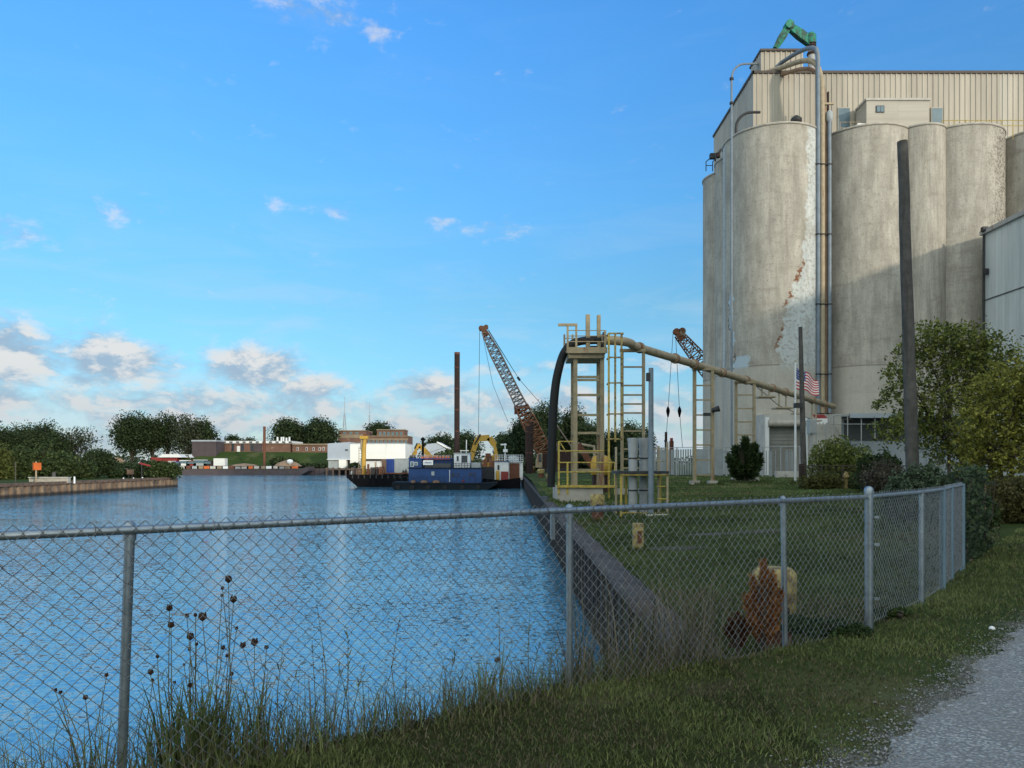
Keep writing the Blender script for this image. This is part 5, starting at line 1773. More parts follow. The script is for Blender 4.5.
mb.tube([hx, (at(478.5, 0, CY)[0], CY, at(0, 436, CY)[2])], .035, 5)
mb.tube([tip + Vector((-.4, 0, 0)), at(493, 385, CY), at(508, 422, CY)], .03, 5)
mb.build('hoist_rope', 'dark_steel', t)
mb = MB()
for dy in (-.5, .5):
    mb.tube([tip + Vector((.6, dy, .3)), Vector(at(519, 379, CY + dy)), Vector(at(548, 412, CY + dy))], .04, 5)
mb.tube([at(517.5, 377, CY), at(520, 380.5, CY)], .2, 6)
mb.build('pendant_rope', 'dark_steel', t)
cx_ = at(556, 0, CY)[0]
MB().prism([(cx_ - 2.2, 2.9), (cx_ + 3.4, 2.9), (cx_ + 3.4, 5.4), (cx_ + .2, 5.6), (cx_ - 2.2, 5.0)], CY - 1.4, CY + 1.4).build('machine_house', 'dark_rust', t)
cb = MB().prism([(cx_ - 3.2, 2.95), (cx_ - 2.2, 2.95), (cx_ - 2.2, 5.2), (cx_ - 2.8, 5.2), (cx_ - 3.2, 4.0)], CY - 1.5, CY - .3).build('cab', 'tan_paint', t)
MB().box(cx_ - 2.75, cx_ - 2.3, CY - 1.54, CY - 1.49, 3.8, 5.0).build('window', 'glass_dark', cb)
for dy in (-1.3, 1.3):
    MB().prism([(cx_ - 3.0, 2.3), (cx_ - 2.5, 1.8), (cx_ + 2.5, 1.8), (cx_ + 3.0, 2.3), (cx_ + 2.5, 2.85), (cx_ - 2.5, 2.85)], CY + dy - .4, CY + dy + .4).build('track', 'dark_steel', t)
gp = Vector(at(548, 412, CY))
mb = MB()
for dy in (-.6, .6):
    mb.tube([(cx_ + .4, CY + dy, 5.4), gp + Vector((0, dy, 0)), (cx_ + 3.0, CY + dy, 5.3)], .07, 6)
mb.build('gantry', 'crane_grey', t)

CY2 = 97.0
tip, bp = Vector(at(678.5, 334, CY2)), Vector(at(779, 455, CY2))
t = thing('lattice_crane', 'orange-headed lattice boom half hidden behind the silos', 'crane', (bp.x, CY2, 2.4))
lattice(bp, tip, .9, 1.8, .95, 30, 'boom', 'crane_orange', t, .09, .055)
hd = MB()
hd.tube([tip + Vector((-.3, -.3, .3)), tip + Vector((-.3, .3, .3))], .42, 14)
hd.tube([tip + Vector((.45, -.3, .35)), tip + Vector((.45, .3, .35))], .45, 14)
hd.obox(tip + Vector((.5, 0, -.8)), tip + Vector((-.2, 0, .5)), .5, .8)
hd.build('boom_head', 'crane_orange', t)
for a, b_, c_ in ((673, 668, 665.5), (675.5, 679.5, 682.5)):
    mb = MB()
    p0, p1, p2 = Vector(at(a, 334, CY2)), Vector(at(b_, 411, CY2)), Vector(at(c_, 448, CY2))
    mb.tube([p0, p1, p2], .035, 5)
    mb.build('hoist_rope', 'dark_steel', t)
    mb = MB()
    mb.lathe(p1.x, p1.y, [(.08, p1.z - .8), (.2, p1.z - .3), (.26, p1.z), (.2, p1.z + .3), (.06, p1.z + .6)], 10)
    mb.build('hook_block', 'hull_black', t)
MB().box(bp.x - 2, bp.x + 3.5, CY2 - 1.4, CY2 + 1.4, 3.4, 6.0).build('machine_house', 'crane_orange', t)
for dy in (-1.4, 1.4):
    MB().prism([(bp.x - 2.6, 2.8), (bp.x - 2.2, 2.2), (bp.x + 3.2, 2.2), (bp.x + 3.6, 2.8), (bp.x + 3.2, 3.4), (bp.x - 2.2, 3.4)], CY2 + dy - .4, CY2 + dy + .4).build('track', 'dark_steel', t)
t = thing('mooring_post', 'short dark post below the hanging crane ropes', 'post', (at(666, 0, 90)[0], 90, 2.3))
MB().tube([(at(666, 0, 90)[0], 90, 2.0), at(666, 432, 90)], .16, 8).build('post', 'dark_rust', t)
MB().box(at(664.5, 0, 90)[0], at(667, 0, 90)[0], 89.8, 90.2, at(0, 442, 90)[2], at(0, 440, 90)[2]).build('cleat', 'dark_steel', t)

# ================================================================== FAR SHORE
FY_ = 237.0
X = lambda px: at(px, 0, FY_)[0]
Z = lambda py: at(0, py, FY_)[2]
t = thing('hopper_barge', 'long grey-black barge with patchy white and orange sides below the green hill', 'barge', (X(240), FY_ + 4, 0))
MB().prism([(X(160), 1.8), (X(160), -.5), (X(298), -.5), (X(308.5), 1.4), (X(308.5), 2.7), (X(302), 2.1), (X(160), 1.8)], FY_, FY_ + 7).build('hull', 'dark_brick', t)
MB().box(X(172), X(300), FY_ - .1, FY_ + .02, 1.7, 1.95).build('rub_rail', 'cap_conc', t)
MB().box(X(174), X(294), FY_ + .3, FY_ + 6, 1.8, 2.95).build('coaming', 'cap_conc', t)
pal = ['white_paint', 'rust', 'container_grey', 'tan_band', 'orange_paint', 'conc_light', 'tan_band']
for k, x in enumerate(np.linspace(X(178), X(290), 19)):
    MB().box(x, x + 2.1 + .5 * rng.random(), FY_ + .2, FY_ + .3, 2.0, 2.8).build('side_panel', pal[k % 7] if k % 5 else 'conc_light', t)
mb = MB()
mb.lathe(X(284), FY_ + 4, [(4.5, 2.8), (3.0, 3.9), (1.0, 4.6), (.1, 4.7)], 18)
mb.build('gravel_load', 'gravel_heap', t)
mb = MB()
mb.lathe(X(240), FY_ + 4, [(4.5, 2.8), (3.0, 3.4), (.3, 3.7)], 18)
mb.build('gravel_load', 'gravel_heap', t)
pile('red-brown spud pile standing up from the far grey barge', 264.3, 426.5, FY_ + 2, .42, 'rust', 0)
t = thing('channel_marker', 'small white marker drum by the end of the far grey barge', 'marker', (X(289), FY_ + 1, 2.6))
MB().lathe(X(289), FY_ + 1, [(.35, 2.6), (.35, 3.6), (.9, 3.8), (1.0, 4.7), (.3, 5.0)], 12).build('drum', 'white_paint', t)
MB().lathe(X(289), FY_ + 1, [(.5, 2.2), (.5, 2.6)], 12).build('stand', 'dark_steel', t)

# vehicles parked on the far shore
def van(label, px, w_, h_, m_, Y=250.0):
    x = at(px, 0, Y)[0]
    t = thing('parked_van', label, 'van', (x, Y, 2.0), 'vehicles parked on the far shore')
    l_ = w_
    MB().prism([(x - l_ / 2, 2.5), (x + l_ / 2, 2.5), (x + l_ / 2, 2.0 + h_ * .62), (x + l_ * .38, 2.0 + h_), (x - l_ / 2, 2.0 + h_)], Y, Y + 2.1).build('body', m_, t)
    MB().box(x - l_ * .42, x + l_ * .30, Y - .03, Y, 2.0 + h_ * .6, 2.0 + h_ * .9).build('window', 'window_blue', t)
    for s in (-.3, .3):
        MB().tube([(x + l_ * s, Y - .05, 2.35), (x + l_ * s, Y + .25, 2.35)], .38, 12).build('wheel', 'rubber', t)
for i, (px, w_, h_, m_, lb) in enumerate(((177, 2.6, 2.4, 'container_blue', 'dark blue van beside the red building on the far shore'), (184.5, 3.4, 2.8, 'white_paint', 'white and teal van, third vehicle from the red building'), (191, 3.4, 2.6, 'red_paint', 'dark red van parked on the far shore'), (200, 4.6, 3.0, 'container_grey', 'long grey van in the middle of the far parked row'), (208, 3.0, 2.6, 'dark_rust', 'maroon van right of the long grey one'))):
    van(lb, px, w_, h_, m_)
t = thing('box_trailer', 'white box trailer at the right end of the far parked row', 'trailer', (at(219, 0, 250)[0], 250, 2))
x0_, x1_ = at(213.5, 0, 250)[0], at(225, 0, 250)[0]
MB().box(x0_, x1_, 250, 252.3, 2.9, 5.4).build('box', 'white_paint', t)
for k in (.15, .75):
    MB().tube([(x0_ + (x1_ - x0_) * k, 249.9, 2.45), (x0_ + (x1_ - x0_) * k, 250.3, 2.45)], .45, 12).build('wheel', 'rubber', t)

# red building with pale roof
Y = 252.0
X2 = lambda px: at(px, 0, Y)[0]
Z2 = lambda py: at(0, py, Y)[2]
t = thing('red_building', 'low red building with a pale awning roof beneath the big far trees', 'building', (X2(166), Y, 2))
MB().box(X2(151), X2(177), Y, Y + 8, 1.8, Z2(457.5)).build('walls', 'red_paint', t)
MB().prism([(X2(160), Z2(457.4)), (X2(183), Z2(457.4)), (X2(180), Z2(454.2)), (X2(164), Z2(454.2))], Y - 1, Y + 9).build('roof', 'white_paint', t)
MB().box(X2(168), X2(176), Y - .1, Y, 2.4, Z2(461)).build('sign_panel', 'flag_white', t)
hx_ = at(117, 0, 262)[0]
t = thing('sand_heap', 'orange sand heap far left of the red building', 'heap', (hx_, 262, 2))
MB().lathe(hx_, 262, [(4.2, 2), (2.6, 4.3), (1.4, 5.4), (.3, 5.8)], 16).build('heap', 'gravel_heap', t)

# dark block and brick building on the hill
Y = 272.0
t = thing('dark_block', 'dark windowless brick block at the left end of the hill building', 'building', (at(204, 0, Y)[0], Y - 8, 2))
X2 = lambda px: at(px, 0, Y - 8)[0]
Z2 = lambda py: at(0, py, Y - 8)[2]
MB().box(X2(192), X2(216), Y - 8, Y + 8, 2, Z2(441.5)).build('walls', 'dark_brick', t)
MB().box(X2(191.5), X2(216.4), Y - 8.2, Y + 8.2, Z2(441.5), Z2(440)).build('roof', 'roof_grey', t)
X2 = lambda px: at(px, 0, Y)[0]
Z2 = lambda py: at(0, py, Y)[2]
t = thing('brick_building', 'long low brick building with a white roof band on the grassy hill', 'building', (X2(250), Y, 8))
MB().box(X2(215), X2(290), Y, Y + 14, 6.5, Z2(443.3)).build('walls', 'brick', t)
MB().box(X2(214.5), X2(292), Y - .6, Y + 14.3, Z2(443.3), Z2(441.0)).build('roof', 'white_paint', t)
mb = MB()
for x in np.arange(X2(217), X2(291), 2.4):
    mb.box(x, x + 1.1, Y - .75, Y - .62, Z2(442.9), Z2(441.4))
mb.build('roof_slots', 'roof_dark', t)
for px in (221.5, 231.5, 241, 250.5):
    MB().box(X2(px), X2(px + 2.8), Y - .08, Y + .02, 8.2, Z2(444)).build('doorway', 'glass_dark', t)
MB().box(X2(254), X2(262), Y - .3, Y + .02, 8.0, Z2(443.5)).build('dark_bay', 'dark_brick', t)
MB().box(X2(237), X2(240), Y - .1, Y + .02, 8.0, Z2(446)).build('door', 'white_paint', t)
mb = MB()
for px in (275, 279, 281, 284, 287):
    mb.box(X2(px), X2(px + 1), Y + 2, Y + 3, Z2(441), Z2(437.5 - .8 * (px % 2)))
mb.build('roof_vents', 'white_paint', t)
t = thing('brick_annex', 'lower brick annex right of the long hill building', 'building', (X2(308), Y, 7.6))
MB().box(X2(291.5), X2(328), Y + 1, Y + 12, 6.5, Z2(445)).build('walls', 'brick', t)
MB().box(X2(291.2), X2(328.3), Y + .6, Y + 12.3, Z2(445), Z2(443.6)).build('roof', 'tan_band', t)
for px in (296, 305, 312, 318, 322):
    f = MB().box(X2(px), X2(px + 1.8), Y + .92, Y + 1.02, 8.4, 9.6).build('window', 'white_paint', t)
    MB().box(X2(px) + .12, X2(px + 1.8) - .12, Y + .88, Y + .93, 8.5, 9.5).build('pane', 'glass_dark', f)

# white warehouse
Y = 248.0
X2 = lambda px: at(px, 0, Y)[0]
Z2 = lambda py: at(0, py, Y)[2]
t = thing('warehouse', 'bright white windowless warehouse with a grey-blue end wall across the water', 'building', (X2(370), Y, 2))
MB().prism([(X2(327.5), Z2(459.3)), (X2(350), Z2(459.3)), (X2(350), Z2(442.0)), (X2(327.5), Z2(443.5))], Y + .1, Y + 18).build('end_wall', 'grey_siding', t)
MB().box(X2(350.1), X2(405.3), Y, Y + 18, 1.5, Z2(443.6)).build('front_wall', 'white_siding', t)
MB().box(X2(350), X2(405.5), Y - .2, Y + 18.2, Z2(443.6), Z2(442.9)).build('roof', 'roof_grey', t)
MB().box(X2(345), X2(348), Y - .0, Y + .1, Z2(450.8), Z2(449.2)).build('vent', 'roof_dark', t)
MB().box(X2(328), X2(340), Y + .4, Y + 6, 1.5, Z2(460)).build('lean_to', 'container_grey', t)
MB().box(X2(338.9), X2(346.5), Y - .3, Y + 6, 1.5, Z2(459.8)).build('garage', 'white_siding', t)
MB().box(X2(327), X2(350), Y - .4, Y + .1, Z2(459.8), Z2(459.2)).build('trim', 'white_paint', t)
Y3 = 240.0
t = thing('boathouse', 'white shed with a dark red flat roof in front of the warehouse', 'building', (at(373, 0, Y3)[0], Y3, 2))
MB().box(at(364, 0, Y3)[0], at(380.5, 0, Y3)[0], Y3, Y3 + 6, 1.0, at(0, 460.6, Y3)[2]).build('walls', 'white_siding', t)
MB().box(at(361, 0, Y3)[0], at(385, 0, Y3)[0], Y3 - .6, Y3 + 6.4, at(0, 460.6, Y3)[2], at(0, 459, Y3)[2]).build('roof', 'dark_rust', t)
t = thing('pier', 'timber pier in front of the white shed', 'pier', (at(370, 0, 236)[0], 236, 0))
mb = MB()
xa, xb = at(326, 0, 236)[0], at(386, 0, 236)[0]
mb.box(xa, xb, 236, 246, 1.6, 2.0)
for x in np.arange(xa, xb, 2.0):
    mb.box(x, x + .5, 235.8, 236.2, -1, 2.4)
mb.build('deck', 'wood_brown', t)

# stepped brick building behind
Y = 300.0
X2 = lambda px: at(px, 0, Y)[0]
Z2 = lambda py: at(0, py, Y)[2]
t = thing('brick_building', 'stepped brown brick building with rows of dark windows behind the white warehouse', 'building', (X2(375), Y, 2))
MB().box(X2(338), X2(366), Y, Y + 14, 2, Z2(431)).box(X2(366.2), X2(408), Y + .5, Y + 14, 2, Z2(436.5)).box(X2(376), X2(403.5), Y + 2, Y + 12, Z2(436.5), Z2(430)).build('walls', 'brick', t)
MB().box(X2(337.6), X2(366.4), Y - .3, Y + 14.3, Z2(431), Z2(430.2)).box(X2(366.3), X2(408.4), Y + .2, Y + 14.2, Z2(436.5), Z2(435.6)).box(X2(375.7), X2(404), Y + 1.6, Y + 12.3, Z2(430), Z2(429.1)).build('roof', 'tan_band', t)
MB().box(X2(338), X2(366), Y - .15, Y, Z2(438), Z2(434.5)).box(X2(366.4), X2(408), Y + .35, Y + .5, Z2(440), Z2(438.4)).build('tan_band', 'tan_band', t)
for px in np.arange(367.5, 406, 4.1):
    f = MB().box(X2(px), X2(px + 2.7), Y + .38, Y + .5, Z2(443), Z2(440.3)).build('window', 'tan_band', t)
    MB().box(X2(px) + .1, X2(px + 2.7) - .1, Y + .33, Y + .39, Z2(442.8), Z2(440.5)).build('pane', 'window_blue', f)
for px in np.arange(378, 402, 4.2):
    f = MB().box(X2(px), X2(px + 2.8), Y + 1.88, Y + 2, Z2(435.3), Z2(431.6)).build('window', 'tan_band', t)
    MB().box(X2(px) + .1, X2(px + 2.8) - .1, Y + 1.82, Y + 1.89, Z2(435.1), Z2(431.8)).build('pane', 'window_blue', f)
for px in (343, 349, 355):
    f = MB().box(X2(px), X2(px + 3.5), Y - .1, Y + .02, Z2(434.3), Z2(432)).build('window', 'tan_band', t)
    MB().box(X2(px) + .1, X2(px + 3.5) - .1, Y - .15, Y - .09, Z2(434.1), Z2(432.2)).build('pane', 'window_blue', f)

# blue-grey hangar
Y = 262.0
t = thing('hangar', 'pale blue-grey gabled shed among trees behind the barge', 'building', (at(434, 0, Y)[0], Y, 2))
xx = [at(p, 0, Y)[0] for p in (423, 427, 437, 446)]
zz = [at(0, p, Y)[2] for p in (449, 444, 443)]
MB().prism([(xx[0], 2), (xx[3], 2), (xx[3], zz[0]), (xx[2], zz[2]), (xx[1], zz[1]), (xx[0], zz[0])], Y, Y + 18).build('walls', 'grey_siding', t)
MB().prism([(xx[2], zz[2] + .05), (xx[3] + .6, zz[0] + .05), (xx[3] + .6, zz[0] + .5), (xx[2], zz[2] + .5)], Y - .4, Y + 18.3).build('roof', 'white_siding', t)

# radio masts
def mast(label, px, top, base, Y, w0):
    x = at(px, 0, Y)[0]
    zt, zb = at(0, top, Y)[2], at(0, base, Y)[2]
    t = thing('radio_mast', label, 'mast', (x, Y, 2))
    mb = MB()
    zm = zb + (zt - zb) * .45
    zb = 2.0
    for s, u in ((-1, -1), (1, -1), (1, 1), (-1, 1)):
        mb.tube([(x + s * w0, Y + u * w0, zb), (x + s * .25, Y + u * .25, zm)], .14, 5)
    for k in range(12):
        a, b_ = k / 12, (k + 1) / 12
        wa, wb_ = w0 + (.25 - w0) * a, w0 + (.25 - w0) * b_
        za, zb2 = zb + (zm - zb) * a, zb + (zm - zb) * b_
        mb.tube([(x - wa, Y - wa, za), (x + wb_, Y - wb_, zb2)], .09, 4, caps=False)
        mb.tube([(x + wa, Y - wa, za), (x - wb_, Y - wb_, zb2)], .09, 4, caps=False)
        mb.tube([(x - wa, Y - wa, za), (x + wa, Y - wa, za)], .09, 4, caps=False)
    mb.build('lattice_tower', 'grey_siding', t)
    MB().tube([(x, Y, zm - .2), (x, Y, zt)], [.25, .10], 6).build('aerial', 'grey_siding', t)
mast('taller grey lattice radio mast behind the brick building', 344.5, 396, 430, 360, 2.0)
mast('thin faint radio mast right of the taller one', 369.5, 403, 425, 460, .6)

# ------------------------------------------------------------------ opposite bank things
Y = 82.0
x = at(37.5, 0, Y)[0]
t = thing('warning_sign', 'orange square board on a pale post along the opposite bank', 'sign', (x - .1, Y, 1.45))
MB().tube([(x - .15, Y, 1.2), (x - .15, Y, at(0, 461.5, Y)[2])], .09, 8).build('post', 'tan_paint', t)
MB().box(x - .45, x + .5, Y - .16, Y - .1, at(0, 470, Y)[2], at(0, 462.7, Y)[2]).build('board', 'orange_paint', t)
MB().box(x - .42, x - .35, Y - .19, Y - .15, at(0, 470, Y)[2], at(0, 463, Y)[2]).build('board_stripe', 'rust', t)
t = thing('low_wall', 'long low concrete wall on the opposite bank behind the orange sign', 'wall', (at(50, 0, 86)[0], 86, 1.4))
MB().box(at(29, 0, 86)[0], at(68, 0, 86)[0], 86, 86.5, 1.3, 1.9).build('wall_body', 'conc_base', t)
MB().box(at(28.6, 0, 86)[0], at(68.4, 0, 86)[0], 85.9, 86.6, 1.9, 2.0).build('coping', 'conc_light', t)
for i, (px, py0, py1, Yp, lb) in enumerate(((74.5, 476.5, 482.5, 84, 'white stub post on the opposite bank right of the low wall'), (15.5, 462, 482, 84, 'thin grey post at far left before the dark trees'), (54, 472, 479, 88, 'dark stubby post behind the long low wall'), (123.5, 477.5, 480.5, 104, 'white stub post, leftmost of three near the tip of the opposite bank'), (133.5, 477.5, 481, 104, 'white stub post, middle of three near the tip of the opposite bank'), (142.5, 477, 481, 106, 'white stub post beneath the red davit on the opposite bank'))):
    x, _, z1_ = at(px, py0, Yp)
    r_ = .05 if i == 1 else (.2 if i == 2 else .1)
    o = MB().lathe(x, Yp, [(r_, 1.3), (r_, z1_ - .08), (r_ * .5, z1_)], 10).build('stub_post', 'wood_pole' if i in (1, 2) else 'white_paint')
    tag(o, lb, 'post')
t = thing('davit', 'red drooping davit arm on a post near the tip of the opposite bank', 'davit', (at(141.5, 0, 108)[0], 108, 1.45))
p0, p1, p2, p3 = at(141.7, 482, 108), at(141.7, 463.5, 108), at(139.5, 463, 108), at(150.5, 466, 108)
MB().tube([p0, p1], .09, 8).build('post', 'dark_steel', t)
MB().obox(p2, p3, .2, .22).build('arm', 'red_paint', t)
t = thing('picnic_marker', 'small brown box on legs on the grass tip of the opposite bank', 'box', (at(130.5, 0, 108)[0], 108, 1.45))
x = at(130.5, 0, 108)[0]
MB().box(x - .35, x + .35, 107.7, 108.3, 2.0, 2.7).build('box', 'wood_brown', t)
MB().box(x - .3, x - .2, 107.9, 108.1, 1.4, 2.0).box(x + .2, x + .3, 107.9, 108.1, 1.4, 2.0).build('legs', 'dark_steel', t)

# ================================================================== VEGETATION
def rand_dirs(n):
    v = rng.normal(size=(n, 3))
    return v / np.linalg.norm(v, axis=1, keepdims=True)


def leaf_quads(C, L, W, up=0.3):
    """diamond leaves at centres C, half-length L, half-width W"""
    n = len(C)
    a = rand_dirs(n)
    nrm = rand_dirs(n) + np.array((0, 0, up))
    b_ = np.cross(nrm, a)
    b_ /= np.linalg.norm(b_, axis=1, keepdims=True) + 1e-9
    L = (L * rng.uniform(.6, 1.3, n))[:, None]
    W = (W * rng.uniform(.6, 1.3, n))[:, None]
    V = np.stack([C - a * L, C - b_ * W + a * L * .1, C + a * L, C + b_ * W + a * L * .1], 1).reshape(-1, 3)
    return V, np.arange(4 * n).reshape(n, 4)


def tints(n, lo, hi, k=None, jit=.18):
    t_ = rng.random(n) if k is None else np.clip(k + rng.normal(0, .22, n), 0, 1)
    c = np.array(lo)[None] * (1 - t_[:, None]) + np.array(hi)[None] * t_[:, None]
    return c * (1 + rng.normal(0, jit, n))[:, None].clip(.5, 1.6)


def waves(P, wl, k=9):
    """cheap smooth 3-D noise in about -1..1 with feature size wl"""
    D = rand_dirs(k) * (2 * math.pi / wl) * rng.uniform(.6, 1.5, (k, 1))
    ph = rng.random(k) * 6.28
    return np.sin(P @ D.T + ph).sum(1) / math.sqrt(k)


def crown(parent, blobs, n, leaf, lo, hi, clump=.30, name='crown', nclump=None, squash=.75, gap=-.55, rgd=1.0, core=0.0, vary=True):
    """foliage spread through ellipsoids (cx,cy,cz,rx,ry,rz), broken by gaps, light and dark sprays and a ragged outline"""
    vol = np.array([b_[3] * b_[4] * b_[5] for b_ in blobs]) ** .75
    vol /= vol.sum()
    size = float(np.mean([min(b_[3], b_[5]) for b_ in blobs]))
    Cs = []
    for b_, f in zip(blobs, vol):
        nb = max(20, int(n * f * 1.7))
        d = rand_dirs(nb)
        rad = rng.random(nb) ** .40
        rag = 1 + rgd * (.20 * waves(d * 2.0, 1.6) + .10 * waves(d * 2.0, .7))
        P = d * (rad * rag)[:, None]
        Cs.append(P * np.array(b_[3:6]) + np.array(b_[0:3]))
    C = np.concatenate(Cs)
    g = waves(C, size * .85) + .7 * waves(C, size * .38)
    keep = g + rng.normal(0, .35, len(C)) > gap
    C, g = C[keep], g[keep]
    if len(C) > n:
        sel = rng.permutation(len(C))[:n]
        C, g = C[sel], g[sel]
    K = .42 + .24 * waves(C, size * .6) + .20 * waves(C, size * .25)
    Ls = leaf * (rng.choice([.6, .9, 1.35], len(C)) if vary else np.ones(len(C)))
    Ws = leaf * .6 * np.ones(len(C)) if vary else leaf * .8 * np.ones(len(C))
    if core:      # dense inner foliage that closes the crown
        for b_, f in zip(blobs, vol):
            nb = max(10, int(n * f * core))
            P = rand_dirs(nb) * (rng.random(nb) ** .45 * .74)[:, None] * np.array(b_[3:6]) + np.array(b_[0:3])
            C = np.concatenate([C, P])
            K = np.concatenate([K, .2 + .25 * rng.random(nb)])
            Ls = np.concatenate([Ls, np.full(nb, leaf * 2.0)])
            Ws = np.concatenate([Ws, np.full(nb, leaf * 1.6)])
    V, Fc = leaf_quads(C, Ls, Ws)
    return np_obj(name, V, Fc, 'foliage', parent, tint=tints(len(C), lo, hi, K))


DK = ((0.018, 0.033, 0.013), (0.056, 0.084, 0.029))
MD = ((0.028, 0.048, 0.015), (0.082, 0.112, 0.035))
LT = ((0.045, 0.062, 0.014), (0.115, 0.130, 0.030))
YL = ((0.060, 0.070, 0.012), (0.150, 0.150, 0.030))
AIR = ((0.035, 0.048, 0.026), (0.075, 0.090, 0.045))


def tree(label, px, top, wpx, Y, col=DK, base=2.0, n=1500, leaf=None, cat='tree', name='tree', trunk=.30, lobes=4, group=None, lean=0.0, airy=.30):
    """broadleaf tree placed at column px and distance Y: trunk, limbs and a crown in lobes"""
    x = at(px, 0, Y)[0]
    s = Y / FPX
    h = at(0, top, Y)[2] - base
    w_ = wpx * s
    t = thing(name, label, cat, (x, Y, base), group)
    cz0 = base + h * trunk
    blobs = []
    for k in range(lobes):
        a = 2 * math.pi * (k + rng.random() * .5) / lobes
        rr = w_ * .23
        bx, by = x + math.cos(a) * rr * rng.uniform(.7, 1.15), Y + math.sin(a) * rr * .8
        bz = cz0 + (h * (1 - trunk)) * rng.uniform(.38, .58)
        blobs.append((bx, by, bz, w_ * .36 * rng.uniform(.85, 1.1), w_ * .36, h * (1 - trunk) * .50 * rng.uniform(.85, 1.05)))
    blobs.append((x + rng.normal(0, .05) * w_ + lean * w_, Y, base + h * (1 - (1 - trunk) * .36), w_ * .38, w_ * .38, h * (1 - trunk) * .37))
    leaf = leaf or max(.12, s * 1.15)
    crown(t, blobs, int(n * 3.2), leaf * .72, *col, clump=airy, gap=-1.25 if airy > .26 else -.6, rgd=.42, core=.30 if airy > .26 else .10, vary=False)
    mb = MB()
    r0 = max(.10, h * .022)
    mb.tube([(x, Y, base - .3), (x + rng.normal(0, .01) * h, Y, base + h * .22), (x + rng.normal(0, .02) * h, Y, base + h * .48), (x, Y, base + h * .72)], [r0 * 1.35, r0, r0 * .7, r0 * .3], 8)
    for b_ in blobs[:-1]:
        mb.tube([(x, Y, base + h * (trunk * .75 + .05 * rng.random())), ((x + b_[0]) / 2, (Y + b_[1]) / 2, (base + h * trunk + b_[2]) / 2), (b_[0], b_[1], b_[2] + b_[5] * .2)], [r0 * .55, r0 * .4, r0 * .15], 6)
    mb.build('trunk', 'bark', t)
    return t


def bush(label, px, top, wpx, Y, base, col=MD, n=1500, leaf=None, lobes=3, name='bush', cat='bush', depth=1.0, stems='stem', airy=.34):
    x = at(px, 0, Y)[0]
    s = Y / FPX
    h = at(0, top, Y)[2] - base
    w_ = wpx * s
    t = thing(name, label, cat, (x, Y, base))
    blobs = []
    for k in range(lobes):
        f = (k + .5) / lobes - .5
        hh = h * rng.uniform(.8, 1.0) * (1 - abs(f) * .4)
        blobs.append((x + f * w_ * .8, Y + rng.normal(0, .12) * w_ * depth, base + hh * .46, w_ * .68 / lobes ** .5 * .8, w_ * .4 * depth, hh * .58))
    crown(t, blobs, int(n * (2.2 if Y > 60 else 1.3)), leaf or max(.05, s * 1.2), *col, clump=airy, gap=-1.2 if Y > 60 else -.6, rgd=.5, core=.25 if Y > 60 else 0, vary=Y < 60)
    mb = MB()
    for k in range(7):
        f = rng.uniform(-.35, .35)
        mb.tube([(x + f * w_ * .3, Y, base - .1), (x + f * w_ * .8, Y + rng.normal(0, .1), base + h * .4), (x + f * w_, Y + rng.normal(0, .15), base + h * .8)], [.03 + s * .1, .02 + s * .08, .01], 5)
    mb.build('stems', 'bark', t)
    return t


# --- opposite bank (left)
B1 = 1.45
tree('dark tree at the far left edge of the picture', 4, 424, 44, 112, DK, B1, 2200, trunk=.04, lobes=6)
tree('dark rounded tree second from the left edge', 27, 422.5, 38, 116, DK, B1, 2200, trunk=.04, lobes=6)
tree('tallest dark pointed tree of the left-hand grove', 41, 420, 38, 112, DK, B1, 2200, trunk=.04)
tree('dark tree sloping down at the right of the left-hand grove', 54, 431, 36, 110, DK, B1, 2000, trunk=.04)
tree('airy grey-green tree with sky showing through, right of the left-hand grove', 76, 426, 42, 113, AIR, B1, 800, trunk=.28, airy=.22, leaf=.16)
tree('low dark bushy tree at the right end of the left-hand grove', 98, 448, 34, 110, DK, B1, 1900, trunk=.02)
bush('dark low bush between the airy tree and the right-hand bushy tree', 85, 449, 30, 108, B1, DK, 900)
bush('yellow-green bush at the far left edge', 2, 443, 26, 98, B1, LT, 1000)
bush('green bush behind the thin grey post at far left', 20, 441, 30, 102, B1, MD, 1000)
bush('green bush behind the orange sign', 42, 441, 34, 103, B1, MD, 1000)
bush('green bush right of the orange sign', 62, 447, 34, 100, B1, MD, 1000)
bush('green bush over the right end of the low concrete wall', 80, 455, 28, 104, B1, MD, 900)
bush('rounded dark green bush on the tip of the opposite bank', 164, 457, 30, 112.5, B1, MD, 1100)
bush('dark green bush behind the red davit on the opposite bank', 145, 461, 26, 112, B1, DK, 900)
bush('low dark shrub left of the red davit', 122, 466, 26, 112, B1, DK, 700)

# --- far shore
tree('big spreading dark tree, leftmost of the far row of tall trees', 132, 412.5, 44, 285, DK, 2, 2000, trunk=.16, lobes=6, airy=.27)
tree('second tall tree of the far row, with its trunk showing', 152, 416, 28, 290, DK, 2, 1300, trunk=.18, airy=.27)
tree('third tall tree of the far row, narrow and open', 168, 412, 26, 292, DK, 2, 1100, trunk=.20, airy=.25)
tree('fourth tall tree of the far row, open crowned above the red building', 187, 412, 36, 288, AIR, 2, 1400, trunk=.18, airy=.25)
tree('rightmost tree of the far row, behind the dark block', 205, 416, 30, 294, DK, 2, 1200, trunk=.14, airy=.27)
bush('small pale bush beside the dark block', 183.5, 451, 10, 256, 2, LT, 300)
bush('dark hedge below the far tall trees', 128, 462, 40, 258, 2, DK, 900, lobes=5)
tree('low dark tree behind the long brick building, left', 234, 434, 24, 310, DK, 4, 700, trunk=.2)
tree('low dark tree behind the long brick building, right', 248, 437, 22, 312, DK, 4, 600, trunk=.2)
tree('round dark tree above the right end of the brick building', 289, 416.5, 38, 300, DK, 4, 1700, trunk=.2, lobes=5)
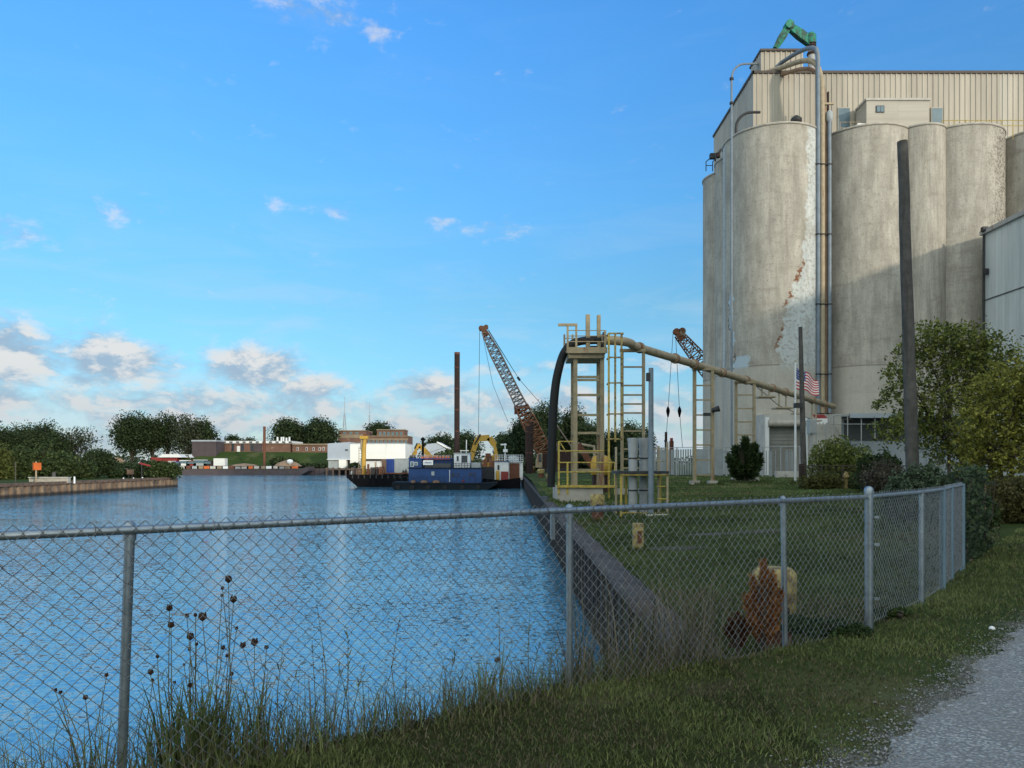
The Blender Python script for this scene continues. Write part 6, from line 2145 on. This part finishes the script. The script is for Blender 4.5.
tree('round dark tree just left of the radio mast', 321, 415, 38, 298, DK, 4, 1700, trunk=.2, lobes=5)
tree('tree between the two round ones, slightly lower', 305, 423, 24, 304, MD, 4, 900, trunk=.2)
tree('dark tree behind the stepped brick building', 377, 420, 34, 330, DK, 4, 1300, trunk=.3)
bush('dark bush on the grassy hill beside the marker drum', 283, 456, 24, 252, 3, MD, 700)
bush('scrub along the foot of the hill left of the warehouse', 312, 462, 26, 250, 2, DK, 600)
bush('small dark bush by the white shed wall', 355, 462, 8, 244, 2, DK, 250)
tree('dark tree behind the pale gabled shed', 440, 433.5, 40, 300, DK, 2, 1300, trunk=.1)
tree('dark tree right of the tall spud pile', 467, 429.5, 30, 280, DK, 2, 1200, trunk=.12)
bush('green scrub in front of the pale gabled shed', 448, 447, 28, 250, 2, MD, 900)
tree('dark tree left of the crane boom foot', 503, 431, 22, 215, DK, 2, 1000, trunk=.1)
tree('mid-green tree behind the tug mast', 511, 428, 30, 190, MD, 2, 1400, trunk=.1)
tree('dark tree behind the boom splice of the lattice crane', 523, 416, 32, 185, DK, 2, 1500, trunk=.1)
tree('large dark tree left of the black hose', 543, 400.5, 46, 178, DK, 2, 2400, trunk=.12, lobes=6)
tree('large dark tree right of the black hose', 571, 405, 42, 182, DK, 2, 2200, trunk=.12, lobes=6)
tree('dark tree between the tower legs', 590, 418, 34, 176, DK, 2, 1500, trunk=.1)
tree('dark spiky tree behind the trestle closest to the tower', 630, 418, 34, 150, DK, 2.2, 1300, trunk=.1)
tree('smaller dark tree behind the blue-grey lamp post', 646, 426, 22, 155, DK, 2.2, 700, trunk=.15, airy=.22)
tree('low dark tree behind the caged ladder', 611, 428, 26, 156, DK, 2.2, 900, trunk=.1)
bush('low green scrub under the crane on the quay', 540, 452, 44, 150, 2, MD, 1300, lobes=5)
bush('dark scrub behind the tower railings', 580, 447, 44, 140, 2, DK, 1300, lobes=5)
bush('scrub behind the twin grey tanks', 622, 452, 34, 132, 2.2, DK, 1000, lobes=4)
o = None
# far woods beyond everything
Cs = []
for k in range(90):
    a = R(-58 + 116 * k / 89 + rng.normal(0, .4))
    d_ = rng.uniform(620, 760)
    c0 = np.array((math.sin(a) * d_, math.cos(a) * d_, 2 + rng.uniform(2.5, 4)))
    P = rand_dirs(130) * (rng.random(130) ** .4)[:, None] * np.array((12, 8, 4.5 + 2 * rng.random())) + c0
    Cs.append(P)
C = np.concatenate(Cs)
V, Fc = leaf_quads(C, 1.5, 1.0)
o = np_obj('far_woods', V, Fc, 'foliage', tint=tints(len(C), *DK))
tag(o, 'low strip of far dark woods along the horizon', 'woods', kind='stuff')

# --- yard behind the lawn
# dense conical cypress-like bush
def needle_bush(label, px, top, wpx, Y, base, col, nshoot, length, name='bush', cat='bush', spread=.5, wid=.02, per=14, droop=.3, fan=0):
    x = at(px, 0, Y)[0]
    s = Y / FPX
    h = at(0, top, Y)[2] - base
    w_ = wpx * s / 2
    t = thing(name, label, cat, (x, Y, base))
    Vs, Fs, T = [], [], []
    k = 0
    for i in range(nshoot):
        a = rng.random() * 2 * math.pi
        rr = math.sqrt(rng.random()) * .85
        p0 = np.array((x + math.cos(a) * rr * w_ * .45, Y + math.sin(a) * rr * w_ * .45, base + .02 + h * .35 * rng.random() * (1 - rr)))
        top_ = h * (1.02 - .62 * rr ** 1.3) * rng.uniform(.75, 1.0)
        p1 = np.array((x + math.cos(a) * rr * w_ * rng.uniform(.8, 1.05), Y + math.sin(a) * rr * w_, base + top_))
        if fan:      # flame-shaped: upright leaders around a tall middle one
            lead = [(0, 0, 1.0, .30), (-.42, .1, .80, .26), (.36, -.1, .86, .26), (-.75, 0, .62, .22), (.70, .1, .66, .22), (.1, .3, .7, .3)][rng.choice(6, p=[.30, .2, .2, .1, .1, .1])]
            lx_, ly_, lh_, lw_ = lead
            u_ = rng.random() ** .8
            q = base + h * lh_ * (.05 + .80 * u_)
            wd_ = w_ * lw_ * (1.15 - u_) * rng.uniform(.3, 1.0)
            bend_ = u_ ** .6
            p0 = np.array((x + lx_ * w_ * (.25 + .75 * bend_), Y + ly_ * w_, q))
            p1 = p0 + np.array((math.cos(a) * wd_ * 1.5 + lx_ * .03, math.sin(a) * wd_ * 1.3, h * lh_ * rng.uniform(.12, .22) * (1.15 - .3 * u_)))
        m_ = per
        kk = rng.random()
        tt = (np.arange(m_) + rng.random(m_)) / m_
        C = p0[None] + (p1 - p0)[None] * tt[:, None] + rng.normal(0, (.012 if fan else .02) * h, (m_, 3))
        d = (p1 - p0) / np.linalg.norm(p1 - p0)
        o_ = rand_dirs(m_) * .75 + d[None] * .9
        o_ /= np.linalg.norm(o_, axis=1, keepdims=True)
        sd_ = np.cross(o_, rand_dirs(m_))
        sd_ /= np.linalg.norm(sd_, axis=1, keepdims=True) + 1e-9
        L = (length * rng.uniform(.6, 1.3, m_))[:, None]
        W = wid
        V = np.stack([C - sd_ * W * .4, C + o_ * L * .5 - sd_ * W, C + o_ * L, C + o_ * L * .5 + sd_ * W], 1).reshape(-1, 3)
        Vs.append(V)
        T.append(tints(m_, *col, k=np.full(m_, kk)))
        Fs.append(np.arange(4 * m_).reshape(m_, 4) + k)
        k += 4 * m_
    np_obj('foliage', np.concatenate(Vs), np.concatenate(Fs), 'foliage', t, tint=np.concatenate(T))
    mb = MB()
    for i in range(9):
        a = rng.random() * 6.28
        mb.tube([(x, Y, base - .1), (x + math.cos(a) * w_ * .2, Y + math.sin(a) * w_ * .2, base + h * .4), (x + math.cos(a) * w_ * .35, Y + math.sin(a) * w_ * .35, base + h * .75)], [.012 * h + .01, .008 * h + .006, .004], 5)
    mb.build('stems', 'bark', t)
    return t

needle_bush('dense dark green cypress bush on the lawn before the slatted fence', 745.5, 439, 44, 49.5, gz(15.5, 49.5), ((0.018, 0.034, 0.012), (0.060, 0.092, 0.030)), 620, .30, wid=.05, per=24, fan=1)
bush('rounded bright green bush beyond the low dark fence', 841, 430, 60, 45.5, 2.2, ((0.060, 0.085, 0.018), (0.20, 0.225, 0.050)), 9000, .085, lobes=4)
bush('low yellow-green weeds at the foot of the dark fence, left of the hydrant', 822, 470, 40, 42, 2.1, ((0.05, 0.058, 0.014), (0.13, 0.125, 0.03)), 2600, .07, lobes=4)
bush('dark weeds at the foot of the dark fence, right of the hydrant', 868, 470, 40, 42, 2.1, MD, 1500, .08, lobes=4)
bush('dark drooping evergreen left of the tall leaning pole', 882, 447, 44, 39, 2.1, ((0.016, 0.032, 0.010), (0.05, 0.075, 0.02)), 3500, .10, lobes=3)
bush('dry greyish brush below the drooping evergreen', 888, 457, 48, 37, 2.1, ((0.06, 0.05, 0.035), (0.11, 0.10, 0.07)), 2600, .07, lobes=3, airy=.25)
bush('blue-green tangle of leaves around the foot of the tall leaning pole', 925, 455, 70, 20, 2.0, ((0.042, 0.064, 0.036), (0.125, 0.165, 0.090)), 13000, .050, lobes=4)
bush('dark leafy tangle just behind the far end of the slatted fence', 968, 468, 26, 15.5, 2.0, ((0.034, 0.054, 0.026), (0.105, 0.140, 0.060)), 6500, .040, lobes=3)

def near_tree(label, px, Y, base, blobs_px, n, leaf, col, trunk_px, name='tree', nst=3, airy=.26, gap=-.4):
    x = at(trunk_px, 0, Y)[0]
    s = Y / FPX
    t = thing(name, label, 'tree', (x, Y, base))
    bl = []
    for (bx, by, rx, ry) in blobs_px:
        c_ = at(bx, by, Y + rng.normal(0, .5))
        bl.append((*c_, rx * s, rx * s * .9, ry * s))
    crown(t, bl, n, leaf, *col, clump=airy, gap=gap)
    for k in range(nst):
        x0_ = x + (k - (nst - 1) / 2) * .22
        mb = MB()
        tops = [bl[(k + j * nst) % len(bl)] for j in range(3)]
        m1 = Vector((x0_ + rng.normal(0, .1), Y, base + 1.6))
        mb.tube([(x0_, Y, base - .2), (x0_ + .03, Y, base + .8), m1], [.085, .07, .055], 8)
        for b_ in tops:
            e = Vector((b_[0], b_[1], b_[2] + b_[5] * .5))
            mb.tube([m1, m1.lerp(e, .5) + Vector((rng.normal(0, .12), 0, .12)), e], [.05, .032, .010], 6)
            for j in range(5):
                a_ = m1.lerp(e, rng.uniform(.3, .9))
                d_ = Vector(rand_dirs(1)[0]) * b_[3] * .9
                d_.z = abs(d_.z)
                mb.tube([a_, a_ + d_ * .6, a_ + d_], [.016, .010, .004], 5)
        mb.build('trunk', 'bark', t)
    return t

near_tree('green tree with loose outer sprays in front of the silos, right of the leaning pole', 950, 26, 2.0,
          [(945, 365, 42, 36), (920, 350, 26, 22), (975, 360, 34, 34), (940, 410, 44, 30), (905, 385, 20, 22), (985, 395, 34, 32), (952, 335, 34, 14), (915, 420, 26, 22), (893, 372, 13, 10), (890, 395, 11, 8), (885, 430, 16, 16), (965, 345, 20, 22), (1010, 375, 26, 30), (935, 440, 30, 22), (960, 452, 30, 20), (900, 430, 16, 16), (905, 352, 14, 12), (878, 383, 8, 7), (880, 405, 9, 7), (930, 328, 20, 10), (990, 350, 26, 22)],
          26000, .062, ((0.060, 0.080, 0.017), (0.245, 0.260, 0.055)), 955, gap=.25)
near_tree('yellow-green tree at the right edge of the picture', 1000, 21, 2.0,
          [(990, 400, 30, 34), (1015, 385, 34, 30), (1000, 440, 38, 30), (1030, 430, 34, 40), (975, 420, 20, 20), (1040, 390, 30, 34), (985, 455, 24, 14), (1015, 465, 24, 18), (975, 470, 22, 16), (968, 445, 16, 18), (1000, 488, 24, 14)],
          24000, .052, ((0.105, 0.110, 0.017), (0.340, 0.315, 0.058)), 1002, gap=.22)
bush('brownish leafy bush beneath the yellow-green tree', 1006, 472, 56, 19, 2.0, ((0.055, 0.055, 0.018), (0.150, 0.130, 0.045)), 11000, .045, lobes=4)
bush('small dark bush beside the rusty leaning fence post', 985, 492, 22, 17.5, 2.0, MD, 2500, .040)

# vines over the old fence
C = []
for k in range(4200):
    u = rng.random()
    zz = 2.0 + 1.45 * rng.random() ** 1.2
    C.append((6.6 + 2.0 * u + rng.normal(0, .07), 11.0 + 2.6 * u + rng.normal(0, .09), zz))
C = np.array(C)
keep = (np.sin(C[:, 0] * 5.1) * np.sin(C[:, 2] * 4.3 + C[:, 1]) + rng.normal(0, .5, len(C))) > -.35
C = C[keep]
t = thing('climbing_vine', 'dark green vine smothering the old rusty wire fence', 'vine', (7.4, 12.0, 2.0))
V, Fc = leaf_quads(C, .045, .032)
np_obj('leaves', V, Fc, 'foliage', t, tint=tints(len(C), (0.022, 0.036, 0.018), (0.075, 0.105, 0.045)))
mb = MB()
for k in range(8):
    u = (k + .5) / 8
    bx, by = 6.6 + 2.0 * u, 11.0 + 2.6 * u
    mb.tube([(bx, by, 1.95), (bx + rng.normal(0, .12), by + rng.normal(0, .1), 2.6), (bx + rng.normal(0, .2), by, 3.3)], [.014, .010, .005], 5)
mb.build('stems', 'bark', t)

# --- dead orange juniper by the fence, and its small neighbours
OR = ((0.14, 0.046, 0.014), (0.46, 0.195, 0.060))
jx, jy = at(764, 0, 6.15)[0], 6.15
needle_bush('dead orange-brown juniper shrub growing through the fence', 764, 562, 40, 6.15, 1.98, OR, 360, .040, wid=.0036, per=60, fan=1)
needle_bush('small dead brown juniper shoot left of the orange one', 738, 612, 22, 6.05, 1.98, ((0.05, 0.018, 0.009), (0.13, 0.05, 0.02)), 60, .04, wid=.004, per=40, fan=1)
bush('little green weed clump at the foot of the fence past the corner post', 892, 607, 34, 7.4, 2.0, ((0.025, 0.045, 0.010), (0.075, 0.105, 0.025)), 1600, .020, lobes=2)
bush('leafy green weed mound between the dead juniper and the corner post', 825, 618, 74, 6.75, 1.96, ((0.018, 0.036, 0.010), (0.050, 0.080, 0.024)), 4200, .022, lobes=4)

# ------------------------------------------------------------------ grass (uncountable)
def blades(P, h, w, lean, tint, bend=.5, name=None, label=None, mat_='blades'):
    """curved three-facet blades at P (n,3)"""
    n = len(P)
    a = rng.random(n) * 2 * math.pi
    d = np.stack([np.cos(a), np.sin(a), np.zeros(n)], -1)
    b_ = rng.random(n) * 2 * math.pi
    s = np.stack([np.cos(b_), np.sin(b_), np.zeros(n)], -1)
    h = h[:, None]
    w = w[:, None]
    lean = lean[:, None]
    up = np.array((0, 0, 1.0))[None]
    mid = P + up * h * .55 + d * h * lean * .35
    tip = P + up * h * (1 - .35 * lean * bend) + d * h * lean
    V = np.stack([P - s * w, P + s * w, mid - s * w * .75, mid + s * w * .75, tip], 1).reshape(-1, 3)
    i = np.arange(n) * 5
    Fc = np.stack([np.stack([i, i + 1, i + 3], -1), np.stack([i, i + 3, i + 2], -1), np.stack([i + 2, i + 3, i + 4], -1)], 1).reshape(-1, 3)
    o = np_obj(name, V, Fc, mat_, tint=np.repeat(tint, 3, axis=0))
    return tag(o, label, 'grass', kind='stuff')


def patchy(x, y, f=1.0):
    return .5 + .22 * np.sin(x * 2.3 * f + 1.3 * np.sin(y * 1.7 * f)) + .22 * np.sin(y * 2.9 * f + 1.1 * np.sin(x * 2.1 * f + .7)) + .12 * np.sin((x + y) * 6.1 * f)


def scatter(n, ymin, ymax, pxa=-60, pxb=1090, pw=1.6):
    """random ground points inside the viewed wedge, denser close by"""
    u = rng.random(n)
    Y = (ymin ** (2 - pw) + u * (ymax ** (2 - pw) - ymin ** (2 - pw))) ** (1 / (2 - pw))
    px = rng.uniform(pxa, pxb, n)
    return (px - 512) * Y / FPX, Y

GL, GH = (0.050, 0.068, 0.018), (0.165, 0.188, 0.060)
DRY0, DRY1 = (0.080, 0.066, 0.034), (0.17, 0.145, 0.078)
x, y = scatter(330000, 3.2, 24)
s1, s2 = s_line1(x, y), s_line2(x, y)
inside = np.minimum(s1, s2)
pd = path_d(x, y)
ok = (inside < .10) & (pd < rng.normal(-.02, .10, len(x))) & ~((x < 1.63) & (s1 > .15))
# bald scuffed strip by the path
bald = np.clip(1 - np.abs(pd + .32) / .45, 0, 1) * (patchy(x, y, 1.3) > .45)
ok &= rng.random(len(x)) > bald * .7
x, y, pd = x[ok], y[ok], pd[ok]
pt = patchy(x, y, .8)
dry = (rng.random(len(x)) < .08 + .45 * (pt < .36) + .35 * np.clip(1 + pd / .7, 0, 1))
hh = (.022 + .034 * rng.random(len(x))) * (.65 + .7 * pt) * np.clip(-pd / .8 + .35, .35, 1.0) * np.clip(.8 + y * .02, .8, 1.25)
tn = np.where(dry[:, None], tints(len(x), DRY0, DRY1), tints(len(x), GL, GH, pt))
P = np.stack([x, y, ground_z(x, y) - .004], -1)
blades(P, hh, .0016 + .00045 * y, rng.uniform(.2, 1.1, len(x)), tn, name='verge_grass', label='short rough green grass between the fence and the gravel path')

# mown lawn inside the fence
x, y = scatter(210000, 6.5, 60, 500, 1000, 1.75)
ok = (np.minimum(s_line1(x, y), s_line2(x, y)) > .1) & (x > 2.06) & (x < 24)
x, y = x[ok], y[ok]
pt = patchy(x, y, .45)
hh = (.03 + .03 * rng.random(len(x))) * (1 + y * .012)
dry = rng.random(len(x)) < np.where(patchy(x + 3, y * 1.3, .23) > .72, .45, .07)
tn = np.where(dry[:, None], tints(len(x), DRY0, DRY1), tints(len(x), (0.034, 0.056, 0.016), (0.095, 0.130, 0.040), pt))
tn = tn * (1 + .55 * sm((y - 24) / 20))[:, None]      # blade tint lighter towards the silos
P = np.stack([x, y, ground_z(x, y) - .004], -1)
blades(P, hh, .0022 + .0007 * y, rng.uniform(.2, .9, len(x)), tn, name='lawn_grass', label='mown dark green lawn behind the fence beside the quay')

# uncut tufts round the posts and footings on the lawn
C_, H_ = [], []
for (bx_, by_, br_, k_) in ((2.67, 7.58, .30, 500), (2.87, 24.4, .35, 300), (2.70, 15.95, .2, 260), (4.8, 26.6, .9, 700), (3.2, 36.4, 1.3, 700), (12.3, 47.0, .9, 400), (15.5, 49.3, 1.4, 500), (19.0, 48.5, .8, 400)):
    a_ = rng.random(k_) * 6.283
    r_ = br_ * (.75 + .45 * rng.random(k_))
    C_.append(np.stack([bx_ + np.cos(a_) * r_, by_ + np.sin(a_) * r_ * .8], -1))
    H_.append((.06 + .12 * rng.random(k_)) * (1 + by_ * .012))
C_, H_ = np.concatenate(C_), np.concatenate(H_)
P = np.stack([C_[:, 0], C_[:, 1], ground_z(C_[:, 0], C_[:, 1]) - .01], -1)
blades(P, H_, .003 + .0006 * C_[:, 1], rng.uniform(.2, .8, len(P)), tints(len(P), (0.04, 0.062, 0.016), (0.13, 0.16, 0.05)), name='grass_tufts', label='uncut grass tufts around the posts and footings on the lawn')

# tall fringe at the fence foot
n_ = 12500
tx = rng.uniform(-4.3, 3.2, n_)
so = np.abs(rng.normal(0, .20, n_)) * np.where(rng.random(n_) < .8, 1, -.5)
x = tx - .563 * so
y = 4.9 + .6816 * (tx - .38) + .826 * so
dens = np.clip(.35 + .65 * patchy(x * 1.7, y, 1.1), 0, 1) * np.where(x < 1.2, 1.0, np.where(x < 2.0, .55, .45))
ok = rng.random(n_) < dens
ok &= ~((x > 1.6) & (x < 2.1) & (so > .2))
x, y, so = x[ok], y[ok], so[ok]
n_ = len(x)
left = np.clip((1.1 - x) / 2.2, 0, 1)
hh = (.10 + .22 * rng.random(n_) ** 2) * (.7 + .85 * left) * np.where(so < -.02, .45, 1)
brown = rng.random(n_) < np.where(x > .7, .6, .34)
tn = np.where(brown[:, None], tints(n_, (0.12, 0.092, 0.052), (0.30, 0.245, 0.145)), tints(n_, (0.065, 0.090, 0.026), (0.25, 0.27, 0.10)))
P = np.stack([x, y, ground_z(x, y) - .01], -1)
blades(P, hh, np.full(n_, .0026), rng.uniform(.1, .75, n_), tn, name='tall_grass', label='uneven tall grass along the foot of the chain-link fence')

# dry brown weeds on the bank in front of the quay wall
n_ = 850
x = rng.uniform(.35, 1.62, n_)
so = np.abs(rng.normal(0, .45, n_))
y = 4.9 + .6816 * (x - .38) + so / .826
x2, y2 = x, y
hh = (.15 + .75 * rng.random(n_) ** 1.6) * np.clip(1.25 - .4 * np.abs(x - 1.2), .3, 1.2)
tn = np.where((rng.random(n_) < .72)[:, None], tints(n_, (0.10, 0.080, 0.048), (0.25, 0.205, 0.135)), tints(n_, (0.03, 0.04, 0.014), (0.08, 0.09, 0.03)))
P = np.stack([x, y, ground_z(x, y) - .02], -1)
blades(P, hh, np.full(n_, .0044), rng.uniform(.05, .6, n_), tn, name='dry_weeds', label='dry brown weeds on the bank below the quay wall')

# pebbles along the path edge
n_ = 16000
tt = rng.uniform(-1.5, 14, n_)
dd = rng.normal(.05, .13, n_) - .22 * (rng.random(n_) < .05) * rng.random(n_)
x = 1.68 + .702 * tt + .71 * dd
y = 3.68 + .712 * tt - .70 * dd
ok = y > 3.2
x, y = x[ok], y[ok]
n_ = len(x)
r_ = (.003 + .009 * rng.random(n_) ** 2.5)[:, None]
c0 = np.stack([x, y, ground_z(x, y) + .012], -1)
oc = np.array([(1, 0, 0), (-1, 0, 0), (0, 1, 0), (0, -1, 0), (0, 0, .6), (0, 0, -.6)])
V = (c0[:, None] + oc[None] * r_[:, None] * rng.uniform(.6, 1.2, (n_, 6, 1))).reshape(-1, 3)
f0 = np.array([(0, 2, 4), (2, 1, 4), (1, 3, 4), (3, 0, 4), (2, 0, 5), (1, 2, 5), (3, 1, 5), (0, 3, 5)])
Fc = (f0[None] + (np.arange(n_) * 6)[:, None, None]).reshape(-1, 3)
o = np_obj('loose_gravel', V, Fc, 'pebble')
tag(o, 'loose pale gravel scattered along the ragged edge of the path', 'gravel', kind='stuff')
# stray white stone
px_, py_ = 992, 630.5
Y = FPX * 1.5 / (py_ - 464)
sx = at(px_, 0, Y)[0]
o = MB().lathe(sx, Y, [(.012, 2.0), (.028, 2.012), (.024, 2.03), (.006, 2.04)], 9).build('stone', 'flag_white')
tag(o, 'lone white stone on the grass beside the path', 'stone')

# ------------------------------------------------------------------ tall weeds with dried seed heads
def weed(label, px, base_py, heads, seed, Y=None, group='dried seed-head weeds by the fence', leafy=6):
    """wiry plant rooted on the bank just past the fence; heads = pixel positions of the seed heads"""
    r_ = np.random.default_rng(seed)
    # rooted .12-.3 m past the fence line on this column
    u = (px - 512) / FPX
    off = .12 + .12 * r_.random()
    Y = (4.9 - .6816 * .38 + off / .826) / (1 - .6816 * u)
    x = u * Y
    zb = float(ground_z(x, Y))
    t = thing('seed_head_weed', label, 'weed', (x, Y, zb), group)
    mb = MB()
    for (hx, hy, hs) in heads:
        e = Vector(at(hx, hy, Y + r_.normal(0, .05)))
        b_ = Vector((x + r_.normal(0, .02), Y + r_.normal(0, .02), zb - .03))
        m1 = b_.lerp(e, .5) + Vector((r_.normal(0, .025), r_.normal(0, .02), .04))
        mb.tube([b_, b_.lerp(m1, .5), m1, m1.lerp(e, .5), e], [.0034, .003, .0026, .0021, .0017], 5)
        for k in range(2):
            a_ = b_.lerp(e, r_.uniform(.35, .85))
            mb.tube([a_, a_ + Vector((r_.normal(0, .05), r_.normal(0, .03), r_.uniform(.05, .13)))], [.0016, .0009], 4)
    mb.build('stalks', 'stem', t)
    for (hx, hy, hs) in heads:
        e = Vector(at(hx, hy, Y))
        mb = MB()
        rr = hs * Y / FPX * .5
        for k in range(16):          # umbel curled into a bird's-nest
            a = 2 * math.pi * k / 16 + r_.normal(0, .1)
            o1 = Vector((math.cos(a) * rr * .9, math.sin(a) * rr * .9, rr * .9 + r_.normal(0, rr * .15)))
            o2 = Vector((math.cos(a) * rr * .55, math.sin(a) * rr * .55, rr * 1.6 + r_.normal(0, rr * .2)))
            mb.tube([e, e + o1 * .8, e + o2], [rr * .10, rr * .20, rr * .16], 4)
        for k in range(10):
            d = Vector(rand_dirs(1)[0]) * rr * .45
            c_ = e + Vector((0, 0, rr * 1.0)) + d
            mb.lathe(c_.x, c_.y, [(.01 * rr, c_.z - rr * .25), (rr * .25, c_.z), (.01 * rr, c_.z + rr * .25)], 5)
        mb.build('seed_head', 'seed_brown', t)
    n2 = leafy
    if n2:
        P = np.stack([x + r_.normal(0, .05, n2 * 4), Y + r_.normal(0, .04, n2 * 4), np.full(n2 * 4, zb - .02)], -1)
        n_ = len(P)
        a = r_.random(n_) * 6.283
        d = np.stack([np.cos(a), np.sin(a), np.zeros(n_)], -1)
        h_ = r_.uniform(.2, .55, n_)[:, None]
        ln = r_.uniform(.1, .5, n_)[:, None]
        s = np.stack([np.sin(a), -np.cos(a), np.zeros(n_)], -1) * .005
        upv = np.array((0, 0, 1.0))
        mid = P + upv * h_ * .6 + d * h_ * ln * .4
        tip = P + upv * h_ + d * h_ * ln
        V = np.stack([P - s, P + s, mid - s, mid + s, tip], 1).reshape(-1, 3)
        i = np.arange(n_) * 5
        Fc = np.stack([np.stack([i, i + 1, i + 3], -1), np.stack([i, i + 3, i + 2], -1), np.stack([i + 2, i + 3, i + 4], -1)], 1).reshape(-1, 3)
        np_obj('leaves', V, Fc, 'blades', t, tint=np.repeat(tints(n_, (0.065, 0.095, 0.026), (0.21, 0.245, 0.080)), 3, axis=0))
    return t

weed('tallest seed-head weed, with the topmost brown heads', 222, 745, [(228.5, 583, 8), (233.5, 603, 8), (222.5, 590, 4), (222, 597, 4)], 1)
weed('seed-head weed with the largest single brown head at its middle', 200, 748, [(202.5, 621, 9.5), (195.5, 617, 4), (187, 618, 5)], 2, leafy=10)
weed('seed-head weed with two heads just right of the left fence post', 172, 752, [(169.5, 611, 7), (171, 628, 7), (157.5, 658.5, 4)], 3)
weed('seed-head weed with a mid-height head left of the leafy clump', 196, 750, [(190.5, 640, 8), (189.5, 651, 4), (196.5, 646, 4)], 4, leafy=12)
weed('low seed-head weed with heads near the post foot', 160, 756, [(150.5, 675, 6.5), (152.5, 682.5, 4), (174.5, 684, 3.5)], 5)
weed('seed-head weed with paired heads at the right of the clump', 250, 742, [(254.5, 646, 8), (243, 648, 6.5), (266.5, 649.5, 5)], 6, leafy=9)
weed('short seed-head weed with one drooping head in the clump', 214, 748, [(223, 650, 5), (227, 657.5, 4), (231.5, 676, 5), (236.5, 630, 4)], 7, leafy=10)
weed('low stalk with a single small head left of the leafy clump', 186, 752, [(190.5, 688, 6), (184, 666, 3)], 8)
weed('wispy weed left of the left fence post with three dark heads', 92, 768, [(85.5, 700, 5.5), (60.5, 694, 4), (55.5, 692, 4), (106.5, 677, 4.5)], 9, leafy=3)
weed('thin weed with a lone head near the middle of the water', 492, 700, [(497, 662.5, 6), (483, 690, 3)], 10)

# leafy tall stalks without heads
def stalk(label, px, tops, seed, col=((0.080, 0.090, 0.030), (0.21, 0.20, 0.085)), leafl=.05):
    r_ = np.random.default_rng(seed)
    u = (px - 512) / FPX
    Y = (4.9 - .6816 * .38 + .2 / .826) / (1 - .6816 * u)
    x = u * Y
    zb = float(ground_z(x, Y))
    t = thing('tall_weed', label, 'weed', (x, Y, zb), 'tall leafy weeds by the fence')
    mb = MB()
    C, D = [], []
    for (hx, hy) in tops:
        e = Vector(at(hx, hy, Y + r_.normal(0, .06)))
        b_ = Vector((x + r_.normal(0, .03), Y + r_.normal(0, .03), zb - .03))
        m1 = b_.lerp(e, .55) + Vector((r_.normal(0, .02), 0, .03))
        mb.tube([b_, m1, e], [.0034, .0026, .0012], 5)
        for k in range(16):
            C.append(tuple(b_.lerp(m1, r_.random()) if k < 6 else m1.lerp(e, r_.random())))
    mb.build('stalks', 'stem', t)
    C = np.array(C)
    a = r_.random(len(C)) * 6.283
    d = np.stack([np.cos(a) * .7, np.sin(a) * .7, r_.uniform(.3, 1.0, len(C))], -1)
    s = np.stack([np.sin(a), -np.cos(a), np.zeros(len(C))], -1) * .0045
    L = (leafl * r_.uniform(.5, 1.4, len(C)))[:, None]
    V = np.stack([C, C + d * L * .5 + s, C + d * L, C + d * L * .5 - s], 1).reshape(-1, 3)
    np_obj('leaves', V, np.arange(4 * len(C)).reshape(-1, 4), 'foliage', t, tint=tints(len(C), *col))
    return t

stalk('tall pale plume weed right of the seed-head clump', 318, [(317, 606), (312, 640), (322, 660)], 21, ((0.10, 0.085, 0.05), (0.19, 0.16, 0.10)), .03)
stalk('tall leafy weed close to the left of the middle post', 535, [(530, 610), (540, 640), (552, 655), (520, 660), (560, 648)], 22)
stalk('leafy weed at centre with two spread tops', 455, [(458, 646), (441, 655), (468, 665)], 23)
stalk('thin pale weed between the two leafy ones', 500, [(499, 612), (505, 668)], 24, ((0.10, 0.085, 0.05), (0.19, 0.16, 0.10)), .025)
stalk('thin reddish stalk weed in front of the left part of the water', 400, [(399, 620), (406, 660)], 25, ((0.08, 0.05, 0.035), (0.15, 0.10, 0.06)), .03)
stalk('slender stalk weed in the left middle of the fence', 350, [(348, 636), (338, 664), (362, 672)], 26)
stalk('leafy weed leaning right beside the seed-head clump', 272, [(284, 640), (268, 668), (296, 676)], 27, leafl=.07)
stalk('low leafy weed at the left foot of the middle post', 583, [(590, 650), (604, 668), (578, 676)], 28)
